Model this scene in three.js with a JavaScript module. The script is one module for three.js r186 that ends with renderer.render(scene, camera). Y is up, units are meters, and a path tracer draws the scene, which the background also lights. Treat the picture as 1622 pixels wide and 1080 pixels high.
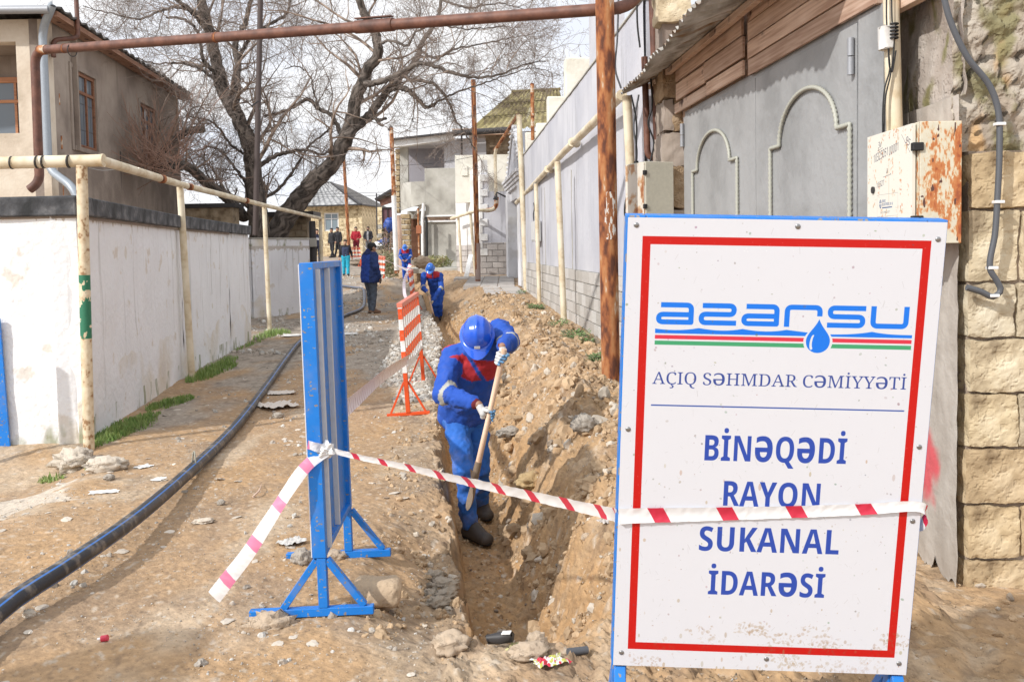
import * as THREE from 'three';
import { mergeGeometries } from 'three/addons/utils/BufferGeometryUtils.js';
import { RoundedBoxGeometry } from 'three/addons/geometries/RoundedBoxGeometry.js';
import { createNoise2D, createNoise3D } from 'simplex-noise';

// ---------------------------------------------------------------- camera, sky, sun, exposure
const scene = new THREE.Scene();
const FX = 1500, PITCH = 0.0524, ROLL = -0.018;                 // focal length in pixels of the 1622 x 1080 photograph
const camera = new THREE.PerspectiveCamera(2 * Math.atan(540 / FX) * 180 / Math.PI, 1622 / 1080, 0.05, 3000);
camera.position.set(0, 1.6, 0);
camera.rotation.set(-PITCH, 0, ROLL, 'YXZ');
camera.setViewOffset(1622, 1080, 0, 66, 1622, 1080);
camera.updateMatrixWorld(true);
const renderer = new THREE.WebGLRenderer({ antialias: true });
renderer.toneMapping = THREE.LinearToneMapping;
renderer.toneMappingExposure = 1.0;
renderer.shadowMap.enabled = true;

function rng(a) { return () => { a = (a + 0x6d2b79f5) | 0; let t = Math.imul(a ^ (a >>> 15), 1 | a); t = (t + Math.imul(t ^ (t >>> 7), 61 | t)) ^ t; return ((t ^ (t >>> 14)) >>> 0) / 4294967296; }; }
const n2 = createNoise2D(rng(11)), n3 = createNoise3D(rng(12));
const clamp = (x, a = 0, b = 1) => Math.min(b, Math.max(a, x)), lerp = (a, b, t) => a + (b - a) * t;
const sst = (a, b, x) => { const t = clamp((x - a) / (b - a)); return t * t * (3 - 2 * t); };
function fbm(x, y, o = 4) { let s = 0, a = 0.5; for (let i = 0; i < o; i++) { s += a * n2(x, y); x *= 2.03; y *= 2.03; x += 7.1; a *= 0.5; } return s; }
function fbm3(x, y, z, o = 3) { let s = 0, a = 0.5; for (let i = 0; i < o; i++) { s += a * n3(x, y, z); x *= 2.03; y *= 2.03; z *= 2.03; a *= 0.5; } return s; }
const mixc = (a, b, t) => [lerp(a[0], b[0], t), lerp(a[1], b[1], t), lerp(a[2], b[2], t)];

const SUN = new THREE.Vector3(-0.635, 0.566, 0.527).normalize();
{ // a bright, thinly clouded sky
  const W = 1024, H = 512, d = new Float32Array(W * H * 4);
  for (let r = 0; r < H; r++) for (let c = 0; c < W; c++) {
    const up = ((r + 0.5) / H - 0.5) * Math.PI, a = ((c + 0.5) / W - 0.5) * 2 * Math.PI, x = Math.cos(a) * Math.cos(up), z = Math.sin(a) * Math.cos(up), y = Math.sin(up);
    const k = 1 / (Math.max(0, y) + 0.22), cl = sst(-0.28, 0.3, fbm(x * k * 1.1 + 3, z * k * 1.1 + 9, 5) + 0.12);
    const cs = x * SUN.x + y * SUN.y + z * SUN.z, glow = 1 + 0.42 * Math.pow(Math.max(0, cs * 0.5 + 0.5), 3);
    const blue = mixc([0.72, 0.79, 0.93], [0.58, 0.69, 0.93], sst(0, 0.7, y)), white = [0.97, 0.975, 0.99];
    const m = mixc(blue, white, 0.5 + 0.5 * cl), s = 1.1 * glow;
    for (let i = 0; i < 3; i++) d[(r * W + c) * 4 + i] = m[i] * s;
    d[(r * W + c) * 4 + 3] = 1;
  }
  const t = new THREE.DataTexture(d, W, H, THREE.RGBAFormat, THREE.FloatType);
  t.mapping = THREE.EquirectangularReflectionMapping; t.magFilter = t.minFilter = THREE.LinearFilter; t.wrapS = THREE.RepeatWrapping; t.needsUpdate = true;
  scene.background = t; scene.environment = t;
}
const sun = new THREE.DirectionalLight(new THREE.Color().setRGB(1, 0.97, 0.935), 3.65);
sun.position.copy(SUN).multiplyScalar(60).add(new THREE.Vector3(0, 0, -20)); sun.target.position.set(0, 0, -20);
sun.castShadow = true; sun.shadow.radius = 2.2; sun.shadow.mapSize.set(4096, 4096);
Object.assign(sun.shadow.camera, { left: -45, right: 45, top: 45, bottom: -45, near: 1, far: 160 });
scene.add(sun, sun.target);

// ---------------------------------------------------------------- helpers
const V = (x, y, z) => new THREE.Vector3(x, y, -z);               // z forward, in metres
const ray = (px, py) => new THREE.Vector3((px - 811) / FX, (474 - py) / FX, -1).applyQuaternion(camera.quaternion);
const P = (px, py, z) => { const d = ray(px, py); return camera.position.clone().addScaledVector(d, z / -d.z); };   // the point at depth z along a line of sight
const Y0 = (px, py, z) => P(px, py, z).y;
const names = {};
function numbered(n) { const k = names[n] = (names[n] ?? -1) + 1; return k ? n + '_' + String(k).padStart(3, '0') : n; }
function tag(o, label, category, group, kind) { Object.assign(o.userData, { label }, category && { category }, group && { group }, kind && { kind }); return o; }
function thing(name, label, category, group) { const g = new THREE.Group(); g.name = numbered(name); scene.add(g); return tag(g, label, category, group); }
function rebase(t, v) { t.position.add(v); for (const c of t.children) c.position.sub(v); t.userData.based = 1; return t; }
function mesh(name, geo, m, parent) {
  if (Array.isArray(geo)) geo = geo.length > 1 ? mergeGeometries(geo.map((g) => (g.index ? g.toNonIndexed() : g)).map(plain)) : geo[0];
  const o = new THREE.Mesh(geo, m); o.castShadow = o.receiveShadow = true;
  o.name = parent ? name : numbered(name); (parent ?? scene).add(o); return o;
}
function plain(g) { for (const k of Object.keys(g.attributes)) if (!['position', 'normal', 'uv'].includes(k)) g.deleteAttribute(k); return g; }
function triUV(g) {
  const p = g.attributes.position, n = g.attributes.normal, uv = new Float32Array(p.count * 2);
  for (let i = 0; i < p.count; i++) {
    const ax = Math.abs(n.getX(i)), ay = Math.abs(n.getY(i)), az = Math.abs(n.getZ(i));
    const [u, v] = az >= ax && az >= ay ? [p.getX(i), p.getY(i)] : ax >= ay ? [p.getZ(i), p.getY(i)] : [p.getX(i), p.getZ(i)];
    uv[i * 2] = u; uv[i * 2 + 1] = v;
  }
  return g.setAttribute('uv', new THREE.BufferAttribute(uv, 2));
}
function bx(x0, x1, y0, y1, z0, z1, r = 0, M) {                     // a box given by its ranges, uv in metres
  const w = Math.abs(x1 - x0), h = Math.abs(y1 - y0), d = Math.abs(z1 - z0);
  let g = r ? new RoundedBoxGeometry(w, h, d, 1, Math.min(r, w / 2.1, h / 2.1, d / 2.1)) : new THREE.BoxGeometry(w, h, d).toNonIndexed();
  if (g.index) g = g.toNonIndexed();
  g.translate((x0 + x1) / 2, (y0 + y1) / 2, (z0 + z1) / 2); triUV(g);
  return M ? g.applyMatrix4(M) : g;
}
function fr(ax, az, bx_, bz, y = 0) {                                // wall frame: x along A>B, y up, z outwards; left-side walls near>far, right-side far>near, facing walls left>right
  const x = V(bx_ - ax, 0, bz - az).normalize(), yv = new THREE.Vector3(0, 1, 0), z = x.clone().cross(yv);
  const m = new THREE.Matrix4().makeBasis(x, yv, z).setPosition(V(ax, y, az)); m.len = Math.hypot(bx_ - ax, bz - az); return m;
}
function bar(a, b, w, d, r = 0, up = new THREE.Vector3(0, 1, 0.001)) { // a square bar between two points
  const L = a.distanceTo(b), z = b.clone().sub(a).normalize(), x = up.clone().cross(z).normalize(), y = z.clone().cross(x);
  return bx(-w / 2, w / 2, -d / 2, d / 2, 0, L, r).applyMatrix4(new THREE.Matrix4().makeBasis(x, y, z).setPosition(a));
}
function prism(pts, z0, z1, M) {                                     // an outline (x, y) pushed out along z
  const s = new THREE.Shape(pts.map((p) => new THREE.Vector2(...p))), g = new THREE.ExtrudeGeometry(s, { depth: z1 - z0, bevelEnabled: false });
  g.translate(0, 0, z0); triUV(g); return M ? g.applyMatrix4(M) : g;
}
class Tubes {                                                       // many tapered tubes in one geometry
  constructor() { this.p = []; this.n = []; this.uv = []; this.i = []; }
  tube(pts, rad, sides = 6, caps = false) {
    const N = pts.length, p0 = this.p.length / 3; let nrm = null, len = 0; const T = new THREE.Vector3(), B = new THREE.Vector3(), q = new THREE.Vector3();
    for (let k = 0; k < N; k++) {
      T.copy(pts[Math.min(k + 1, N - 1)]).sub(pts[Math.max(k - 1, 0)]).normalize();
      if (!nrm) { nrm = new THREE.Vector3(Math.abs(T.y) > 0.8 ? 1 : 0, Math.abs(T.y) > 0.8 ? 0 : 1, 0); }
      nrm.addScaledVector(T, -nrm.dot(T)).normalize(); B.crossVectors(T, nrm);
      if (k) len += pts[k].distanceTo(pts[k - 1]);
      const r = typeof rad === 'function' ? rad(k / (N - 1), k) : Array.isArray(rad) ? rad[k] : rad;
      for (let s = 0; s <= sides; s++) {
        const a = s / sides * Math.PI * 2, c = Math.cos(a), d = Math.sin(a);
        q.set(0, 0, 0).addScaledVector(nrm, c).addScaledVector(B, d);
        this.p.push(pts[k].x + q.x * r, pts[k].y + q.y * r, pts[k].z + q.z * r); this.n.push(q.x, q.y, q.z); this.uv.push(s / sides * Math.max(0.02, Math.PI * 2 * r), len);
        if (k && s) { const a0 = p0 + (k - 1) * (sides + 1) + s - 1, b0 = a0 + sides + 1; this.i.push(a0, a0 + 1, b0, a0 + 1, b0 + 1, b0); }
      }
    }
    if (caps) for (const [k, sg] of [[0, -1], [N - 1, 1]]) {
      T.copy(pts[Math.min(k + 1, N - 1)]).sub(pts[Math.max(k - 1, 0)]).normalize().multiplyScalar(sg);
      const c0 = this.p.length / 3, ring = p0 + k * (sides + 1);
      this.p.push(pts[k].x, pts[k].y, pts[k].z); this.n.push(T.x, T.y, T.z); this.uv.push(0, 0);
      for (let s = 0; s <= sides; s++) { const j = (ring + s) * 3; this.p.push(this.p[j], this.p[j + 1], this.p[j + 2]); this.n.push(T.x, T.y, T.z); this.uv.push(this.uv[(ring + s) * 2], 0.02); if (s) sg > 0 ? this.i.push(c0, c0 + s, c0 + s + 1) : this.i.push(c0, c0 + s + 1, c0 + s); }
    }
    return this;
  }
  geo() {
    const g = new THREE.BufferGeometry();
    g.setAttribute('position', new THREE.Float32BufferAttribute(this.p, 3)); g.setAttribute('normal', new THREE.Float32BufferAttribute(this.n, 3)); g.setAttribute('uv', new THREE.Float32BufferAttribute(this.uv, 2));
    g.setIndex(this.i); return g;
  }
}
const tube = (pts, r, sides = 12, caps = true) => new Tubes().tube(pts, r, sides, caps).geo();
function smooth(pts, n, closed = false) { return new THREE.CatmullRomCurve3(pts, closed, 'centripetal').getSpacedPoints(n); }
function bent(pts, r = 0.12, n = 6) {                                // a pipe run with rounded elbows
  const out = [pts[0]];
  for (let i = 1; i < pts.length - 1; i++) {
    const a = pts[i].clone().add(pts[i - 1].clone().sub(pts[i]).clampLength(0, r)), b = pts[i].clone().add(pts[i + 1].clone().sub(pts[i]).clampLength(0, r));
    for (let k = 0; k <= n; k++) { const t = k / n; out.push(a.clone().multiplyScalar((1 - t) ** 2).addScaledVector(pts[i], 2 * t * (1 - t)).addScaledVector(b, t * t)); }
  }
  out.push(pts[pts.length - 1]); return out;
}

// ---------------------------------------------------------------- textures and materials
const hashv = (x, y, s) => { let h = Math.imul(x, 374761393) + Math.imul(y, 668265263) + Math.imul(s, 974711); h = Math.imul(h ^ (h >>> 13), 1274126177); return ((h ^ (h >>> 16)) >>> 0) / 4294967296; };
function vn(x, y, px, py, s) {
  const ix = Math.floor(x), iy = Math.floor(y), fx = x - ix, fy = y - iy, a = fx * fx * (3 - 2 * fx), b = fy * fy * (3 - 2 * fy);
  const x0 = ((ix % px) + px) % px, x1 = (x0 + 1) % px, y0 = ((iy % py) + py) % py, y1 = (y0 + 1) % py;
  return lerp(lerp(hashv(x0, y0, s), hashv(x1, y0, s), a), lerp(hashv(x0, y1, s), hashv(x1, y1, s), a), b);
}
function fb(u, v, px, py, o, s) { let t = 0, a = 1, n = 0; for (let i = 0; i < o; i++) { t += a * vn(u * px, v * py, px, py, s + i * 17); n += a; a *= 0.55; px *= 2; py *= 2; } return t / n; }
const enc = (x) => { x = clamp(x); return Math.round(255 * (x <= 0.0031308 ? 12.92 * x : 1.055 * Math.pow(x, 1 / 2.4) - 0.055)); };
function tex(w, h, f, srgb = true, size = [1, 1]) {                  // f(u, v) gives linear values; size is what one repeat measures in metres
  const d = new Uint8Array(w * h * 4);
  for (let y = 0, i = 0; y < h; y++) for (let x = 0; x < w; x++, i += 4) { const c = f((x + 0.5) / w, (y + 0.5) / h); for (let k = 0; k < 3; k++) d[i + k] = srgb ? enc(c[k]) : Math.round(255 * clamp(c[k])); d[i + 3] = 255; }
  const t = new THREE.DataTexture(d, w, h); if (srgb) t.colorSpace = THREE.SRGBColorSpace;
  t.wrapS = t.wrapT = THREE.RepeatWrapping; t.magFilter = THREE.LinearFilter; t.minFilter = THREE.LinearMipmapLinearFilter; t.generateMipmaps = true; t.repeat.set(1 / size[0], 1 / size[1]); t.needsUpdate = true; return t;
}
function resize(t, a, b = a) { const c = t.clone(); c.repeat.set(1 / a, 1 / b); return c; }
function ramp(st, t) { if (t <= st[0][0]) return st[0][1]; for (let i = 1; i < st.length; i++) if (t <= st[i][0]) return mixc(st[i - 1][1], st[i][1], (t - st[i - 1][0]) / (st[i][0] - st[i - 1][0])); return st[st.length - 1][1]; }
const grey = (x) => [x, x, x];
const bumpFine = tex(512, 512, (u, v) => grey(fb(u, v, 16, 16, 5, 1)), false, [0.7, 0.7]);
const bumpPit = tex(512, 512, (u, v) => { const a = fb(u, v, 10, 10, 5, 31), p = fb(u, v, 26, 26, 2, 9); return grey(a * 0.8 - (p > 0.58 ? (p - 0.58) * 1.1 : 0) + 0.1); }, false, [0.5, 0.5]);
const blotch = (st, p = 6, o = 6, s = 3, size = 1.5, n = 512, py = p) => tex(n, n, (u, v) => ramp(st, fb(u, v, p, py, o, s)), true, [size, size]);
function mat(c, o = {}) {
  const m = new (o.phys ? THREE.MeshPhysicalMaterial : THREE.MeshStandardMaterial)({ roughness: o.rough ?? 0.8, metalness: o.metal ?? 0, vertexColors: !!o.vc, side: o.side ?? THREE.FrontSide });
  m.color.setRGB(...c); m.name = o.name ?? '';
  if (o.map) m.map = o.map; if (o.bump) { m.bumpMap = o.bump; m.bumpScale = o.bs ?? 0.004; } if (o.rmap) m.roughnessMap = o.rmap;
  if (o.phys) Object.assign(m, o.phys);
  return m;
}
const W1 = [1, 1, 1];
const T = {
  rust: blotch([[0.28, [0.09, 0.03, 0.016]], [0.4, [0.25, 0.085, 0.03]], [0.52, [0.37, 0.15, 0.055]], [0.62, [0.43, 0.23, 0.12]], [0.7, [0.56, 0.47, 0.37]]], 8, 6, 5, 0.8, 512),
  brownPaint: blotch([[0.3, [0.085, 0.035, 0.022]], [0.5, [0.135, 0.055, 0.035]], [0.7, [0.185, 0.08, 0.05]]], 8, 6, 15, 0.9),
  cream: blotch([[0.12, [0.22, 0.11, 0.05]], [0.2, [0.5, 0.38, 0.22]], [0.42, [0.65, 0.56, 0.4]], [0.7, [0.74, 0.66, 0.5]]], 7, 6, 25, 0.9),
  concrete: blotch([[0.25, [0.3, 0.285, 0.25]], [0.45, [0.4, 0.385, 0.34]], [0.6, [0.45, 0.435, 0.385]], [0.75, [0.51, 0.495, 0.45]]], 7, 7, 35, 3.4),
  lilac: tex(1024, 1024, (u, v) => { const a = fb(u, v, 5, 5, 6, 41), s = fb(u, v, 48, 3, 4, 44), d = fb(u, v, 9, 9, 5, 47); let c = mixc([0.44, 0.445, 0.49], [0.57, 0.57, 0.6], clamp(a * 1.7 - 0.35)); if (s > 0.6) c = mixc(c, [0.33, 0.33, 0.35], clamp((s - 0.6) * 4) * clamp((d - 0.35) * 3)); return c; }, true, [4, 4]),
  tan: tex(1024, 1024, (u, v) => { const a = fb(u, v, 6, 6, 6, 51), s = fb(u, v, 40, 4, 4, 54); let c = ramp([[0.3, [0.215, 0.172, 0.142]], [0.5, [0.305, 0.25, 0.208]], [0.7, [0.375, 0.315, 0.262]]], a); if (s > 0.62) c = mixc(c, [0.2, 0.16, 0.13], (s - 0.62) * 3); return c; }, true, [5, 5]),
  stucco: blotch([[0.3, [0.46, 0.38, 0.29]], [0.5, [0.59, 0.5, 0.395]], [0.7, [0.67, 0.59, 0.48]]], 5, 6, 61, 3),
  stone: blotch([[0.28, [0.25, 0.2, 0.14]], [0.42, [0.4, 0.335, 0.24]], [0.58, [0.51, 0.44, 0.325]], [0.75, [0.6, 0.54, 0.43]]], 7, 6, 71, 1.1),
  wood: tex(512, 1024, (u, v) => { const w = fb(u, v, 3, 3, 3, 84), g = fb(u + 0.25 * w, v, 4, 70, 4, 81), k = fb(u, v, 9, 5, 3, 87); let c = ramp([[0.3, [0.4, 0.26, 0.185]], [0.5, [0.58, 0.42, 0.32]], [0.7, [0.68, 0.53, 0.43]]], g * 0.55 + w * 0.45); if (k > 0.66) c = mixc(c, [0.09, 0.05, 0.04], clamp((k - 0.66) * 7)); return c; }, true, [1.4, 0.9]),
  white: blotch([[0.25, [0.58, 0.56, 0.52]], [0.45, [0.74, 0.735, 0.72]], [0.7, [0.82, 0.815, 0.8]]], 5, 6, 91, 2.5),
  bark: tex(256, 512, (u, v) => ramp([[0.3, [0.045, 0.037, 0.031]], [0.5, [0.115, 0.095, 0.08]], [0.72, [0.21, 0.175, 0.148]]], fb(u, v, 8, 6, 5, 101)), true, [0.5, 1]),
  bluePaint: tex(512, 512, (u, v) => { const a = fb(u, v, 12, 12, 5, 501), b = fb(u, v, 40, 40, 3, 505), d = fb(u, v, 5, 5, 4, 509); let c = mixc([0.005, 0.165, 0.56], [0.008, 0.2, 0.66], a); c = mixc(c, [0.3, 0.27, 0.22], clamp((d - 0.52) * 1.6) * 0.5); if (b > 0.735) c = mixc([0.16, 0.08, 0.05], [0.35, 0.36, 0.36], a); return c; }, true, [0.6, 0.6]),
  cloth: tex(256, 256, (u, v) => grey(0.82 + 0.18 * fb(u, v, 24, 24, 4, 111)), true, [0.5, 0.5]),
};
const M = {
  rust: mat(W1, { map: T.rust, bump: bumpFine, bs: 0.003, rough: 0.85 }), brown: mat(W1, { map: T.brownPaint, bump: bumpFine, bs: 0.0015, rough: 0.6 }), cream: mat(W1, { map: T.cream, bump: bumpFine, bs: 0.0015, rough: 0.6 }),
  rustpole: mat(W1, { map: blotch([[0.3, [0.1, 0.035, 0.02]], [0.42, [0.24, 0.08, 0.03]], [0.52, [0.36, 0.14, 0.05]], [0.66, [0.4, 0.19, 0.08]], [0.76, [0.52, 0.42, 0.32]]], 16, 6, 5, 0.9, 512, 5), bump: bumpFine, bs: 0.004, rough: 0.9 }),
  concrete: mat(W1, { map: T.concrete, bump: bumpFine, bs: 0.006, rough: 0.95 }), lilac: mat(W1, { map: T.lilac, bump: bumpFine, bs: 0.004, rough: 0.92 }), tan: mat(W1, { map: T.tan, bump: bumpFine, bs: 0.006, rough: 0.95 }),
  stucco: mat(W1, { map: T.stucco, bump: bumpFine, bs: 0.006, rough: 0.95 }), stone: mat(W1, { map: T.stone, bump: bumpPit, bs: 0.012, rough: 0.95 }), wood: mat(W1, { map: T.wood, bump: bumpFine, bs: 0.002, rough: 0.8 }),
  white: mat(W1, { map: T.white, bump: bumpFine, bs: 0.005, rough: 0.9 }), creamWall: mat([0.97, 0.94, 0.84], { map: T.white, bump: bumpFine, bs: 0.005, rough: 0.92 }), bark: mat(W1, { map: T.bark, bump: bumpPit, bs: 0.015, rough: 0.95 }),
  blue: mat(W1, { map: T.bluePaint, rough: 0.42, bump: bumpFine, bs: 0.0008 }), galv: mat([0.36, 0.37, 0.39], { map: T.cloth, rough: 0.5, metal: 0.3 }),
  woodV: mat(W1, { map: Object.assign(T.wood.clone(), { rotation: Math.PI / 2 }), bump: bumpFine, bs: 0.002, rough: 0.75 }),
  darkMetal: mat([0.035, 0.032, 0.032], { rough: 0.55 }), black: mat([0.012, 0.012, 0.013], { rough: 0.6 }), cable: mat([0.09, 0.095, 0.105], { rough: 0.55 }), glass: mat([0.05, 0.065, 0.08], { rough: 0.08 }),
  plastic: mat([0.75, 0.75, 0.74], { rough: 0.45 }), steel: mat([0.3, 0.3, 0.3], { rough: 0.35, metal: 0.8 }), darkwood: mat([0.4, 0.24, 0.16], { map: T.wood, rough: 0.6 }),
};
// ---------------------------------------------------------------- the ground: street, trench, spoil heap
const knots = (k, x) => { if (x <= k[0][0]) return k[0][1]; for (let i = 1; i < k.length; i++) if (x <= k[i][0]) { const t = (x - k[i - 1][0]) / (k[i][0] - k[i - 1][0]); return lerp(k[i - 1][1], k[i][1], t); } return k[k.length - 1][1]; };
const XC = [[0, 0.1], [3.7, 0.0], [5, -0.1], [6.5, -0.27], [9, -0.5], [13, -0.8], [17.8, -1.12], [23, -1.75], [30, -2.75], [36, -4], [60, -9]];
const RISE = [[0, 0], [22, 0], [30, 0.1], [36, 0.28], [45, 0.48], [56, 0.88], [68, 1.34], [80, 1.5], [130, 1.9], [400, 2.4]];
const xc = (z) => (knots(XC, z - 0.6) + knots(XC, z) + knots(XC, z + 0.6)) / 3;
const rise = (z) => (knots(RISE, z - 2) + knots(RISE, z) + knots(RISE, z + 2)) / 3;
const DEPTH = [[3.75, 0], [4.1, 0.3], [4.6, 0.46], [5.2, 0.5], [6.3, 0.42], [8, 0.36], [12, 0.34], [30, 0.3], [36, 0.12], [39, 0]];
function ground(x, z, fine = true) {
  const edge = fine && z < 45 ? 0.06 * fbm(x * 2.2 + 5, z * 2.2, 3) + 0.03 * fbm(x * 9, z * 9, 3) : 0;
  const s = x - xc(z) + edge, near = 1 - sst(6.5, 9.5, z), D = knots(DEPTH, z + (fine ? 0.12 * fbm(x * 3, z * 3 + 40, 2) : 0));
  let y = rise(z);
  const hr = lerp(0.38, 0.4, near) * sst(lerp(0.22, 0.1, near), lerp(1.15, 0.92, near), s) * sst(3.5, 4.5, z + 0.25 * (s - 0.5)) * (1 - sst(1.25, 1.95, x) * (1 - sst(4.6, 6.4, z))) * (1 - sst(44, 60, z));
  y += hr + 0.012 * clamp(z - 12, 0, 24) * sst(0.6, 1.6, s) * (1 - sst(40, 60, z)) * 0.6;
  const heap = sst(0.3, 0.7, s) * (1 - sst(0.95, 1.5, s)) * sst(5.6, 7, z) * (1 - sst(17, 24, z));
  y += heap * (0.07 + 0.2 * Math.max(0, fbm(x * 1.3, z * 0.9 + 3, 2)));
  const farHeap = Math.exp(-(((x + 4.3) / 0.9) ** 2) - (((z - 33) / 2.2) ** 2)) + 0.7 * Math.exp(-(((x + 2.4) / 0.5) ** 2) - (((z - 28) / 2) ** 2));
  y += farHeap * 0.5;
  // the cut: steep on the left, a bank on the right
  const slump = 0.16 * near * sst(3.6, 4.3, z) * (1 - sst(5.4, 6.2, z)) * sst(-0.75, -0.28, s) * (s < -0.2 ? 1 : 0);
  const cut = s < -0.04 ? sst(-0.25, -0.15, s) : 1 - sst(lerp(0.1, 0.13, near), lerp(0.28, 0.52, near), s);
  y -= Math.max(D * cut, slump * (D > 0.05 ? 1 : D / 0.05));
  if (z < 9 && x < -2.6) y -= 0.16 * sst(-3.0, -3.7, x) * (1 - sst(7.2, 8.2, z));
  if (fine && z < 70) {
    const loose = clamp(sst(-0.45, -0.15, s) * (1 - sst(1.6, 2.4, s)) + 0.13) * (z > 50 ? 0.5 : 1), floor = cut > 0.9 ? 0.55 : 1;
    y += 0.03 * fbm(x * 0.55 + 30, z * 0.5, 2);
    y += loose * floor * (0.05 * fbm(x * 4.5, z * 4.5, 3) + (z < 26 ? 0.05 * (0.35 - Math.abs(fbm(x * 10 + 3, z * 10, 3))) + (z < 12 ? 0.03 * Math.max(-0.1, fbm(x * 31, z * 31, 2)) : 0) : 0));
    if (z < 14) y += 0.004 * fbm(x * 9, z * 5 + 9, 2) + 0.0015 * n2(x * 45, z * 45);
  }
  return y;
}
function G(px, py, lift = 0) {                                       // where a line of sight meets the ground
  const d = ray(px, py).normalize(), o = camera.position; let t = 1.2, f0 = 1;
  for (; t < 160; t += 0.02 + t * 0.004) { const x = o.x + d.x * t, z = -(o.z + d.z * t); if (o.y + d.y * t < ground(x, z, false) + lift) break; }
  const q = new THREE.Vector3(o.x + d.x * t, 0, o.z + d.z * t); q.y = ground(q.x, -q.z) + lift; return q;
}
const onG = (x, z, lift = 0) => V(x, ground(x, z) + lift, z);

{
  const xs = [], zs = [], run = (a, b, st, out) => { for (let v = a; v < b - 1e-6; v += st) out.push(v); };
  run(-600, -60, 45, xs); run(-60, -12, 2, xs); run(-12, -6, 0.15, xs); run(-6, -2.7, 0.035, xs); run(-2.7, 1.5, 0.0125, xs); run(1.5, 3.2, 0.03, xs); run(3.2, 8, 0.3, xs); run(8, 60, 4, xs); run(60, 601, 45, xs);
  run(-60, 2.2, 5, zs); run(2.2, 7.2, 0.0135, zs); for (let z = 7.2; z < 40;) { zs.push(z); z *= 1 + 0.0019 * Math.max(1, z / 9); } run(40, 90, 0.4, zs); run(90, 200, 10, zs); run(200, 1500, 100, zs);
  const nx = xs.length, nz = zs.length, pos = new Float32Array(nx * nz * 3), col = new Float32Array(nx * nz * 3), uv = new Float32Array(nx * nz * 2), idx = new Uint32Array((nx - 1) * (nz - 1) * 6);
  const tanC = [0.42, 0.285, 0.168], dustC = [0.5, 0.39, 0.275], darkC = [0.33, 0.235, 0.155], ochre = [0.45, 0.295, 0.16], heapC = [0.44, 0.295, 0.165], heapD = [0.32, 0.22, 0.138], gravelC = [0.36, 0.325, 0.285], gravelD = [0.19, 0.17, 0.15], deepC = [0.45, 0.285, 0.145];
  for (let j = 0, k = 0; j < nz; j++) for (let i = 0; i < nx; i++, k++) {
    const x = xs[i], z = zs[j]; pos[k * 3] = x; pos[k * 3 + 1] = ground(x, z); pos[k * 3 + 2] = -z; uv[k * 2] = x + pos[k * 3 + 1] * 0.9; uv[k * 2 + 1] = z + pos[k * 3 + 1] * 0.55;
    let c = mixc(tanC, dustC, sst(0.05, 0.4, fbm(x * 0.7 + 11, z * 0.35, 4)));
    c = mixc(c, darkC, 0.8 * sst(0.08, 0.42, fbm(x * 0.9 + 70, z * 0.45 + 4, 4)));
    c = mixc(c, ochre, sst(0.05, 0.35, fbm(x * 0.6 - 20, z * 0.5, 3)) * (1 - sst(9, 14, z)) * 0.9);
    if (z > 8 && z < 90) { // worn asphalt crumbs and gravel farther up the street
      const gm = sst(-0.25, 0.1, fbm(x * 0.5 + 8, z * 0.22 + 3, 3) + sst(9, 17, z) * 0.45 - 0.35 - sst(-0.3, 0.2, x - xc(z)) * 0.8);
      c = mixc(c, mixc(gravelC, gravelD, sst(0, 0.5, fbm(x * 3, z * 1.6, 4))), gm * 0.85);
    }
    if (z > 2 && z < 45) {
      const s = x - xc(z), d = 0.12 * fbm(x * 4, z * 3, 3), D = knots(DEPTH, z), hm = sst(0.05, 0.35, s + d) * (1 - sst(1.9, 2.6, s));
      const hc = mixc(mixc(heapC, dustC, sst(0, 0.45, fbm(x * 2.1 + 4, z * 1.7, 4)) * 0.7), heapD, sst(0.02, 0.4, fbm(x * 1.7 + 34, z * 1.5 + 8, 4)) * 0.8);
      c = mixc(c, hc, hm * (1 - 0.5 * sst(18, 30, z)));
      const inCut = sst(-0.24, -0.14, s + d * 0.4) * (1 - sst(0.35, 0.6, s + d)) * clamp(D * 4);
      c = mixc(c, mixc(deepC, heapC, sst(-0.1, 0.3, fbm(x * 5 + 2, z * 2.5, 3))), inCut);
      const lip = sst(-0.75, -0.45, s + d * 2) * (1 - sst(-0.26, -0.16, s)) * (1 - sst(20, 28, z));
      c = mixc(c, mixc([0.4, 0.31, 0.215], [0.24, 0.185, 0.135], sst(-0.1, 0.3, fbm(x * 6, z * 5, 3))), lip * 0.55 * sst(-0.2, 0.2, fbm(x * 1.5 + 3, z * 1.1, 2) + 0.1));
    }
    if (x < -2.2 && z > 4 && z < 8.6) { const cement = sst(0.1, 0.16, 0.45 - Math.hypot((x + 3.35) / 1.25, (z - 6.45) / 0.85) + 0.5 * fbm(x * 1.3 + 2, z * 1.3, 4)); c = mixc(c, [0.6, 0.54, 0.46], cement * 0.9); }
    const sp = z < 22 ? fbm(x * 13, z * 7, 3) : 0;
    c = mixc(c, [0.58, 0.52, 0.44], sst(0.32, 0.5, sp) * 0.6); c = mixc(c, [0.17, 0.12, 0.085], sst(0.3, 0.52, -sp) * 0.45);
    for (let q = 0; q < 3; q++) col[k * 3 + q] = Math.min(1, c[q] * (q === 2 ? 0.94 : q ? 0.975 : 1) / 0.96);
  }
  for (let j = 0, q = 0; j < nz - 1; j++) for (let i = 0; i < nx - 1; i++) { const a = j * nx + i, b = a + 1, d = a + nx, e = d + 1; idx.set([a, b, d, b, e, d], q); q += 6; }
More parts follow.
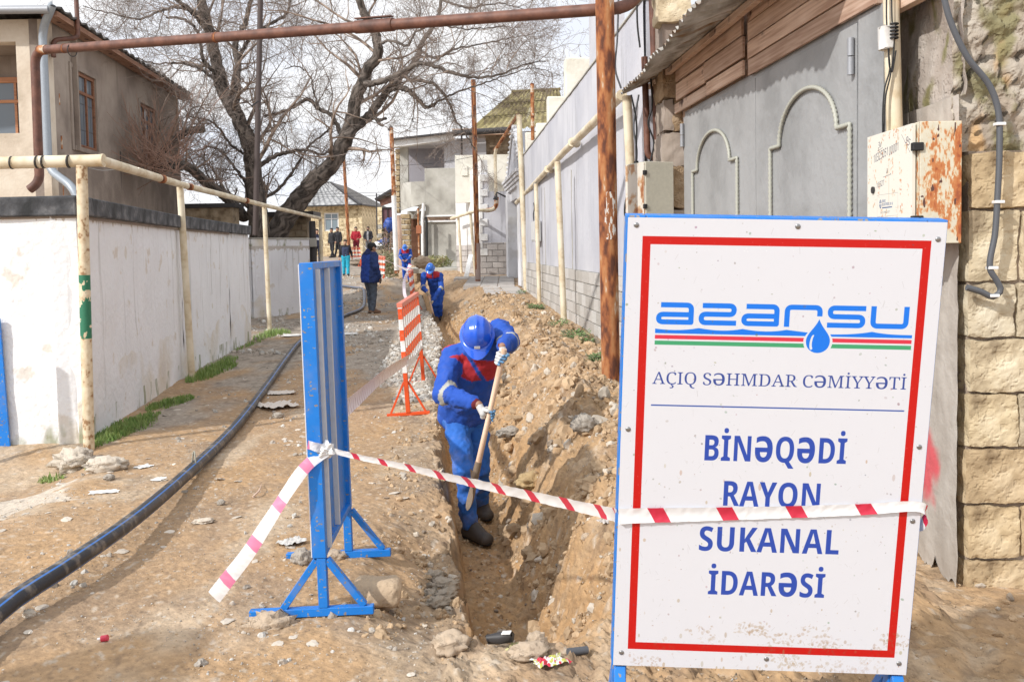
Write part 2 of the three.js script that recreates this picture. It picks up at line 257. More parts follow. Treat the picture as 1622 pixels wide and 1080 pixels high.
  const g = new THREE.BufferGeometry(); g.setAttribute('position', new THREE.BufferAttribute(pos, 3)); g.setAttribute('color', new THREE.BufferAttribute(col, 3)); g.setAttribute('uv', new THREE.BufferAttribute(uv, 2)); g.setIndex(new THREE.BufferAttribute(idx, 1)); g.computeVertexNormals();
  const grain = tex(1024, 1024, (u, v) => { const a = fb(u, v, 64, 64, 4, 201), b = fb(u, v, 8, 8, 5, 205), h = hashv(Math.floor(u * 340), Math.floor(v * 340), 7); let m = 0.44 + 0.52 * a + 0.26 * b; if (h > 0.988) m *= 1.3; else if (h < 0.012) m *= 0.6; return [m, m * 0.995, m * 0.985]; }, true, [1.6, 1.6]);
  const gb = tex(1024, 1024, (u, v) => grey(fb(u, v, 40, 40, 5, 211) * 0.75 + 0.25 * fb(u, v, 150, 150, 2, 217)), false, [1.6, 1.6]);
  const go = mesh('ground', g, mat(W1, { vc: true, map: grain, bump: gb, bs: 0.01, rough: 0.97 }));
  tag(go, 'sandy brown earth street with an open trench and a spoil bank', 'ground', null, 'structure');
}
// ---------------------------------------------------------------- left side: white walls, house, shed
const fbox = (px0, py0, px1, py1, z, d, r = 0) => { const mx = (px0 + px1) / 2, my = (py0 + py1) / 2; return bx(P(px0, my, z).x, P(px1, my, z).x, P(mx, py1, z).y, P(mx, py0, z).y, -z, -(z + d), r); };
const LW = [[-3.7, 8.1], [-4.33, 12.4], [-5.0, 19.2], [-7.4, 33]];   // foot of the wall along the street (x, z)
function stainTex(w, h, L, Hh, seed, o = {}) {
  return tex(w, h, (u, v) => {
    const x = u * L, y = v * Hh, a = fb(u, v, Math.round(L * 2), Math.round(Hh * 2), 5, seed);
    let c = mixc([0.815, 0.825, 0.84], [0.735, 0.742, 0.755], a);
    const drip = fb(u, v, Math.round(L * 16), 1, 3, seed + 3), dl = fb(u, v, Math.round(L * 3), 1, 2, seed + 5), wob = fb(u, v, Math.round(L * 40), 8, 3, seed + 21);
    if (drip > 0.63 && y > Hh * (0.95 - dl * 1.15)) c = mixc(c, [0.33, 0.31, 0.29], clamp((drip - 0.66) * 6) * (0.15 + 0.5 * wob) * (o.drip ?? 1));
    const yel = fb(u, v, Math.round(L * 1.3), 2, 5, seed + 9), lim = 0.12 + 0.75 * fb(u, v, Math.round(L * 1.5), 1, 3, seed + 11);
    if (y < lim) c = mixc(c, [0.56, 0.45, 0.26], clamp((yel - 0.5) * 4) * 0.6);
    const moss = fb(u, v, Math.round(L * 7), 6, 4, seed + 14);
    if (y < 0.2 && moss > 0.57) c = mixc(c, [0.24, 0.25, 0.13], clamp((moss - 0.57) * 6) * 0.8);
    const top = Hh - 0.02 - 0.12 * fb(u, v, Math.round(L * 9), 1, 3, seed + 17) - 0.3 * Math.max(0, fb(u, v, Math.round(L * 26), 1, 2, seed + 19) - 0.55);
    if (y > top) c = mixc(c, [0.42, 0.36, 0.29], 0.75);
    const chip = fb(u, v, Math.round(L * 5), Math.round(Hh * 5), 5, seed + 27); if (chip > 0.7) c = mixc(c, [0.66, 0.62, 0.565], clamp((chip - 0.7) * 14));
    return c;
  }, true, [L, Hh]);
}
const WH = 2.12, copeM = mat(W1, { map: blotch([[0.3, [0.018, 0.019, 0.021]], [0.5, [0.045, 0.047, 0.052]], [0.62, [0.075, 0.077, 0.083]], [0.75, [0.16, 0.16, 0.165]]], 8, 6, 131, 1.2), bump: bumpFine, bs: 0.006, rough: 0.75 });
function lumpy(g, amp, f) { // uneven hand-laid plaster
  const p = g.attributes.position, n = g.attributes.normal; for (let i = 0; i < p.count; i++) { const a = amp * fbm3(p.getX(i) * f, p.getY(i) * f, p.getZ(i) * f, 3); p.setXYZ(i, p.getX(i) + n.getX(i) * a, p.getY(i) + n.getY(i) * a, p.getZ(i) + n.getZ(i) * a); } g.computeVertexNormals(); return g;
}
function sheet(x0, x1, y0, y1, z, nx, ny, M_, amp = 0.01, f = 2) {   // a slightly uneven wall face, uv in metres
  const g = new THREE.PlaneGeometry(x1 - x0, y1 - y0, nx, ny); g.translate((x0 + x1) / 2, (y0 + y1) / 2, z); triUV(g); lumpy(g, amp, f); return M_ ? g.applyMatrix4(M_) : g;
}
{
  const t = thing('boundary_wall', 'white plastered boundary wall with black tarred coping beside the hose', 'wall');
  const A = fr(LW[0][0], LW[0][1], LW[1][0], LW[1][1]), B = fr(LW[1][0], LW[1][1], -4.66, 15.6), C = fr(-4.66, 15.6, -4.85, 17.5), F = fr(-11, LW[0][1], LW[0][0], LW[0][1]);
  const L1 = A.len + B.len + C.len, side = mat(W1, { map: stainTex(2048, 512, 10, 2.05, 301), bump: bumpFine, bs: 0.006, rough: 0.92 }), front = mat([1.02, 1.015, 1], { map: stainTex(1024, 512, 5, 2.05, 341, { drip: 0 }), bump: bumpFine, bs: 0.008, rough: 0.92 });
  const shift = (g, du, dv) => { const u = g.attributes.uv; for (let i = 0; i < u.count; i++) u.setXY(i, u.getX(i) + du, u.getY(i) + dv); return g; };
  const h0 = WH - 0.165, st = (M_, du) => shift(sheet(0, M_.len, -0.4, h0, 0, 60, 24, null, 0.016, 1.7), du, 0.25 - 0.25).applyMatrix4(M_);
  mesh('wall_face', [st(A, 0), st(B, A.len), st(C, A.len + B.len), bx(0, A.len, -0.4, h0, -0.22, -0.03, 0, A), bx(0, B.len, -0.4, h0, -0.22, -0.03, 0, B), bx(0, C.len, -0.4, h0, -0.22, -0.03, 0, C)], side, t);
  mesh('wall_face', [shift(sheet(0, F.len, -0.5, h0, 0.012, 90, 30, null, 0.022, 1.6), 1, 0).applyMatrix4(F), bx(0, F.len - 0.02, -0.5, h0, -0.22, -0.03, 0, F), bx(F.len - 0.06, F.len + 0.008, -0.5, h0, -0.18, 0.012, 0.012, F)], front, t);
  // the old tarred coping, laid in lengths
  for (const [M_, a, b] of [[F, 3, 5.4], [F, 5.42, F.len + 0.03], [A, -0.03, A.len - 0.02], [B, 0, B.len], [C, 0.03, C.len - 0.04]]) mesh('coping', triUV(lumpy(new RoundedBoxGeometry(b - a, 0.165, 0.34, 6, 0.02).translate((a + b) / 2, h0 + 0.083, -0.1), 0.014, 4)).applyMatrix4(M_), copeM, t);
  mesh('bedding', [bx(0, F.len + 0.012, h0 - 0.02, h0 + 0.006, -0.2, 0.03, 0, F), bx(0, A.len, h0 - 0.025, h0 + 0.006, -0.2, 0.03, 0, A), bx(0, B.len, h0 - 0.025, h0 + 0.006, -0.2, 0.03, 0, B)], M.tan, t);
  rebase(t, V(LW[0][0], 0, LW[0][1]));
  const da = P(398, 400, 23.2), db = P(490, 400, 25.6), D = fr(da.x, 23.2, db.x, 25.6), wt = P(450, 379, 24.4).y, u = thing('boundary_wall', 'lower whitewashed wall without coping, beyond the black-topped white wall', 'wall');
  mesh('wall_face', [shift(sheet(0, D.len, -0.4, wt, 0, 60, 16, null, 0.02, 1.4), 0, 0).applyMatrix4(D), bx(0, D.len, -0.4, wt, -0.25, -0.03, 0, D)], mat([0.94, 0.94, 0.95], { map: stainTex(1024, 256, 16, 1.8, 371, { drip: 1 }), bump: bumpFine, bs: 0.006, rough: 0.92 }), u);
  mesh('wall_cap', lumpy(bx(0, D.len, wt, wt + 0.04, -0.27, 0.02, 0.01), 0.015, 2).applyMatrix4(D), M.concrete, u); rebase(u, V(da.x, 0, 23.2));
  // unseen wall added outside the left edge to shade the lower left corner
  const E = fr(-3.62, -5, -3.62, 2.05), w = thing('boundary_wall', 'unseen white wall added at left to shade the lower left corner', 'wall');
  mesh('wall_face', bx(0, E.len, -0.5, 1.9, -0.22, 0, 0.01, E), M.white, w); mesh('coping', bx(-0.03, E.len + 0.03, 1.9, 2.05, -0.26, 0.04, 0.01, E), copeM, w); rebase(w, V(-3.62, 0, -2));
  // blue gate leaf at the left edge
  const g = thing('metal_gate', 'blue sheet metal gate leaf at the left edge of the photo', 'gate'), a = P(19, 765, 8.04), b = P(-2, 505, 8.04);
  const W = fr(-6.2, 8.04, a.x, 8.04, 0), x1 = W.len, yb = a.y;
  mesh('gate_panel', prism([[0, yb], [x1, yb], [x1 - (a.x - b.x), b.y], [0, b.y]], -0.02, 0, W), M.blue, g);
  mesh('gate_frame', [bar(V(a.x - 0.02, yb, 7.65), V(b.x - 0.02, b.y, 7.65), 0.05, 0.04), bx(0, x1 - 0.08, yb, yb + 0.06, 0, 0.03, 0.004, W)], M.blue, g); rebase(g, V(a.x, yb, 8.04));
}
// windows with frames and panes
function windowUnit(parent, M_, x0, x1, y0, y1, o = {}) {
  const fw = o.fw ?? 0.06, d = o.d ?? 0.06, z = o.z ?? 0, fm = o.m ?? M.darkwood, cols = o.cols ?? 2, tr = o.transom ?? 0.7, gs = [bx(x0, x0 + fw, y0, y1, z - d, z, 0.005, M_), bx(x1 - fw, x1, y0, y1, z - d, z, 0.005, M_), bx(x0 + fw, x1 - fw, y0, y0 + fw, z - d, z - 0.001, 0.005, M_), bx(x0 + fw, x1 - fw, y1 - fw, y1, z - d, z - 0.001, 0.005, M_)];
  const yt = lerp(y0, y1, tr); if (tr < 1) gs.push(bx(x0 + fw, x1 - fw, yt - 0.03, yt + 0.03, z - d + 0.003, z - 0.004, 0.004, M_));
  for (let i = 1; i < cols; i++) { const x = lerp(x0, x1, i / cols); gs.push(bx(x - 0.025, x + 0.025, y0 + fw, yt - 0.03, z - d + 0.004, z - 0.006, 0.004, M_)); if (tr < 1) gs.push(bx(x - 0.025, x + 0.025, yt + 0.03, y1 - fw, z - d + 0.004, z - 0.006, 0.004, M_)); }
  const w = mesh('window', gs, fm, parent);
  for (let i = 0; i < cols; i++) { const a = lerp(x0, x1, i / cols) + 0.02, b = lerp(x0, x1, (i + 1) / cols) - 0.02; mesh('pane', bx(a, b, y0 + fw / 2, yt - 0.01, z - d + 0.02, z - d + 0.028, 0, M_), o.g ?? M.glass, w); if (tr < 1) mesh('pane', bx(a, b, yt + 0.01, y1 - fw / 2, z - d + 0.02, z - d + 0.028, 0, M_), o.g ?? M.glass, w); }
  return w;
}
{ // two-storey plastered house on the left
  const t = thing('plastered_house', 'two-storey tan plastered house with a loggia, behind the white wall', 'house'), z0 = 17.5;
  const c = P(76, 150, z0), far = P(283, 200, 26.5), yt = P(90, 6, z0).y, M1 = fr(c.x, z0, far.x, 26.5), M0 = fr(c.x - 6, z0, c.x, z0);
  const gl = mat([0.16, 0.19, 0.22], { rough: 0.06 }), eave = 5.95;
  const winX = (px) => { const r = ray(px, 170), n = V(0, 0, 0), A = V(c.x, 0, z0), d = V(far.x - c.x, 0, 26.5 - z0).normalize(); let best = 0, e = 1e9; for (let s = 0; s < M1.len; s += 0.01) { const q = A.clone().addScaledVector(d, s), u = r.x / -r.z - q.x / -q.z; if (Math.abs(u) < e) { e = Math.abs(u); best = s; } } return best; };
  const wa = [winX(113), winX(151)], wb = [winX(220), winX(245)], zs = (s) => z0 + s * (26.5 - z0) / M1.len;
  const y0 = P(119, 230, zs(wa[0])).y, y1 = P(113, 106, zs(wa[0])).y;
  const holed = (len, yb, ytp, holes) => { const s = new THREE.Shape([[0, yb], [len, yb], [len, ytp], [0, ytp]].map((p) => new THREE.Vector2(...p))); for (const [a, b, p, q] of holes) s.holes.push(new THREE.Path([[a, p], [a, q], [b, q], [b, p]].map((k) => new THREE.Vector2(...k)))); const g = new THREE.ExtrudeGeometry(s, { depth: 0.3, bevelEnabled: false }); g.translate(0, 0, -0.3); return triUV(g); };
  mesh('wall', holed(M1.len, -0.3, eave, [[wa[0], wa[1], y0, y1], [wb[0], wb[1], y0, y1]]).applyMatrix4(M1), M.tan, t);
  const lx1 = P(27, 140, z0).x - (c.x - 6), ly0 = P(10, 211, z0).y, ly1 = P(10, 66, z0).y;
  mesh('wall', holed(M0.len - 0.302, -0.3, eave, [[1.2, lx1, ly0, ly1]]).applyMatrix4(M0), M.stucco, t);
  mesh('corner_pier', bx(M0.len - 0.3, M0.len, -0.3, eave, -0.25, 0.012, 0.01, M0), M.stucco, t);
  mesh('loggia', [bx(0.9, 6, ly0 - 0.2, eave, -1.25, -1.2, 0, M0), bx(1, 5.6, ly1, ly1 + 0.05, -1.2, -0.31, 0, M0), bx(1, 5.6, ly0 - 0.06, ly0 - 0.01, -1.2, -0.31, 0, M0), bx(lx1 + 0.02, lx1 + 0.1, ly0, ly1, -1.2, -0.31, 0, M0)], M.tan, t);
  windowUnit(t, M0, lx1 - 1.9, lx1 + 0.02, ly0, lerp(ly0, ly1, 0.74), { z: -1.1, cols: 3, transom: 0.62, fw: 0.11, m: mat([0.85, 0.5, 0.28], { map: T.wood, rough: 0.5 }), g: gl });
  for (const [a, b] of [wa, wb]) { windowUnit(t, M1, a, b, y0, y1, { z: -0.015, cols: 3, transom: 0.74, fw: 0.07, d: 0.07, g: gl }); mesh('window_trim', [bx(a - 0.09, a, y0 - 0.09, y1 + 0.09, 0, 0.03, 0.005, M1), bx(b, b + 0.09, y0 - 0.09, y1 + 0.09, 0, 0.03, 0.005, M1), bx(a, b, y1, y1 + 0.09, 0, 0.028, 0.005, M1), bx(a, b, y0 - 0.09, y0, 0, 0.05, 0.005, M1)], M.tan, t); }
  for (const [a, b] of [wa, wb]) { const g = []; for (let i = 1; i < 7; i++) { const x = lerp(a, b, i / 7); g.push(tube([new THREE.Vector3(x, y0 + 0.03, -0.06), new THREE.Vector3(x, y1 - 0.03, -0.06)], 0.008, 5, false).applyMatrix4(M1)); } for (const y of [0.25, 0.6]) g.push(tube([new THREE.Vector3(a, lerp(y0, y1, y), -0.06), new THREE.Vector3(b, lerp(y0, y1, y), -0.06)], 0.008, 5, false).applyMatrix4(M1)); mesh('window_grille', g, M.darkMetal, t); }
  // roof: corrugated sheet with a ragged dark verge
  const roofM = mat(W1, { map: blotch([[0.3, [0.05, 0.047, 0.045]], [0.5, [0.1, 0.095, 0.09]], [0.7, [0.17, 0.16, 0.15]]], 8, 5, 141, 1.2), rough: 0.9 });
  const N = 70, rp = []; for (let i = 0; i <= N; i++) rp.push([i / N * (M1.len + 0.5) - 0.35, eave + 0.1 + 0.03 * Math.sin(i * 2.1) + 0.012 * n2(i * 0.7, 3)]);
  const rt = rp.map(([a, b]) => [a, b + 0.035]).reverse(); const roof = mesh('roof', prism([...rp, ...rt], -6.2, 0.38, M1), roofM, t);
  mesh('eave_board', [bx(-0.3, M1.len + 0.1, eave - 0.03, eave + 0.07, 0.05, 0.33, 0.004, M1)], mat([0.55, 0.42, 0.36], { map: T.wood, rough: 0.9 }), roof);
  mesh('gutter', tube([V(c.x - 6, eave + 0.12, z0 - 0.42), V(c.x + 0.28, eave + 0.06, z0 - 0.42)], 0.075, 10), M.galv, t);
  const dp = (px, py, z) => P(px, py, z), pipeM = mat([0.34, 0.38, 0.42], { map: T.cloth, rough: 0.45, metal: 0.2 });
  mesh('downpipe', tube(bent([dp(82, 8, z0 - 0.42), dp(79, 16, z0 - 0.4), dp(66, 46, z0 - 0.1), dp(76, 268, z0 - 0.1), dp(116, 297, z0 - 0.5), dp(124, 320, z0 - 0.5)], 0.25), 0.075, 10), pipeM, t);
  mesh('pipe', tube(bent([dp(119, -20, z0 + 0.7), dp(123, 60, z0 + 0.5), dp(83, 63, z0 + 0.15), dp(84, 90, z0 + 0.1)], 0.12), 0.045, 8), M.brown, t);
  for (const [px, py, l] of [[92, 148, 0.3], [96, 215, 0.35], [98, 280, 0.5]]) mesh('rust_streak_pipe', tube([P(px, py, 18), P(px + 1, py + l * 60, 18)], 0.02, 6), M.rust, t);
  mesh('drain', tube([P(187, 240, 21.4), P(189, 312, 21.4)], 0.05, 8), M.darkMetal, t);
  rebase(t, V(c.x, 0, z0));
}
{ // block shed at the end of the lower wall
  const t = thing('block_shed', 'small shed of bare stone blocks with a dark flat roof beside the tree', 'shed'), z = 28.5, sm = [mat([0.62, 0.56, 0.5], { map: T.stone, bump: bumpPit, bs: 0.01, rough: 0.95 }), mat([0.5, 0.46, 0.42], { map: T.stone, bump: bumpPit, bs: 0.01, rough: 0.95 })];
  const x0 = P(425, 360, z).x, x1 = P(486, 360, z).x, y1 = P(470, 343, z).y; let k = 0;
  mesh('wall', bx(x0, x1, 0, y1, -z - 0.6, -z - 0.02), sm[1], t);
  for (let y = 1.3; y < y1 - 0.1; y += 0.2, k++) for (let x = x0 + (k % 2 ? -0.2 : 0); x < x1; x += 0.4) { const a = Math.max(x, x0), b = Math.min(x + 0.39, x1); if (b - a > 0.08) mesh('block', bx(a, b, y, Math.min(y + 0.188, y1), -z - 0.05, -z + 0.012 * (hashv(k, Math.round(x * 10), 3)), 0.012), sm[(k + Math.round(x * 3)) & 1], t); }
  mesh('roof', [fbox(405, 335, 496, 343, z - 0.5, 1.1, 0.01)], M.darkMetal, t);
  rebase(t, V(x0, 0, z));
  const s = thing('shed_roof', 'low dark roof edge showing above the black coping in front of the tree', 'shed');
  mesh('roof', fbox(285, 322, 372, 329, 24.2, 0.8, 0.01), M.darkMetal, s); mesh('wall', fbox(290, 329, 368, 372, 24.3, 0.6), sm[0], s); rebase(s, P(330, 372, 24.3));
}
// ---------------------------------------------------------------- the far end of the street
function wavy(len, depth, pitch, amp, th, M_) {                      // corrugated sheet: waves along x, runs along z from 0 to -depth, thickness th
  const pts = [], n = Math.round(len / pitch * 6); for (let i = 0; i <= n; i++) pts.push([i / n * len, amp * Math.sin(i / 6 * Math.PI * 2)]);
  return prism([...pts, ...pts.map(([a, b]) => [a, b + th]).reverse()], -depth, 0, M_);
}
function roofFace(A, B, C, D, pitch, amp, m) {                       // corrugated quad: eave A>B, ridge D>C, waves run up the slope
  const n = Math.max(8, Math.round(A.distanceTo(B) / pitch * 4)), rows = 2, pos = [], idx = [], uv = [], nrm = B.clone().sub(A).cross(D.clone().sub(A)).normalize();
  for (let j = 0; j <= rows; j++) for (let i = 0; i <= n; i++) { const u = i / n, v = j / rows, q = A.clone().lerp(B, u).lerp(D.clone().lerp(C, u), v).addScaledVector(nrm, amp * Math.sin(i / 4 * Math.PI * 2 + 0.4)); pos.push(q.x, q.y, q.z); uv.push(u * A.distanceTo(B), v * A.distanceTo(D)); }
  for (let j = 0; j < rows; j++) for (let i = 0; i < n; i++) { const a = j * (n + 1) + i; idx.push(a, a + 1, a + n + 2, a, a + n + 2, a + n + 1); }
  const g = new THREE.BufferGeometry(); g.setAttribute('position', new THREE.Float32BufferAttribute(pos, 3)); g.setAttribute('uv', new THREE.Float32BufferAttribute(uv, 2)); g.setIndex(idx); g.computeVertexNormals(); return g.toNonIndexed();
}
const slate = mat(W1, { map: blotch([[0.3, [0.2, 0.2, 0.2]], [0.5, [0.3, 0.3, 0.3]], [0.7, [0.4, 0.4, 0.39]]], 6, 5, 151, 2), rough: 0.9, side: THREE.DoubleSide });
{
  const t = thing('stone_house', 'small beige block house with a grey corrugated roof at the far end of the street', 'house'), z = 70;
  const tm = [[1.35, 1.3, 1.12], [1.25, 1.18, 0.98], [1.42, 1.36, 1.2]].map((c) => mat(c, { map: T.stone, bump: bumpPit, bs: 0.01, rough: 0.95 }));
  const xl = P(478, 350, z).x, xr = P(567, 350, z).x, yb = rise(z) - 0.3, yt = P(520, 324, z).y, w0 = P(513, 350, z).x, w1 = P(536, 350, z).x, wy0 = P(525, 366, z).y, wy1 = P(525, 337, z).y, back = P(605, 350, z + 9).x;
  mesh('wall', [bx(xl, w0, yb, yt, -z - 0.3, -z - 0.03), bx(w1, xr - 0.03, yb, yt, -z - 0.3, -z - 0.03), bx(w0, w1, yb, wy0, -z - 0.3, -z - 0.03), bx(w0, w1, wy1, yt, -z - 0.3, -z - 0.03)], tm[1], t);
  let k = 0; for (let y = yb + 0.3; y < yt - 0.05; y += 0.31, k++) for (let x = xl + (k % 2) * 0.3 - 0.3; x < xr; x += 0.62) { const a = Math.max(xl, x), b = Math.min(xr, x + 0.6), h = Math.min(yt, y + 0.295); if (b - a < 0.1) continue; if (h > wy0 + 0.03 && y < wy1 - 0.03) { if (a < w0 && b > w0 + 0.02) { mesh('block', bx(a, w0, y, h, -z - 0.06, -z, 0.01), tm[k % 3], t); continue; } if (a >= w0 - 0.02 && b <= w1 + 0.02) continue; if (a < w1 && b > w1 + 0.02) { mesh('block', bx(w1, b, y, h, -z - 0.06, -z, 0.01), tm[k % 3], t); continue; } } mesh('block', bx(a, b, y, h, -z - 0.06, -z, 0.01), tm[Math.floor(hashv(k, Math.round(x * 5), 4) * 3)], t); }
  const I4 = new THREE.Matrix4().setPosition(0, 0, -z); windowUnit(t, I4, w0, w1, wy0, wy1, { z: -0.08, cols: 2, transom: 0.68, fw: 0.09, m: M.plastic, g: mat([0.2, 0.25, 0.28], { rough: 0.1 }) });
  const R = fr(back, z + 9, xr, z), Ms = mat([0.42, 0.42, 0.44], { map: T.cloth, bump: bumpFine, bs: 0.006, rough: 0.8 });
  mesh('wall', bx(0, R.len, yb, yt, -0.3, 0, 0, R), tm[0], t); mesh('door', bx(R.len * 0.1, R.len - 0.35, yb, yt - 0.25, 0, 0.06, 0.01, R), Ms, t);
  const a = P(474, 327, z - 0.7), b = P(571, 324, z - 0.7), c = P(612, 329, z + 8.5), pk = P(487, 291, z + 5), pk2 = P(523, 289, z + 5);
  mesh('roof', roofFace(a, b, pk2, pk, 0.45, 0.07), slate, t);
  mesh('roof', roofFace(b, c, pk2.clone().add(new THREE.Vector3(0.3, 0, -6)), pk2, 0.45, 0.06), mat([0.5, 0.46, 0.42], { map: slate.map, rough: 0.9, side: THREE.DoubleSide }), t);  // right slope tinted darker than the lit front: shade put into its colour
  mesh('fascia', [bar(a, b, 0.18, 0.1), bar(b, c, 0.18, 0.1), bar(pk2, b, 0.2, 0.14), bar(pk, pk2, 0.3, 0.12)], M.darkMetal, t);
  rebase(t, V(xr, rise(z), z));
  const g = thing('metal_gate', 'tall purple-brown sheet metal gate at the end of the street', 'gate');
  mesh('gate_panel', [fbox(606, 330, 613.6, 386, 60, 0.05), fbox(614, 330, 623, 388, 60, 0.05)], mat([0.13, 0.06, 0.075], { rough: 0.5 }), g); mesh('gate_frame', [fbox(605, 329, 606, 387, 59.9, 0.1), fbox(613.4, 329, 614.2, 387, 59.9, 0.1), fbox(605, 328, 623, 330, 59.9, 0.1)], M.darkMetal, g); rebase(g, P(613, 386, 60));
  const p = thing('block_pillar', 'pale block pillar between the grey door and the purple gate', 'pillar'); for (let i = 0; i < 9; i++) mesh('block', fbox(596.5 + (i % 2), 328 + i * 7, 606, 334.6 + i * 7, 62, 0.5, 0.02), i === 4 || i === 6 ? M.concrete : tm[i % 3], p); rebase(p, P(601, 391, 62));
  const r = thing('shed_roof', 'dark wooden lean-to roof jutting out beside the rusty pole', 'roof'); const A = P(599, 318, 50), B = P(624, 303, 50), Bt = new THREE.Vector3(0, 0, -2.5);
  mesh('roof', [bar(A, B, 2.5, 0.12)], M.darkMetal, r); mesh('beam', [bar(P(602, 322, 49), P(626, 314, 49), 0.16, 0.3), bar(P(600, 314, 50.5), P(626, 317, 50.5), 0.14, 0.2)], M.brown, r); rebase(r, A);
}
function stoneBox(w, h, d, seed, amp = 0.012, seg = 6, rf = 0.07) {             // a rough-hewn block with rounded corners
  const g = new THREE.BoxGeometry(w, h, d, Math.max(3, Math.round(seg * w / h)), seg, Math.max(2, Math.round(seg * d / h / 2))), p = g.attributes.position, r = Math.min(w, h, d) * rf, v = new THREE.Vector3(), c = new THREE.Vector3();
  for (let i = 0; i < p.count; i++) {
    v.fromBufferAttribute(p, i); c.set(clamp(v.x, -w / 2 + r, w / 2 - r), clamp(v.y, -h / 2 + r, h / 2 - r), clamp(v.z, -d / 2 + r, d / 2 - r)); const e = v.clone().sub(c), L = e.length(); if (L > 1e-6) v.copy(c).addScaledVector(e, r / L);
    const q = amp * (1.6 * fbm3(v.x * 5 + seed * 9.7, v.y * 5, v.z * 5, 2) + 0.8 * fbm3(v.x * 22 + seed * 3.1, v.y * 22, v.z * 22, 2)); v.addScaledVector(e.lengthSq() > 0 ? e.normalize() : new THREE.Vector3(), q); p.setXYZ(i, v.x, v.y, v.z);
  }
  g.computeVertexNormals(); return triUV(g);
}
{ // grey two-storey house with the concrete balcony
  const t = thing('concrete_house', 'unfinished two-storey house with grey concrete balcony and recessed upper loggia', 'house'), z = 41;
  const mauve = mat([0.36, 0.345, 0.375], { map: T.cloth, bump: bumpFine, bs: 0.004, rough: 0.9 }), pale = mat([0.5, 0.49, 0.51], { map: T.cloth, rough: 0.9 }), brownD = mat([0.25, 0.15, 0.1], { map: T.wood, rough: 0.8 }), dark = M.concrete;
  mesh('loggia_wall', fbox(628, 226, 712, 300, z + 1.7, 0.3), mauve, t); mesh('loggia_ceiling', fbox(630, 226, 712, 229, z + 0.05, 1.7), pale, t); mesh('loggia_floor', fbox(634, 318, 722, 324, z + 0.3, 1.6), M.concrete, t);
  mesh('pillar', fbox(633, 230, 646, 292, z, 0.4, 0.01), M.concrete, t);
  mesh('wall', [fbox(704, 219, 770, 320, z + 0.2, 0.3), fbox(722, 262, 770, 430, z + 0.3, 0.3)], pale, t); mesh('pipe', tube([P(731, 213, z), P(731.5, 262, z)], 0.04, 6), M.darkMetal, t);
  mesh('wall', fbox(769, 210, 816, 320, z + 0.3, 0.3), mat([0.42, 0.37, 0.33], { map: T.stone, bump: bumpPit, bs: 0.02, rough: 0.95 }), t);
  mesh('wall', fbox(752, 224, 770, 246, z + 0.17, 0.05), mat([0.34, 0.33, 0.33], { rough: 0.9 }), t);
  mesh('fascia', [bar(P(621, 228, z - 0.3), P(718, 215, z - 0.3), 0.5, 0.35, 0.01)], M.white, t); mesh('roof_edge', [bar(P(619, 222, z - 0.4), P(718, 211, z - 0.4), 0.7, 0.07)], M.darkMetal, t); mesh('gutter', tube([P(716, 211, z - 0.4), P(814, 205, z - 0.4)], 0.13, 10), M.darkMetal, t);
  mesh('eave_board', fbox(716, 203, 814, 213, z - 0.1, 0.3), M.wood, t);  // strip added to stand for the shade under the eave, coloured as wood
  // corner pillars of bare blocks
  const bm = [mat([0.95, 0.88, 0.76], { map: T.stone, bump: bumpPit, bs: 0.012, rough: 0.95 }), mat([0.8, 0.7, 0.55], { map: T.stone, bump: bumpPit, bs: 0.012, rough: 0.95 })];
  for (let i = 0; i < 12; i++) mesh('stone', fbox(625.5 + (i % 2) * 0.6, 236 + i * 8.5, 633.5 - (i % 3) * 0.4, 243.6 + i * 8.5, z - 0.02, 0.5, 0.03), bm[i % 2], t);
  for (let i = 0; i < 9; i++) { const y = 339 + i * 8.4; if (i % 2) { mesh('stone', fbox(634, y, 641, y + 7.6, z - 0.3, 0.5, 0.03), bm[0], t); mesh('stone', fbox(641.4, y, 649.5, y + 7.6, z - 0.28, 0.5, 0.03), bm[1], t); } else mesh('stone', fbox(634, y, 649, y + 7.6, z - 0.3, 0.5, 0.03), bm[i % 4 ? 0 : 1], t); }
  mesh('recess_wall', fbox(646, 334, 680, 420, z + 1.3, 0.2), dark, t); mesh('door', fbox(651, 346, 664, 412, z + 1.0, 0.08, 0.01), brownD, t);
  // balcony: a box and a curved parapet running back to the pillar
  mesh('balcony_box', fbox(673, 266, 722, 342, z - 1.4, 1.4, 0.02), M.concrete, t);
  { const a = P(673, 300, z - 1.4), b = P(633, 300, z + 0.1), n = 12, pt = [], top = P(673, 287, z - 1.4).y, bot = P(673, 321, z - 1.4).y, bot2 = P(633, 334, z).y; for (let i = 0; i <= n; i++) { const u = i / n; pt.push(new THREE.Vector3(lerp(a.x, b.x, u), 0, lerp(a.z, b.z, Math.pow(u, 2.6)))); }
    const pos = [], idx = []; for (let i = 0; i <= n; i++) { const u = i / n, o = new THREE.Vector3(0.0, 0, -0.12); for (const [y, k] of [[lerp(bot, bot2, Math.pow(u, 0.7)), 0], [top, 0], [top, 1], [lerp(bot, bot2, Math.pow(u, 0.7)), 1]]) pos.push(pt[i].x + o.x * k, y, pt[i].z + o.z * k); }
    for (let i = 0; i < n; i++) for (let k = 0; k < 4; k++) { const p0 = i * 4 + k, p1 = i * 4 + (k + 1) % 4; idx.push(p0, p1, p0 + 4, p1, p1 + 4, p0 + 4); }
    let g = new THREE.BufferGeometry(); g.setAttribute('position', new THREE.Float32BufferAttribute(pos, 3)); g.setIndex(idx); g = g.toNonIndexed(); g.computeVertexNormals(); triUV(g); mesh('balcony_parapet', g, mat(W1, { map: T.concrete, rough: 0.95, side: THREE.DoubleSide }), t); }
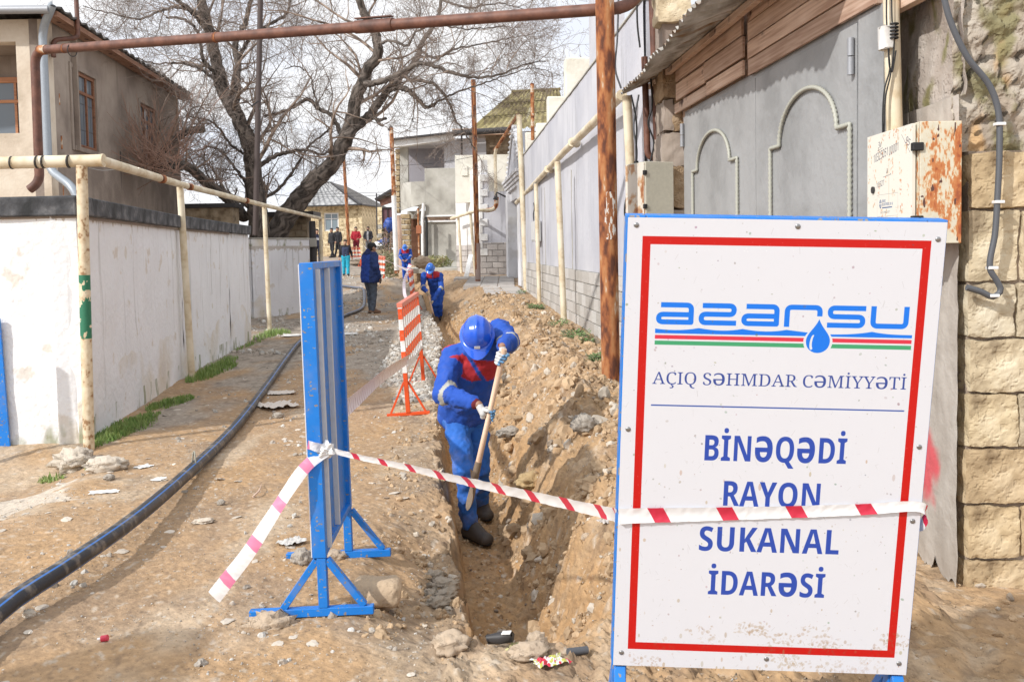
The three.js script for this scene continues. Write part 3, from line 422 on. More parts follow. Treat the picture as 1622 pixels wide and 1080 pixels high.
  mesh('lower_wall', fbox(674, 351, 723, 430, z - 1.3, 1.2, 0.02), M.concrete, t); mesh('lintel', [fbox(676, 343.5, 721, 349, z - 1.2, 0.3, 0.01)], M.wood, t); mesh('sill', [fbox(672, 349, 723, 351.6, z - 1.4, 0.5, 0.005), fbox(674, 340.5, 723, 343, z - 1.45, 0.5, 0.005)], M.white, t);
  mesh('downpipe', tube([P(671, 322, z - 1.5), P(669, 345, z - 1.5), P(670, 410, z - 1.5)], 0.07, 8), M.white, t); mesh('drainpipe', tube([P(674, 344, z - 1.6), P(675.5, 348, z - 1.6), P(676, 416, z - 1.6)], 0.055, 8), M.black, t);
  mesh('strut', [bar(P(669, 322, z - 1.2), P(655, 345, z + 0.6), 0.1, 0.1)], M.white, t);
  rebase(t, P(690, 424, z));
  const o = thing('roofed_building', 'tall building behind with a mossy olive corrugated roof', 'building'), zz = 48, oliveM = mat(W1, { map: tex(512, 512, (u, v) => { const a = fb(u, v, 6, 6, 5, 161); let c = ramp([[0.3, [0.15, 0.12, 0.05]], [0.5, [0.24, 0.2, 0.085]], [0.7, [0.35, 0.3, 0.15]]], a); if (fb(u, v, 26, 2, 2, 166) > 0.78) c = [0.42, 0.38, 0.26]; return c; }, true, [5, 5]), rough: 0.95, side: THREE.DoubleSide });
  mesh('roof', roofFace(P(737, 211, zz), P(902, 196, zz), P(886, 142, zz + 6), P(812, 146, zz + 6), 0.34, 0.06), oliveM, o); mesh('wall', fbox(744, 208, 895, 330, zz + 0.8, 5), M.tan, o); mesh('ridge', bar(P(810, 145, zz + 6), P(888, 141, zz + 6), 0.3, 0.12, 0.02), oliveM, o);
  { const g = []; const a = P(737, 211, zz), d = P(812, 146, zz + 6), b = P(902, 196, zz), c = P(886, 142, zz + 6); for (const v of [0.33, 0.66]) g.push(bar(a.clone().lerp(d, v).add(new THREE.Vector3(0, 0.09, 0)), b.clone().lerp(c, v).add(new THREE.Vector3(0, 0.09, 0)), 0.1, 0.03)); mesh('sheet_lap', g, mat([0.1, 0.088, 0.03], { rough: 0.95 }), o); }
  rebase(o, V(0, 0.5, zz));
}
{ // white corner building with quoins
  const t = thing('corner_wall_building', 'white corner building with block quoins and a brick foot behind the thin rusty pole', 'building'), z = 33, base = P(785, 438, z).y;
  mesh('upper_wall', fbox(721, 245, 812, 320, z + 1.2, 0.3), M.creamWall, t);
  mesh('front_wall', [fbox(762, 303, 812, 384, z, 0.3), fbox(762, 274, 772, 303, z, 0.3)], M.lilac, t);
  const wl = [P(762, 300, z).x, z, P(721, 300, z + 3).x, z + 3], S = fr(wl[2], wl[3], wl[0], wl[1]);
  const yt = P(745, 280, z + 1).y, ym = P(740, 396, z + 1.5).y; mesh('side_wall', [bx(0, S.len - 0.01, ym, yt, -0.3, 0, 0, S), prism([[0.6, yt], [S.len - 0.01, yt], [S.len - 0.01, yt + 0.5]], -0.25, -0.01, S)], M.white, t);
  const bm = [0.5, 0.44, 0.56].map((c) => mat([c, c * 0.93, c * 0.87], { map: T.cloth, bump: bumpPit, bs: 0.01, rough: 0.95 })); let k = 0;
  const x0 = P(762, 410, z).x, x1 = P(812, 410, z).x, yb = P(785, 384, z).y; mesh('brick_foot', [bx(x0 + 0.01, x1, base - 0.3, yb - 0.005, -z - 0.3, -z - 0.03), bx(0, S.len, base - 0.3, ym - 0.005, -0.3, -0.02, 0, S)], bm[1], t);
  for (let y = base - 0.1; y < yb - 0.05; y += 0.205, k++) { for (let x = x0 + (k % 2 ? -0.2 : 0); x < x1; x += 0.4) { const a = Math.max(x0, x), b = Math.min(x1, x + 0.385); if (b - a > 0.06) mesh('brick', bx(a, b, y, Math.min(yb, y + 0.193), -z - 0.05, -z + 0.014, 0.01), bm[(k * 2 + Math.round(x * 2.5) + 30) % 3], t); } for (let s = (k % 2) * 0.2; s < S.len - 0.1; s += 0.4) mesh('brick', bx(s, Math.min(S.len - 0.02, s + 0.385), y, Math.min(ym, y + 0.193), -0.05, 0.012, 0.01, S), bm[(k + Math.round(s * 2.5)) % 3], t); }
  for (let i = 0; i < 11; i++) { const y = 276 + i * 11.8, w = i % 2 ? 764.5 : 772.5; mesh('quoin', fbox(759.6, y, w, y + 11, z - 0.05, 0.3, 0.015), M.white, t); }
  mesh('vent', fbox(731, 262, 740, 278, z + 1.15, 0.06), M.creamWall, t);
  rebase(t, P(762, 438, z));
  const d = thing('leaning_board', 'narrow white board leaning on the side wall of the white corner building', 'board'); mesh('board', [bar(P(738, 440, 31.9), P(746, 403, 32.4), 0.16, 0.03)], M.white, d); rebase(d, P(735, 440, 31.5));
}
{ // ornate white portal at the end of the right wall
  const t = thing('portal', 'ornate white gate portal with pediment between the corner building and grey wall', 'portal'), A = P(807, 430, 32), B = P(830, 455, 26.6), S = fr(A.x, 32, B.x, 26.6), y0 = A.y - 0.3, yc = P(812, 300, 29.5).y, L = S.len;
  const wm = mat([0.86, 0.87, 0.91], { map: T.white, bump: bumpFine, bs: 0.005, rough: 0.9 }), greyM = mat([0.45, 0.455, 0.49], { map: T.cloth, rough: 0.9 });
  mesh('pillar', bx(0, 0.75, y0, yc, -0.4, 0.1, 0.02, S), wm, t); mesh('pillar', bx(L - 0.75, L, y0, yc, -0.4, 0.1, 0.02, S), wm, t); mesh('door', bx(0.75, L - 0.75, y0, yc - 0.3, -0.4, -0.32, 0, S), greyM, t); mesh('wall', bx(0.752, L - 0.752, yc - 0.3, yc, -0.4, -0.02, 0.01, S), wm, t);
  const step = []; for (let i = 0; i < 4; i++) step.push(bx(-0.04 - i * 0.03, L + 0.04 + i * 0.03, yc + 0.002 + i * 0.1, yc + 0.1 + i * 0.1, -0.4, 0.07 + i * 0.045, 0.012, S)); mesh('cornice', step, wm, t);
  mesh('pediment', prism([[0, yc + 0.4], [L, yc + 0.4], [L * 0.5, yc + 1.75]], -0.4, 0.0, S), greyM, t);
  const rl = (a, b) => a.clone().applyMatrix4(S); const pA = rl(new THREE.Vector3(-0.1, yc + 0.4, -0.05)), pB = rl(new THREE.Vector3(L / 2, yc + 1.9, -0.05)), pC = rl(new THREE.Vector3(L + 0.1, yc + 0.4, -0.05)); mesh('raking_cornice', [bar(pA, pB, 0.2, 0.14, 0.01), bar(pB, pC, 0.2, 0.138, 0.01)], wm, t);
  const bl = []; for (let i = 1; i < 11; i++) for (const [u, v] of [[pA, pB], [pB, pC]]) { const q = u.clone().lerp(v, i / 11); bl.push(new THREE.SphereGeometry(0.05, 8, 6).translate(q.x - 0.1, q.y + 0.02, q.z).toNonIndexed()); } mesh('bead_moulding', bl.map(triUV), wm, t);
  const lamp = mesh('wall_lamp', tube([rl(new THREE.Vector3(0.3, yc - 0.1, 0.1)), rl(new THREE.Vector3(0.3, yc + 0.05, 0.4)), rl(new THREE.Vector3(0.3, yc - 0.2, 0.45))], [0.03, 0.03, 0.09], 8), M.darkMetal, t);
  rebase(t, V(A.x, y0 + 0.3, 32));
}
// ---------------------------------------------------------------- right side: grey wall, pipes, metal gate, stone wall
function hit(px, py, M_) {                                           // a line of sight on the face of a wall, in the wall's own axes
  const inv = M_.clone().invert(), o = camera.position.clone().applyMatrix4(inv), d = ray(px, py).transformDirection(inv); return o.addScaledVector(d, -o.z / d.z);
}
const RW = fr(0.29, 26.4, 1.36, 9.6), rwX = (z) => lerp(1.36, 0.29, (z - 9.6) / 16.8);
{
  const t = thing('rendered_wall', 'long pale grey rendered wall with a foot of light blocks on the right of the street', 'wall'), L = RW.len;
  const top = hit(944, 97, RW).y, hb = 1.27; mesh('wall_face', [sheet(0, L, hb, top, 0, 90, 24, RW, 0.014, 1.1), bx(0, L, -0.2, top, -0.25, -0.035, 0, RW)], M.lilac, t);
  mesh('wall_cap', lumpy(bx(-0.02, L + 0.02, top, top + 0.03, -0.27, 0.02, 0.008), 0.01, 2).applyMatrix4(RW), M.concrete, t);
  for (const [px, y0] of [[863, 300], [905, 250]]) { const s = hit(px, y0, RW).x; mesh('expansion_joint', bx(s, s + 0.012, hb, top - 1.2, -0.02, 0.012, 0, RW), M.concrete, t); }
  const bm = [[0.56, 0.53, 0.49], [0.5, 0.47, 0.43], [0.6, 0.575, 0.54], [0.46, 0.43, 0.39]].map((c) => mat(c, { map: T.cloth, bump: bumpPit, bs: 0.012, rough: 0.95 })), gs = bx(0, 0.388, 0, 0.166, -0.05, 0, 0.008);
  for (let r = 0, k = 0; r < 6; r++) for (let s = r % 2 ? 0 : -0.2; s < L - 0.2; s += 0.4, k++) { const y = hb - 0.176 * (r + 1), w = RW.clone().multiply(new THREE.Matrix4().makeTranslation(Math.max(s, 0.001), y, 0.012 + 0.006 * hashv(k, r, 2))); const o = mesh('block', gs, bm[Math.floor(hashv(k, r, 8) * 4)], t); o.applyMatrix4(w); }
  mesh('mortar', bx(0, L, -0.2, hb - 0.003, -0.03, -0.002, 0, RW), M.concrete, t);
  rebase(t, V(rwX(15), 0.3, 15));
  const s = thing('stepped_parapet', 'cream walls stepping up behind the long grey wall', 'wall');
  for (const [a, b, y, z, yb] of [[896, 948, 90, 16.9, 330], [868, 910, 152, 20, 330], [850, 885, 194, 22.5, 330], [833, 868, 209, 24.8, 330]]) mesh('wall', lumpy(fbox(a, y, b, yb, z, 0.4, 0.03), 0.01, 3), M.creamWall, s);
  mesh('pole', tube([P(843, 132, 23), P(844, 222, 23)], 0.045, 8), M.rust, s); mesh('wall', fbox(945, -60, 990, 200, 13.4, 1.2), M.lilac, s);
  rebase(s, V(1.4, 0, 17));
  // grey cabinet on the wall
  const c = thing('cabinet', 'small pale grey service cabinet hanging on the long grey wall', 'cabinet'), q = hit(855, 350, RW), q2 = hit(871, 384, RW), z = 0.16;
  const a = hit(853, 351, RW), b = hit(868, 381, RW); mesh('cabinet_body', bx(a.x, a.x + 0.75, b.y, a.y, 0.02, z, 0.01, RW), mat([0.55, 0.55, 0.54], { rough: 0.5 }), c); mesh('door', bx(a.x + 0.03, a.x + 0.72, b.y + 0.03, a.y - 0.03, z, z + 0.012, 0.004, RW), mat([0.6, 0.6, 0.59], { rough: 0.5 }), c);
  mesh('pipe', tube([new THREE.Vector3(a.x + 0.35, a.y, 0.1), new THREE.Vector3(a.x + 0.35, 3.05, 0.1)].map((p) => p.applyMatrix4(RW)), 0.03, 8), M.galv, c); mesh('cable', tube(smooth([[0.3, 0], [0.2, 0.15], [0.45, 0.28], [0.35, 0.4]].map(([x, y]) => new THREE.Vector3(a.x + x, a.y + y, 0.13).applyMatrix4(RW)), 16), 0.012, 6), M.black, c);
  rebase(c, new THREE.Vector3(a.x, b.y, 0).applyMatrix4(RW));
}
{ // the gas pipe along the grey wall
  const t = thing('gas_pipe', 'cream gas pipe on posts along the long grey wall', 'pipe'), pts = [P(818, 322, 27.2), P(832, 307, 25), P(894, 240, 15.1), P(947, 188, 11.6), P(985, 150, 9.75)];
  mesh('pipe', tube([pts[0].clone().add(new THREE.Vector3(0, 0.02, 0)), ...pts.slice(1)], 0.055, 12), M.cream, t);
  for (const [px, py, bx_, by, r] of [[883, 256, 894, 516, 0.048], [849, 291, 854.6, 481, 0.045]]) { const b = G(bx_, by), a = P(px, py, -b.z); mesh('post', tube([a, b.clone().add(new THREE.Vector3(0, -0.1, 0))], r, 10), M.cream, t); }
  const e = G(834, 461); mesh('post', tube([P(822, 182, -e.z), e.clone().add(new THREE.Vector3(0, -0.1, 0))], 0.07, 10), M.cream, t); mesh('valve', tube([P(868, 272, 18), P(867, 262, 18)], 0.04, 8), M.galv, t);
  for (const [px, py, z] of [[870, 268, 17.9], [910, 226, 14]]) { const q = P(px, py, z); mesh('collar', tube([q.clone().add(new THREE.Vector3(-0.04, 0, 0.1)), q.clone().add(new THREE.Vector3(0.04, 0, -0.1))], 0.066, 10), M.cream, t); }
  rebase(t, e);
}
{ // rusty pole and the pipe over the street
  const t = thing('steel_pole', 'thick rusty steel pole with peeling paint behind the sign board', 'pole'), b = G(968, 604), z = -b.z, top = P(957, -60, z);
  const pts = []; for (let i = 0; i <= 20; i++) pts.push(top.clone().lerp(b.clone().add(new THREE.Vector3(0, -0.3, 0)), i / 20));
  mesh('pole_shaft', tube(pts, 0.083, 20), M.rustpole, t);
  const pp = []; for (let i = 0; i <= 10; i++) pp.push(P(963.5, 311, z).lerp(P(965.5, 372, z), i / 10)); 
  { const g = new THREE.CylinderGeometry(0.0846, 0.0846, 0.42, 20, 8, true, 0.1, 1.5), p = g.attributes.position; g.translate(0, 0, 0); const c = P(964.5, 342, z); g.rotateY(-0.9); g.translate(c.x, c.y, c.z); mesh('paper_scraps', g, mat(W1, { map: tex(128, 128, (u, v) => { const a = fb(u, v, 5, 5, 5, 401); return a > 0.5 ? [0.62, 0.6, 0.56] : ramp([[0.3, [0.2, 0.07, 0.03]], [0.5, [0.36, 0.15, 0.06]]], a); }), rough: 0.9, side: THREE.DoubleSide }), t); }
  rebase(t, b);
  const o = thing('overhead_pipe', 'brown gas pipe crossing high over the street', 'pipe'), zl = 12.2, zr = z + 0.16;
  mesh('pipe', tube(bent([P(61, 272, zl), P(54, 80, zl), P(950, 15, zr), P(1003, 11, zr + 0.1), P(1022, -40, zr + 0.3)], 0.2, 8), 0.056, 14), M.brown, o);
  mesh('riser_foot', tube(bent([P(61, 268, zl), P(62.5, 288, zl), P(46, 300, zl)], 0.12, 6), 0.058, 12), M.brown, o);
  const A = P(54, 80, zl), B = P(950, 15, zr), at = (px) => { let k = 0; for (let i = 0; i < 1; i += 0.001) { const q = A.clone().lerp(B, i), s = q.clone().sub(camera.position).applyQuaternion(camera.quaternion.clone().invert()); if (811 + s.x / -s.z * FX > px) { k = i; break; } } return A.clone().lerp(B, k); };
  mesh('sleeve', tube([at(563), at(622)], 0.068, 14), M.brown, o); mesh('strap', [bar(at(563).add(new THREE.Vector3(0, 0.085, 0)), at(620).add(new THREE.Vector3(0, 0.085, 0)), 0.06, 0.012)], M.brown, o);
  mesh('weld_collar', [tube([at(61), at(73)], 0.062, 14), tube([at(340), at(344)], 0.06, 14), tube([at(100), at(103)], 0.06, 14)], M.rust, o);
  const ring = new THREE.TorusGeometry(0.075, 0.006, 6, 20); ring.rotateY(1.2); const rc = at(113); ring.translate(rc.x, rc.y - 0.03, rc.z); mesh('wire_loop', triUV(ring), M.darkMetal, o);
  rebase(o, P(61, 300, zl));
}
const GP = fr(P(1080, 190, 8.6).x, 8.6, P(1398, 20, 4.73).x, 4.73);
{ // grey sheet metal double gate
  const t = thing('metal_gate', 'grey sheet metal double gate with twisted arch mouldings behind the sign board', 'gate');
  const gp = mat(W1, { map: blotch([[0.3, [0.26, 0.264, 0.264]], [0.5, [0.315, 0.32, 0.32]], [0.7, [0.35, 0.355, 0.355]]], 5, 6, 171, 1.6), bump: bumpFine, bs: 0.004, rough: 0.45 });
  const sx = (px, py) => hit(px, py, GP).x, top = hit(1240, 100, GP).y, y0 = 0.3, s0 = sx(1083, 200), sm = sx(1197, 150), s1 = sx(1358, 100), s2 = sx(1399, 40);
  const leaf = (a, b) => { const m = mesh('gate_leaf', bx(a, b, y0, top, -0.04, 0, 0.004, GP), gp, t); return m; };
  const l1 = leaf(s0, sm - 0.004), l2 = leaf(sm + 0.004, s1 - 0.004); mesh('side_panel', bx(s1 + 0.004, s2, y0, top + 0.03, -0.045, -0.004, 0.004, GP), gp, t);
  mesh('gate_rail', [bx(s0, s2, top + 0.002, top + 0.05, -0.05, -0.012, 0.004, GP)], gp, t);
  const rope = mat([0.42, 0.42, 0.36], { rough: 0.5, bump: bumpFine, bs: 0.002 });
  const moulding = (leaf_, xl, yl, xl2, ax, ay, xr2, xr, yr) => {
    const a = hit(xl, yl, GP), b = hit(xl2, yl - 2, GP), c = hit(ax, ay, GP), d = hit(xr2, yr + 4, GP), e = hit(xr, yr, GP), yb = (a.y + e.y) / 2, cx = (b.x + d.x) / 2, rx = (d.x - b.x) / 2, ry = c.y - yb, pts = [], z = 0.016;
    const seg = (p, q) => { const n = Math.ceil(Math.hypot(q[0] - p[0], q[1] - p[1]) / 0.006); for (let i = 0; i < n; i++) pts.push(new THREE.Vector3(lerp(p[0], q[0], i / n), lerp(p[1], q[1], i / n), z)); };
    seg([a.x, y0 + 0.5], [a.x, yb]); seg([a.x, yb], [b.x, yb]); let pr = [b.x, yb]; for (let i = 1; i <= 24; i++) { const f = Math.PI * (1 - i / 24), q = [cx + rx * Math.cos(f), yb + ry * Math.sin(f)]; seg(pr, q); pr = q; } seg([d.x, yb], [e.x, yb]); seg([e.x, yb], [e.x, y0 + 0.5]);
    mesh('twisted_moulding', tube(pts, (u, k) => 0.0125 + 0.0028 * Math.sin(k * 1.25), 7, false).applyMatrix4(GP), rope, leaf_);
  };
  moulding(l2, 1224, 236, 1238, 1284, 139, 1330, 1351, 196); moulding(l1, 1100, 271, 1107, 1136, 205, 1159, 1171, 251);
  for (const [px, a, b, lf] of [[1354, 60, 118, l2], [1084, 196, 232, l1]]) { const p = hit(px, a, GP), q = hit(px + 1, b, GP), m = (p.y + q.y) / 2; mesh('hinge', [tube([new THREE.Vector3(p.x, p.y, 0.02), new THREE.Vector3(p.x, m + 0.003, 0.02)], 0.018, 10).applyMatrix4(GP), tube([new THREE.Vector3(p.x, m - 0.003, 0.02), new THREE.Vector3(p.x, q.y, 0.02)], 0.018, 10).applyMatrix4(GP)], M.galv, lf); }
  rebase(t, new THREE.Vector3(0, y0, 0).applyMatrix4(GP));
  // boards over the gate
  const w = thing('timber_boards', 'rough timber boards nailed over the grey metal gate', 'boards'), wy = (px, py) => hit(px, py, GP).y, wm = [M.wood, mat([1.12, 1.1, 1.08], { map: T.wood.clone(), bump: bumpFine, bs: 0.002, rough: 0.8 }), mat([0.84, 0.8, 0.78], { map: T.wood.clone(), bump: bumpFine, bs: 0.002, rough: 0.8 })];
  wm[1].map.offset.set(0.3, 0.45); wm[2].map.offset.set(0.7, 0.2);
  const pl = (a, b, y0_, y1_, z, k) => mesh('plank', bx(sx(a, 100) + 0.003, sx(b, 100) - 0.003, y0_, y1_, z, z + 0.022, 0.004, GP), wm[k % 3], w);
  pl(1077, 1184, wy(1077, 130), wy(1077, 102), 0.02, 0); pl(1077, 1124, wy(1077, 160), wy(1077, 134), 0.018, 1); pl(1124, 1187, wy(1077, 159), wy(1077, 133), 0.026, 2); pl(1074, 1127, wy(1074, 181), wy(1074, 166), 0.015, 0); pl(1127, 1186, wy(1074, 182), wy(1074, 164), 0.022, 1);
  pl(1190, 1393, wy(1190, 93.5), wy(1190, 67), 0.006, 1); pl(1190, 1392, wy(1190, 120), wy(1190, 95.5), 0.002, 2); pl(1190, 1391, wy(1190, 65), wy(1190, 37), 0.004, 0); pl(1190, 1392, wy(1190, 35.5), wy(1190, 8), 0.006, 1);
  pl(1077, 1186, wy(1077, 100), wy(1077, 74), 0.014, 2);
  mesh('backing_board', bx(s0 - 0.25, s2 + 0.3, top - 0.02, top + 0.9, -0.1, -0.05, 0, GP), M.wood, w);
  mesh('batten', [bx(sx(1184, 60), sx(1191, 60), top + 0.05, top + 0.62, -0.03, 0.0, 0.003, GP), bx(sx(1390, 10), sx(1396, 10), top + 0.03, top + 0.8, -0.02, 0.02, 0.003, GP)], wm[2], w);
  rebase(w, new THREE.Vector3(0, top, 0).applyMatrix4(GP));
  // corrugated awning
  const aw = thing('corrugated_awning', 'grey corrugated sheet awning jutting out over the metal gate', 'awning'), zf = 9.55, A = P(985, 150, zf), Bq = P(1110, 0, 5.95), dir = Bq.clone().sub(A), B = A.clone().addScaledVector(dir, (zf - 4.9) / (zf - 5.95));
  const yi = wy(1076, 96), C = new THREE.Vector3(sx(1398, 20) + 0.1, yi, -0.02).applyMatrix4(GP), D = new THREE.Vector3(-0.9, yi, -0.02).applyMatrix4(GP);
  const sheetM = mat(W1, { map: tex(512, 512, (u, v) => { const a = fb(u, v, 7, 7, 6, 181), s = fb(u, v, 40, 4, 4, 186); let c = ramp([[0.3, [0.26, 0.235, 0.2]], [0.5, [0.42, 0.4, 0.365]], [0.7, [0.56, 0.545, 0.52]]], a); if (s > 0.6) c = mixc(c, [0.23, 0.14, 0.07], clamp((s - 0.6) * 5)); return c; }, true, [2, 1.2]), rough: 0.65, metal: 0.25, side: THREE.DoubleSide });
  { // sheet with thickness and a ragged outer edge
    const n = 340, rows = 6, grids = [[], []], nr = B.clone().sub(A).cross(D.clone().sub(A)).normalize(); if (nr.y < 0) nr.negate();
    const LL = A.distanceTo(B), gs = []; for (let s = 0; s < 2; s++) { const pos = [], uv = [], idx = []; for (let j = 0; j <= rows; j++) for (let i = 0; i <= n; i++) { const u = i / n, ph = u * LL / 0.125 * Math.PI * 2, rag = 0.014 * (n2(u * 40, 2) + (Math.floor(u * LL / 0.74) % 2 ? 1.2 : -1.2)), v = lerp(rag, 1, j / rows), sag = 0.02 * n2(u * 5, v * 2); const q = A.clone().lerp(B, u).lerp(D.clone().lerp(C, u), v).addScaledVector(nr, 0.016 * Math.sin(ph) + s * 0.0025 + sag * (1 - v)); pos.push(q.x, q.y, q.z); uv.push(u * LL, v * 0.8); }
      for (let j = 0; j < rows; j++) for (let i = 0; i < n; i++) { const a = j * (n + 1) + i; s ? idx.push(a, a + 1, a + n + 2, a, a + n + 2, a + n + 1) : idx.push(a, a + n + 2, a + 1, a, a + n + 1, a + n + 2); }
      const g = new THREE.BufferGeometry(); g.setAttribute('position', new THREE.Float32BufferAttribute(pos, 3)); g.setAttribute('uv', new THREE.Float32BufferAttribute(uv, 2)); g.setIndex(idx); g.computeVertexNormals(); gs.push(g); }
    mesh('sheet', gs, sheetM, aw);
  }
  mesh('bearer', [bar(A.clone().lerp(D, 0.75).add(new THREE.Vector3(0, -0.05, 0)), B.clone().lerp(C, 0.75).add(new THREE.Vector3(0, -0.05, 0)), 0.05, 0.05, 0.004)], M.wood, aw); rebase(aw, A);
  const cp = thing('support_pipe', 'slim cream pipe holding up the far corner of the awning', 'pipe'), zb = 9.5; mesh('pipe', tube([P(993, 152, zb), P(1003, 345, zb), P(1004, 620, zb)], 0.047, 12), M.cream, cp); mesh('clamp', tube([P(1001, 268, zb), P(1001.3, 276, zb)], 0.052, 12), M.plastic, cp); rebase(cp, P(1004, 620, zb));
  const wp = thing('conduit', 'short white plastic conduit beside the far meter box', 'conduit'); mesh('pipe', tube([P(1002, 280, 9.2), P(1004, 480, 9.2)], 0.05, 12), M.plastic, wp); rebase(wp, P(1004, 480, 9.2));
  const bp = thing('riser_pipe', 'two brown riser pipes joined by an elbow behind the awning', 'pipe'), z3 = 9.35; mesh('pipe', tube([P(1033, -30, z3), P(1046, 345, z3), P(1048, 480, z3)], 0.04, 12), M.brown, bp); mesh('pipe', tube(bent([P(1021, 90, z3), P(1026, 250, z3), P(1046, 251, z3)], 0.08), 0.032, 10), M.brown, bp); rebase(bp, P(1048, 480, z3));
  const cb = thing('hanging_cables', 'bundle of thin dark cables hanging beside the slim cream pipe', 'cables');
  for (const [k, pts] of [[0, [[1000, 150], [1008, 190], [1008, 230], [1006, 268], [995, 300], [990, 340], [996, 352]]], [1, [[1012, 150], [1004, 200], [1009, 240], [1007, 270]]], [2, [[1031, 120], [1033, 170], [1027, 195], [1036, 225], [1030, 258]]], [3, [[980, -10], [978, 60], [975, 110], [984, 140]]], [4, [[1009, -10], [1010, 40], [1014, 75]]]]) mesh('cable', tube(smooth(pts.map(([a, b]) => P(a, b, 9.1)), 30), 0.009, 6), k % 2 ? M.cable : M.black, cb);
  mesh('connector', tube([P(1008, 255, 9.08), P(1008.6, 274, 9.08)], 0.022, 8), M.black, cb); rebase(cb, P(1000, 352, 9.1));
}
const knock = (g, amp, f, s = 0) => { const p = g.attributes.position, n = g.attributes.normal; for (let i = 0; i < p.count; i++) { const x = p.getX(i), y = p.getY(i), z = p.getZ(i), a = amp * fbm3(x * f + s, y * f, z * f, 4); p.setXYZ(i, x + n.getX(i) * a, y + n.getY(i) * a, z + n.getZ(i) * a); } g.computeVertexNormals(); return g; };
const stoneMs = [[1.12, 1.08, 0.98], [1.1, 1.03, 0.88], [1.06, 1.05, 1.0], [1.06, 0.94, 0.76], [0.98, 0.86, 0.7]].map((c) => mat(c, { map: T.stone, bump: bumpPit, bs: 0.012, rough: 0.96 }));
{ // stone pier between gate and wall at far end of the gate
  const t = thing('stone_pier', 'rough brown stone pier at the far post of the grey gate', 'pier'), z = 8.75;
  let k = 0; for (const [a, b, c, d] of [[1050, 1084, 108, 155], [1052, 1066, 158, 205], [1067, 1082, 156, 208], [1048, 1084, 210, 262], [1050, 1085, 265, 330], [1048, 1085, 333, 400], [1050, 1084, 403, 470]]) { const p = P((a + b) / 2, (c + d) / 2, z), w = (b - a) / FX * z, h = (d - c) / FX * z, o = mesh('stone', stoneBox(w, h, 0.5, k++, 0.02, 8), k % 2 ? mat([0.72, 0.6, 0.5], { map: T.stone, bump: bumpPit, bs: 0.02, rough: 0.95 }) : M.tan, t); o.position.copy(p).add(new THREE.Vector3(0, 0, -0.25)); }
  { const p = P(1064, 15, z + 0.2), o = mesh('stone', stoneBox(0.32, 0.3, 0.3, 40, 0.02, 8), stoneMs[0], t); o.position.copy(p); }
  mesh('core', fbox(1052, 20, 1084, 560, z + 0.12, 0.6), M.tan, t); rebase(t, P(1066, 560, z));
  const b = thing('meter_box', 'small cream and rusty meter box near the brown riser pipes', 'meter box'), c = P(1038, 300, 8.55), o = new THREE.Matrix4().makeRotationY(0.42).setPosition(c), rb = mat(W1, { map: blotch([[0.3, [0.3, 0.11, 0.04]], [0.42, [0.5, 0.32, 0.18]], [0.52, [0.64, 0.6, 0.52]], [0.7, [0.68, 0.64, 0.56]]], 5, 6, 191, 0.5), rough: 0.6 });
  mesh('box_body', bx(-0.1, 0.2, -0.25, 0.25, -0.34, 0, 0.008).applyMatrix4(o), mat([0.55, 0.52, 0.42], { rough: 0.55, map: T.cloth }), b); mesh('door', bx(-0.112, -0.1, -0.24, 0.24, -0.33, -0.01, 0.003).applyMatrix4(o), rb, b); mesh('hinge', [bx(-0.118, -0.09, 0.13, 0.17, -0.02, 0.012, 0.003).applyMatrix4(o), bx(-0.118, -0.09, -0.17, -0.13, -0.02, 0.012, 0.003).applyMatrix4(o)], M.black, b); rebase(b, c.clone().add(new THREE.Vector3(0, -0.25, 0)));
}
const PZ = 4.27, PX = 2.03;
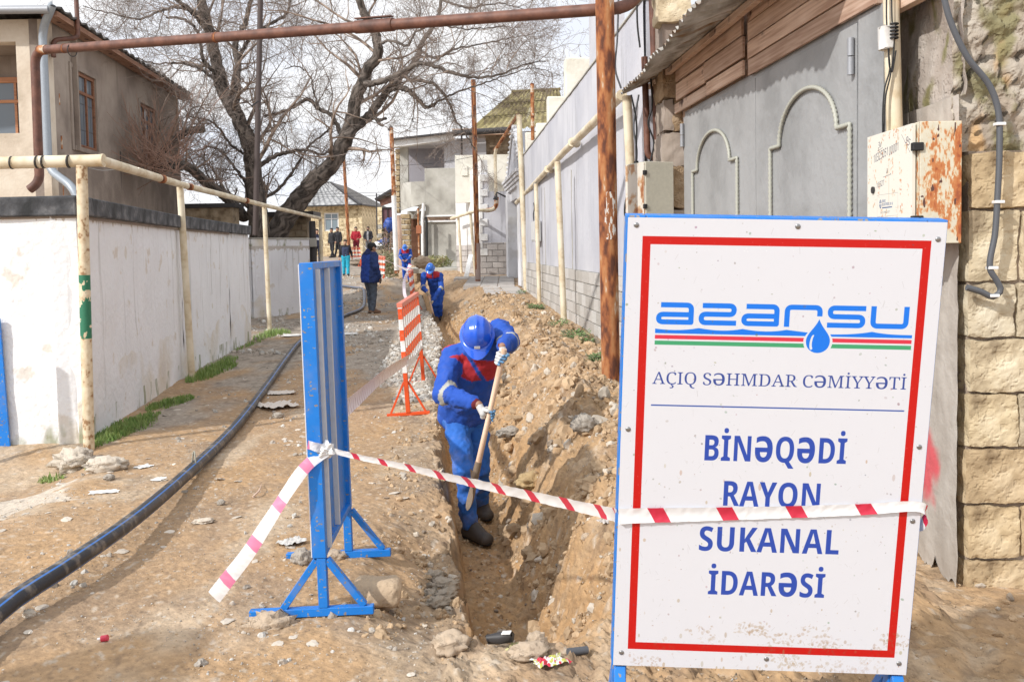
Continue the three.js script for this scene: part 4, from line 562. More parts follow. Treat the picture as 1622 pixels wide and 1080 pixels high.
{ // the stone wall at the right edge
  const t = thing('stone_wall', 'rough limestone block wall with a plastered edge at the right of the photo', 'wall'), xL = P(1529, 600, PZ).x, ys = [957, 886, 800, 710, 623, 536, 448, 331, 238].map((y) => P(1570, y, PZ).y); ys.unshift(ys[0] - 0.24);
  const split = [1, 0, 1, 0, 1, 0, 1, 1, 0], pal = [4, 4, 3, 3, 1, 0, 2, 0, 2]; let k = 0;
  for (let r = 0; r < ys.length - 1; r++) { const h = ys[r + 1] - ys[r] - 0.012; let x = xL + 0.006 * (r % 3); const ws = split[r] ? [0.23 + 0.01 * (r % 3), 0.36, 0.3, 0.3] : [0.37 + 0.02 * (r % 2), 0.3, 0.34, 0.3]; for (const w of ws) { const m = stoneMs[(pal[r] + (k % 5 === 2 ? 1 : 0)) % 5], o = mesh('stone_block', stoneBox(w - 0.01, h, 0.3, k, 0.009, 18, 0.04), m, t); o.position.copy(V(x + w / 2, ys[r] + h / 2 + 0.006, PZ + 0.15 - 0.014 * hashv(k, 3, 3))); o.rotation.y = 0.02 * (hashv(k, 5, 1) - 0.5); x += w; k++; } }
  const yT = ys[ys.length - 1];
  mesh('mortar', [bx(xL + 0.02, xL + 1.2, -0.3, yT, -PZ - 0.5, -PZ - 0.022), bx(xL + 0.02, xL + 1.2, yT + 0.001, 3.4, -PZ - 0.5, -PZ - 0.2)], mat([1.15, 1.12, 1.05], { map: T.tan, bump: bumpPit, bs: 0.012, rough: 1 }), t);
  // rubble and broken plaster above
  const vc = (g, f) => { const p = g.attributes.position, c = new Float32Array(p.count * 3); for (let i = 0; i < p.count; i++) c.set(f(p.getX(i), p.getY(i), p.getZ(i)), i * 3); return g.setAttribute('color', new THREE.BufferAttribute(c, 3)); };
  const rub = (x, y, z) => { let c = mixc([0.36, 0.3, 0.235], [0.45, 0.4, 0.33], clamp(0.5 + fbm3(x * 3, y * 3, z * 3) * 1.4)); c = mixc(c, [0.5, 0.33, 0.17], sst(0.1, 0.3, fbm3(x * 4 + 9, y * 2.2, z) + (x > 2.42 ? 0.12 : -0.1))); const ms = fbm3(x * 5 + 40, y * 3, z * 5, 4) + 0.25 * Math.exp(-(((x - 2.2) / 0.08) ** 2)) + 0.2 * Math.exp(-(((x - PX) / 0.06) ** 2)); return mixc(c, [0.2, 0.18, 0.08], sst(0.1, 0.5, ms) * 0.85); };
  const gA = new THREE.PlaneGeometry(1.3, 3.5 - yT, 110, 110); gA.translate(xL - 0.05 + 0.65, (3.5 + yT) / 2, -PZ + 0.0); { const p = gA.attributes.position; for (let i = 0; i < p.count; i++) { const x = p.getX(i), y = p.getY(i), cell = Math.abs(fbm3(x * 3.1, y * 3.6, 1.5, 2)), e = 0.022 * sst(0, 0.2, cell) + 0.02 * fbm3(x * 14, y * 14, 3) + 0.012 * fbm3(x * 40, y * 40, 5); p.setZ(i, p.getZ(i) - 0.05 + e); } gA.computeVertexNormals(); triUV(gA); vc(gA, rub); }
  mesh('rubble_masonry', gA, mat([1, 1, 1], { vc: true, bump: bumpPit, bs: 0.02, rough: 0.97 }), t);
  const S = fr(PX + 0.03, 5.3, PX, PZ - 0.005), gB = sheet(0, S.len, yT + 0.25, 3.5, 0, 60, 90, S, 0.03, 2.6); vc(gB, (x, y, z) => { let c = mixc([0.34, 0.285, 0.24], [0.46, 0.41, 0.36], clamp(0.5 + fbm3(x * 2, y * 1.2, z * 4) * 1.5)); const e = -z - PZ; return mixc(c, [0.2, 0.18, 0.08], sst(0.12, 0.5, fbm3(x * 5, y * 3 + 8, z * 6, 4) + 0.25 * Math.exp(-(((e - 0.5) / 0.12) ** 2)))); });
  mesh('plaster', gB, mat(W1, { vc: true, bump: bumpPit, bs: 0.012, rough: 0.97 }), t);
  const gC = sheet(0, S.len + 0.012, -0.1, yT + 0.25, 0.02, 50, 90, S, 0.01, 3.5); vc(gC, (x, y, z) => { let c = mixc([0.37, 0.33, 0.285], [0.47, 0.43, 0.38], clamp(0.5 + fbm3(x * 3, y * 1.3, z * 5) * 1.6)); const q = hit(1478, 735, S), pq = new THREE.Vector3(x, y, z).applyMatrix4(S.clone().invert()), red = Math.hypot((pq.x - q.x) / 0.16, (pq.y - q.y) / 0.2) + 0.5 * fbm3(x * 6, y * 6, z * 6); return mixc(c, [0.62, 0.07, 0.09], sst(1, 0.45, red) * 0.9); });
  { const p = gC.attributes.position; for (let i = 0; i < p.count; i++) { const f = 0.02 + 0.1 * fbm3(p.getZ(i) * 6, 2, 1, 3) + (-p.getZ(i) - PZ) * 0.12; if (p.getY(i) < f) p.setY(i, f); } gC.computeVertexNormals(); }
  mesh('plaster', gC, mat(W1, { vc: true, bump: bumpFine, bs: 0.006, rough: 0.95 }), t); mesh('core', bx(PX + 0.05, PX + 0.5, -0.3, 3.45, -5.3, -PZ - 0.06), M.tan, t);
  const bk = mesh('brick', stoneBox(0.12, 0.1, 0.15, 77, 0.01, 6), mat([0.3, 0.13, 0.1], { bump: bumpPit, bs: 0.01, rough: 0.95 }), t); bk.position.copy(P(1434, -5, 4.75));
  rebase(t, V(PX, 0.2, PZ));
  // cream pipe with wires at the gate post
  const c = thing('support_pipe', 'cream pipe with rust and wires between the grey gate and the stone wall', 'pipe'), zp = 4.66; mesh('pipe', tube([P(1411, -40, zp), P(1418, 215, zp), P(1420, 560, zp)], 0.038, 14), M.cream, c);
  mesh('binding', knock(tube([P(1404, 42, zp - 0.03), P(1405.5, 78, zp - 0.03)], 0.036, 12), 0.03, 30), M.white, c); { const g = []; for (let i = 0; i < 5; i++) { const r = new THREE.TorusGeometry(0.017, 0.005, 6, 14); r.rotateX(Math.PI / 2); const q = P(1417, 38 + i * 5.5, zp - 0.06); r.translate(q.x, q.y, q.z); g.push(triUV(r)); } mesh('insulator', g, M.black, c); }
  for (const pts of [[[1405, -10], [1405, 30], [1408, 80], [1410, 110], [1402, 140], [1399, 180], [1399, 212]], [[1413, -10], [1414, 35], [1417, 70], [1411, 120], [1404, 150], [1401, 212]], [[1409, 60], [1409, 100], [1413, 115], [1420, 80]]]) mesh('wire', tube(smooth(pts.map(([a, b]) => P(a, b, zp - 0.055)), 30), 0.004, 6), M.black, c);
  rebase(c, P(1420, 560, zp));
}
{ // rusty meter box
  const t = thing('meter_box', 'white meter box with a rusty side and handwritten numbers, on the stone wall', 'meter box'), z0 = 4.2, a = P(1452, 290, z0), yT = P(1490, 191, z0).y, yB = P(1490, 386, z0).y, xr = P(1525, 290, z0).x, len = 0.56;
  const rustSide = mat(W1, { map: tex(512, 512, (u, v) => { const a_ = fb(u, v, 5, 5, 6, 421), b = fb(u, v, 30, 30, 4, 425), e = 0.16 * Math.exp(-(((u - 0.88) / 0.09) ** 2)) + 0.1 * Math.exp(-(((v - 0.08) / 0.08) ** 2)) + 0.12 * Math.exp(-(((u - 0.3) / 0.2) ** 2 + ((v - 0.55) / 0.3) ** 2)); const t_ = a_ * 0.62 + b * 0.38 + e; let c = ramp([[0.5, [0.6, 0.56, 0.44]], [0.56, [0.58, 0.45, 0.28]], [0.6, [0.5, 0.2, 0.07]], [0.72, [0.42, 0.13, 0.04]], [0.8, [0.3, 0.08, 0.03]]], t_); if (fb(u, v, 9, 9, 3, 431) > 0.74) c = [0.1, 0.045, 0.035]; return c; }), bump: bumpFine, bs: 0.003, rough: 0.75 });
  rustSide.map.repeat.set(1 / 0.22, 1 / 0.55); rustSide.map.offset.set(-a.x / 0.22, -yB / 0.55);
  mesh('box_body', [bx(a.x + 0.014, xr, yB, yT, -z0 - len, -z0, 0.006)], rustSide, t);
  const cv = document.createElement('canvas'); cv.width = 900; cv.height = 900; const k = cv.getContext('2d'), r = rng(5);
  k.fillStyle = '#dedace'; k.fillRect(0, 0, 900, 900);
  for (let i = 0; i < 1300; i++) { const x = r() * 900, y = r() * 900, d = fbm(x / 170, y / 260, 4) + (x < 110 ? 0.12 : 0) + (y < 60 && x > 300 ? 0.25 : 0); if (d > 0.2) { k.fillStyle = `rgba(${150 + r() * 60},${80 + r() * 40},${25 + r() * 30},${0.25 + r() * 0.4})`; k.beginPath(); k.ellipse(x, y, 2 + r() * 7, 2 + r() * 12, 0, 0, 7); k.fill(); } }
  for (let i = 0; i < 900; i++) { k.fillStyle = 'rgba(120,110,95,.18)'; k.fillRect(r() * 900, r() * 900, 1 + r() * 3, 1 + r() * 8); }
  k.fillStyle = 'rgba(178,120,55,.55)'; k.fillRect(455, 250, 5, 330); k.fillRect(330, 560, 6, 120);
  k.strokeStyle = '#3a3d4e'; k.fillStyle = '#33364a'; k.lineWidth = 3.5; k.font = 'italic 92px sans-serif'; k.save(); k.translate(130, 232); k.rotate(-0.13); k.scale(0.78, 1); k.fillText('10325051', 0, 0); k.fillText('00001', 420, 10); k.restore();
  k.font = 'italic 70px sans-serif'; k.save(); k.translate(230, 120); k.rotate(-0.1); k.fillText('3v', 0, 0); k.restore(); k.beginPath(); k.moveTo(225, 140); k.lineTo(330, 122); k.moveTo(225, 140); k.lineTo(250, 125); k.stroke(); k.beginPath(); k.moveTo(700, 60); k.lineTo(860, 215); k.stroke(); k.font = 'italic 80px sans-serif'; k.save(); k.translate(760, 125); k.rotate(0.5); k.fillText('95', 0, 0); k.restore();
  k.font = 'italic 62px sans-serif'; k.fillText('a', 400, 335); k.beginPath(); k.moveTo(340, 362); k.lineTo(500, 350); k.lineTo(480, 340); k.stroke(); k.save(); k.translate(195, 445); k.rotate(-0.12); k.fillText('10321', 0, 0); k.restore();
  k.lineWidth = 2; k.strokeStyle = '#7c7c7c'; k.translate(0, -212); k.strokeRect(215, 715, 420, 178); k.fillStyle = '#3d5a86'; k.beginPath(); k.ellipse(285, 790, 22, 36, 0, 0, 7); k.fill(); k.fillStyle = '#dedace'; k.fillRect(281, 760, 8, 55); k.fillRect(262, 785, 46, 7); k.fillStyle = '#3d5a86'; k.font = 'bold 30px sans-serif'; k.fillText('BAKI', 322, 778); k.fillText('ELEKTRİKŞƏBƏKƏ', 322, 806); k.fillRect(322, 818, 200, 9); k.font = '24px sans-serif'; k.fillStyle = '#555'; k.fillText('AA 12 PMKE 0077', 290, 868);
  const ct = new THREE.CanvasTexture(cv); ct.colorSpace = THREE.SRGBColorSpace; const F = fr(a.x, z0 + len, a.x, z0), dm = mat(W1, { map: ct, rough: 0.5 }), plainM = mat([0.68, 0.65, 0.56], { rough: 0.5 });
  const dg = new THREE.BoxGeometry(len - 0.03, yT - yB - 0.012, 0.014); dg.translate(len / 2 - 0.01, (yT + yB) / 2, 0).applyMatrix4(F); const dd = new THREE.Mesh(dg, [plainM, plainM, plainM, plainM, dm, plainM]); dd.name = 'door'; dd.castShadow = dd.receiveShadow = true; t.add(dd);
  const lk = hit(1387, 301, F); mesh('lock', tube([new THREE.Vector3(lk.x, lk.y, 0.005), new THREE.Vector3(lk.x, lk.y, 0.016)], 0.017, 14).applyMatrix4(F), M.darkMetal, t);
  for (const yy of [232, 348]) { const y = P(1452, yy, z0).y; mesh('hinge', bx(a.x - 0.018, a.x + 0.03, y - 0.018, y + 0.018, -z0 - 0.02, -z0 + 0.012, 0.004), M.black, t); }
  rebase(t, V(a.x, yB, z0));
  // cable clipped to the stone wall
  const c = thing('wall_cable', 'grey cable clipped up the rough limestone wall with white ties', 'cable'), zc = PZ - 0.075, pts = [[1490, -40], [1497, 0], [1508, 38], [1533, 90], [1568, 135], [1582, 175], [1584, 240], [1581, 310], [1577, 370], [1569, 425], [1580, 445], [1586, 460], [1574, 470], [1555, 462], [1532, 455]];
  mesh('cable', tube(smooth(pts.map(([x, y]) => P(x, y, zc)), 90), 0.014, 8), M.cable, c); for (const [x, y] of [[1583, 197], [1581, 320], [1571, 424], [1573, 468]]) { const q = P(x, y, zc + 0.01); mesh('cable_tie', bx(q.x - 0.022, q.x + 0.02, q.y - 0.007, q.y + 0.007, q.z - 0.01, q.z + 0.028, 0.003), M.plastic, c); } rebase(c, P(1532, 455, zc));
}
// ---------------------------------------------------------------- the bare tree
{
  const t = thing('bare_tree', 'large bare leafless tree with leaning trunk behind the white wall', 'tree'), R = rng(77), Z0 = 26;
  const fine = [new Tubes(), new Tubes(), new Tubes(), new Tubes()], tmp = new THREE.Vector3();
  const rnd = () => R() * 2 - 1, rv = () => new THREE.Vector3(rnd(), rnd(), rnd());
  // a wandering shoot: start, direction, length, radius, level
  function grow(p, d, len, r, lv, up) {
    const n = lv === 1 ? 9 : lv === 2 ? 7 : 5, pts = [p.clone()], dir = d.clone().normalize(), bend = rv().multiplyScalar(0.16);
    for (let i = 0; i < n; i++) { dir.addScaledVector(rv(), lv === 1 ? 0.26 : 0.22).add(bend).addScaledVector(new THREE.Vector3(0, 1, 0), up).normalize(); pts.push(pts[i].clone().addScaledVector(dir, len / n)); }
    fine[Math.min(lv, 3)].tube(pts, (u) => Math.max(lv > 2 ? 0.0028 : 0.0035, r * (1 - 0.8 * u)), lv === 1 ? 6 : lv === 2 ? 4 : 3);
    if (lv >= 4) return;
    const kids = lv === 1 ? 7 + Math.floor(R() * 4) : lv === 2 ? 4 + Math.floor(R() * 3) : 2 + Math.floor(R() * 3);
    for (let k = 0; k < kids; k++) { const u = 0.12 + 0.88 * R(), i = Math.min(n - 1, Math.floor(u * n)), q = pts[i].clone().lerp(pts[i + 1], u * n - i), a = pts[i + 1].clone().sub(pts[i]).normalize(), side = rv().addScaledVector(a, -0.2).normalize(); grow(q, a.multiplyScalar(0.75).addScaledVector(side, 0.8), len * (lv === 1 ? 0.5 : 0.55) * (0.6 + 0.7 * R()), r * 0.5 * (1 - 0.5 * u), lv + 1, up * 0.7 + (lv > 1 ? 0.015 : 0)); }
  }
  // limbs drawn from the photograph: points (x, y), depth offset at both ends, radii, and how densely they branch
  const limb = (name, pts, z0, z1, r0, r1, kids, len, up = 0.04, o = {}) => {
    r0 *= 0.88; r1 *= 0.85; len *= 1.16; kids = Math.ceil(kids * 0.85); const raw = pts.map(([x, y], i) => P(x, y, Z0 + lerp(z0, z1, i / (pts.length - 1)))), n = pts.length * 7, sm = smooth(raw, n).map((q, i) => q.addScaledVector(rv(), 0.02)), tb = new Tubes();
    tb.tube(sm, (u, k) => lerp(r0, r1, Math.pow(u, 0.85)) * (1 + 0.1 * n3(k * 0.45, r0 * 40, 1)) * (1 + (o.flare ?? 0) * Math.exp(-u * 12)), r0 > 0.1 ? 14 : 9, true); mesh(name, tb.geo(), M.bark, t);
    for (let k = 0; k < kids; k++) { const u = (o.from ?? 0.2) + (1 - (o.from ?? 0.2)) * (k + R()) / kids, i = Math.min(n - 1, Math.floor(u * n)), q = sm[i].clone(), a = sm[Math.min(n, i + 2)].clone().sub(sm[Math.max(0, i - 2)]).normalize(), s = rv(); s.y += 0.3; s.addScaledVector(a, -s.dot(a)).normalize(); grow(q, a.multiplyScalar(0.55).addScaledVector(s, 0.9), len * (0.55 + 0.75 * R()), lerp(r0, r1, u) * 0.25 + 0.006, 1, up); }
    return sm;
  };
  limb('trunk', [[415, 470], [413, 400], [409, 350], [402, 290], [396, 235], [376, 185], [355, 148], [344, 105], [332, 55], [316, -10], [300, -60]], 0, -1, 0.38, 0.12, 13, 2.7, 0.05, { flare: 0.35 });
  limb('trunk', [[402, 485], [428, 400], [440, 365], [472, 318], [500, 285], [524, 262], [546, 222], [558, 188], [563, 160], [573, 131], [585, 104], [598, 88], [594, 50], [575, 18], [562, -20], [556, -60]], 0.4, -1.5, 0.44, 0.085, 14, 2.4, 0.05, { flare: 0.3, from: 0.45 });
  limb('limb', [[372, 175], [374, 140], [376, 105], [372, 70], [390, 30], [402, -30]], -0.2, 0.8, 0.14, 0.06, 8, 2.0);
  limb('limb', [[330, 50], [310, 25], [280, 0], [250, -30]], -1, -2, 0.09, 0.05, 6, 1.9);
  limb('limb', [[348, 125], [322, 95], [312, 50], [290, 30], [262, 28]], -0.8, -2.2, 0.07, 0.03, 8, 1.8);
  limb('limb', [[375, 95], [400, 55], [432, 35], [455, 20], [460, -10]], 0.2, 1.2, 0.07, 0.04, 7, 1.8);
  limb('limb', [[549, 216], [568, 198], [583, 184], [600, 162], [616, 140], [634, 122], [655, 100], [672, 62], [690, 35], [702, -10]], -0.6, 1.4, 0.16, 0.05, 9, 1.9);
  limb('limb', [[577, 133], [600, 130], [622, 122], [646, 108], [670, 100], [706, 112], [745, 122], [786, 120], [826, 104], [866, 96]], -1.2, -1.8, 0.1, 0.012, 13, 1.45, 0.0);
  limb('limb', [[612, 143], [632, 138], [648, 144], [662, 158], [676, 170], [688, 166]], -0.4, -0.6, 0.11, 0.05, 8, 1.3, -0.02);
  limb('limb', [[680, 168], [720, 148], [760, 134], [800, 120], [840, 108], [890, 120]], -0.6, -1.8, 0.035, 0.008, 11, 1.1, 0.01);
  limb('limb', [[650, 126], [690, 135], [712, 165], [722, 190], [737, 212], [752, 236]], -0.2, -1, 0.06, 0.02, 9, 0.9, -0.05);
  limb('limb', [[598, 70], [622, 64], [645, 72], [660, 50], [690, 40], [740, 46], [800, 40]], -1.5, -2.5, 0.045, 0.012, 12, 1.5, 0.02);
  limb('limb', [[668, 82], [690, 92], [720, 78], [760, 70], [810, 60], [850, 52]], 0.8, -0.6, 0.045, 0.01, 11, 1.4, 0.02);
  limb('limb', [[541, 216], [534, 200], [524, 182], [505, 172], [487, 157], [470, 166], [455, 174], [435, 180], [418, 184]], 0, 0.8, 0.075, 0.045, 8, 1.4);
  limb('limb', [[505, 172], [498, 150], [490, 120], [470, 105], [450, 110]], 0.2, 1.4, 0.035, 0.015, 7, 1.3);
  limb('limb', [[585, 182], [600, 190], [611, 187]], -0.6, -0.6, 0.06, 0.045, 2, 0.7); limb('limb', [[596, 191], [604, 198], [607, 199]], -0.6, -0.7, 0.045, 0.035, 1, 0.6);
  limb('limb', [[412, 262], [435, 247], [460, 240], [490, 238], [510, 245], [522, 236]], 0.1, 0.9, 0.08, 0.03, 11, 1.2);
  limb('limb', [[406, 320], [440, 300], [470, 262], [490, 230], [510, 215], [528, 195]], 0.4, 1.6, 0.06, 0.03, 9, 1.2);
  limb('limb', [[386, 345], [371, 326], [350, 306], [330, 293], [305, 270], [288, 262], [268, 262]], 0.2, -3.4, 0.18, 0.12, 9, 1.3, 0.08);
  limb('limb', [[268, 262], [250, 268], [243, 258], [255, 244], [272, 225], [296, 208], [322, 203]], -3.4, -3.2, 0.12, 0.1, 8, 1.5, 0.1);
  limb('limb', [[398, 300], [375, 270], [350, 240], [330, 232], [312, 240]], 0, 1, 0.06, 0.02, 12, 1.2, 0.03);
  limb('limb', [[400, 250], [368, 232], [348, 205], [330, 190], [300, 185]], -0.2, -1.4, 0.05, 0.02, 9, 1.3, 0.03);
  limb('limb', [[355, 148], [330, 118], [290, 100], [245, 100], [205, 88]], -1, -1.6, 0.06, 0.014, 11, 1.5, 0.02);
  limb('limb', [[318, 20], [270, 12], [220, 30], [180, 22], [130, 10]], -1.2, -2, 0.05, 0.012, 11, 1.5, 0.02);
  limb('limb', [[700, 0], [740, 12], [790, 5], [840, 18]], 1, -0.5, 0.04, 0.012, 9, 1.3);
  const greyBark = mat([2.5, 2.3, 2.15], { map: T.bark, rough: 0.95 }), redBark = mat([0.34, 0.21, 0.155], { rough: 0.9 });
  for (const k of [1, 2, 3]) tag(mesh(['', 'branches', 'small_branches', 'twigs'][k], fine[k].geo(), k === 3 ? mat([0.29, 0.235, 0.2], { rough: 0.95 }) : greyBark, t), ['', 'side branches', 'thin branches', 'fine bare twigs'][k], null, null, 'stuff');
  // pinkish young shoots from the cut limb
  const sh = new Tubes(); for (let k = 0; k < 120; k++) { const q = P(248 + rnd() * 34, 262 + rnd() * 14, Z0 - 4.2 + rnd() * 0.6), d = new THREE.Vector3(-0.35 + rnd() * 1.0, 0.5 + rnd() * 0.8, rnd() * 0.6).normalize(), pts = [q], L = 0.6 + R() * 1.8; for (let i = 0; i < 6; i++) { d.addScaledVector(rv(), 0.13).add(new THREE.Vector3(0, 0.05, 0)).normalize(); pts.push(pts[i].clone().addScaledVector(d, L / 6)); } sh.tube(pts, (u) => 0.009 * (1 - 0.75 * u) + 0.002, 3); if (L > 1) for (let j = 0; j < 3; j++) { const b = pts[1 + Math.floor(R() * 4)], e = d.clone().addScaledVector(rv(), 0.9).normalize(); sh.tube([b.clone(), b.clone().addScaledVector(e, 0.2), b.clone().addScaledVector(e.addScaledVector(rv(), 0.3).normalize(), 0.45)], 0.0035, 3); } }
  tag(mesh('young_shoots', sh.geo(), redBark, t), 'reddish young shoots from the cut limb', null, null, 'stuff');
  rebase(t, P(410, 420, Z0));
}
// ---------------------------------------------------------------- left gas pipe, poles, wires
{
  const t = thing('gas_pipe', 'cream gas pipe on posts in front of the white wall at left', 'pipe'), g1 = G(140, 718), g2 = G(304, 601), g3 = G(427, 527), z1 = -g1.z, z2 = -g2.z, z3 = -g3.z;
  const a = P(162, 255, z1 + 0.02), b = P(285, 292, z2), c = P(418, 325, z3), d = P(508, 346, 26.5);
  mesh('pipe', tube([P(-160, 262, z1 - 0.05), P(161, 254, z1 + 0.02)], 0.051, 16), M.cream, t); mesh('end_cap', tube([P(160.5, 254, z1 + 0.02), P(164, 254, z1 + 0.02)], 0.055, 16), M.cream, t);
  mesh('pipe', tube(bent([P(150, 252, z1 + 0.03), a, b, c, d], 0.1, 4), 0.042, 14), M.cream, t);
  const spray = tex(64, 512, (u, v) => { const y = v * 2.4, n = fb(u, v, 3, 22, 4, 451), n2_ = fb(u, v, 8, 60, 3, 455); let c = ramp([[0.27, [0.3, 0.17, 0.08]], [0.36, [0.58, 0.46, 0.3]], [0.7, [0.7, 0.6, 0.43]]], n2_); const m = y > 1.1 && y < 1.63 && Math.abs(u - 0.5) < 0.5 * sst(0.2, 0.55, n) + 0.08; return m && n > 0.52 ? [0.02, 0.16, 0.085] : c; }, true, [0.27, 2.4]);
  mesh('post', tube([P(128.5, 262, z1), g1.clone().add(new THREE.Vector3(0, -0.15, 0))].reverse(), 0.045, 16), mat(W1, { map: spray, bump: bumpFine, bs: 0.0015, rough: 0.6 }), t);
  mesh('post', tube([P(284.5, 296, z2), g2.clone().add(new THREE.Vector3(0, -0.15, 0))], 0.044, 12), M.cream, t); mesh('post', tube([P(418, 328, z3), g3.clone().add(new THREE.Vector3(0, -0.15, 0))], 0.047, 12), M.cream, t); mesh('post', tube([P(507, 348, 26.4), onG(P(507, 348, 26.4).x, 26.4, -0.1)], 0.05, 10), M.cream, t);
  const cl = []; for (const px of [18, 58, 68, 108]) cl.push(px); for (const px of cl) { const q = P(px, 258 - px * 0.02, z1 - 0.02); mesh('wire_tie', tube([q.clone().add(new THREE.Vector3(-0.004, 0, 0)), q.clone().add(new THREE.Vector3(0.004, 0, 0))], 0.0545, 16), M.darkMetal, t); }
  for (const [px, py, z] of [[256, 283.5, 10.7], [300, 296, 12.6], [390, 318, 17]]) { const q = P(px, py, z); mesh('weld', tube([q.clone().add(new THREE.Vector3(-0.01, 0, 0.03)), q.clone().add(new THREE.Vector3(0.01, 0, -0.03))], 0.047, 12), M.rust, t); }
  mesh('wire', tube(smooth([P(140, 266, z1), P(160, 270, z1 + 0.3), P(184, 268, z1 + 0.8)], 14), 0.004, 5), M.galv, t);
  rebase(t, g1);
}
const pole = (name, label, a, b, r, m, parts) => { const t = thing(name, label, 'pole'); mesh('pole_shaft', tube([a, a.clone().lerp(b, 0.5), b], (u) => r * (0.92 + 0.1 * u), 10), m, t); parts?.(t); return rebase(t, b); };
pole('steel_pole', 'tall dark steel pole standing in front of the bare tree', P(414, -90, 19.5), P(404, 372, 19.5), 0.06, mat([0.075, 0.055, 0.05], { map: T.cloth, rough: 0.7 }), (t) => mesh('bracket', bar(P(409, 160, 19.4), P(398, 168, 19.3), 0.03, 0.03), M.darkMetal, t));
{ const e = G(757, 447); pole('steel_pole', 'slim rusty pole in front of the white corner building', P(749.5, 126, -e.z), e.clone().add(new THREE.Vector3(0, -0.2, 0)), 0.08, M.rustpole, (t) => mesh('paint_band', tube([P(756.4, 385, -e.z), P(757, 443, -e.z)], 0.085, 10), mat([0.4, 0.3, 0.26], { map: T.cloth, rough: 0.8 }), t)); }
pole('steel_pole', 'thin red-brown pole before the small beige block house', P(544, 244, 56), P(553, 402, 56), 0.1, M.rustpole);
pole('steel_pole', 'rusty pole at the corner of the concrete balcony house', P(619.5, 202, 36), P(628.5, 433, 36), 0.085, M.rust, (t) => { mesh('white_paint', tube([P(623.5, 310, 35.95), P(628, 428, 35.95)], 0.092, 10), M.white, t); mesh('cap', bar(P(616, 207, 36), P(620, 199, 36), 0.12, 0.1), M.darkMetal, t); });
pole('timber_post', 'brown timber post leaning against the block pillar of the balcony house', P(630, 341, 36.4), P(635.5, 428, 36.4), 0.12, M.woodV);
pole('steel_pole', 'thin grey pole by the purple gate', P(596, 306, 54), P(597, 372, 54), 0.04, M.darkMetal);
pole('gate_post', 'dark square post beside the stone block shed', P(494, 350, 26.3), P(497, 440, 26.3), 0.1, M.darkMetal, (t) => mesh('post_box', fbox(490, 377, 500, 391, 26.1, 0.14, 0.02), M.concrete, t));
{
  const t = thing('gas_pipe', 'thin brown gas pipe with a bend in front of the white corner building', 'pipe'), z = 32.4;
  mesh('pipe', tube(bent([P(821, 181, z - 2), P(784, 238, z), P(786, 322, z), P(783, 333, z), P(757, 333, z - 0.4), P(715, 346, z + 2.5)], 0.25), 0.055, 10), M.cream, t); mesh('elbow', tube(bent([P(786.5, 312, z), P(786, 332, z), P(770, 333, z)], 0.25), 0.075, 10), M.rust, t);
  mesh('pipe', tube([P(821, 181, z - 2), P(784, 238, z)], 0.058, 10), M.rust, t);
  mesh('post', tube([P(726, 342, z + 2), P(731, 434, z + 2)], 0.045, 8), M.cream, t); mesh('post', tube([P(745, 336, z + 0.5), P(753, 437, z + 0.5)], 0.05, 8), M.cream, t);
  rebase(t, P(753, 437, z));
  const s = thing('meter_post', 'small orange-brown box on a thin post in the doorway of the balcony house', 'box'); mesh('box', fbox(659, 357, 667, 370, 38.6, 0.18, 0.01), mat([0.36, 0.13, 0.06], { rough: 0.8 }), s); mesh('post', tube([P(662, 330, 38.7), P(664, 414, 38.7)], 0.04, 8), M.rust, s); rebase(s, P(664, 414, 38.7));
  const w = thing('overhead_wires', 'thin overhead wires strung across the end of the street', 'wires'), wire = (pts, r = 0.011) => mesh('wire', tube(smooth(pts, 24), r, 5, false), M.black, w);
  wire([P(480, 312, 52), P(560, 311, 50), P(625, 308, 44)]); wire([P(490, 309, 52), P(560, 306, 50), P(624, 304, 44)]); wire([P(620, 212, 38), P(700, 196, 34), P(790, 170, 30)], 0.008); wire([P(624, 263, 38), P(690, 258, 36), P(760, 246, 32)], 0.008); wire([P(543, 262, 56), P(580, 258, 48), P(622, 256, 38)], 0.01); wire([P(405, 300, 19.5), P(460, 310, 30), P(546, 300, 56)], 0.008); wire([P(597, 308, 54), P(612, 310, 48), P(622, 306, 38)], 0.01);
  rebase(w, P(620, 300, 40));
}
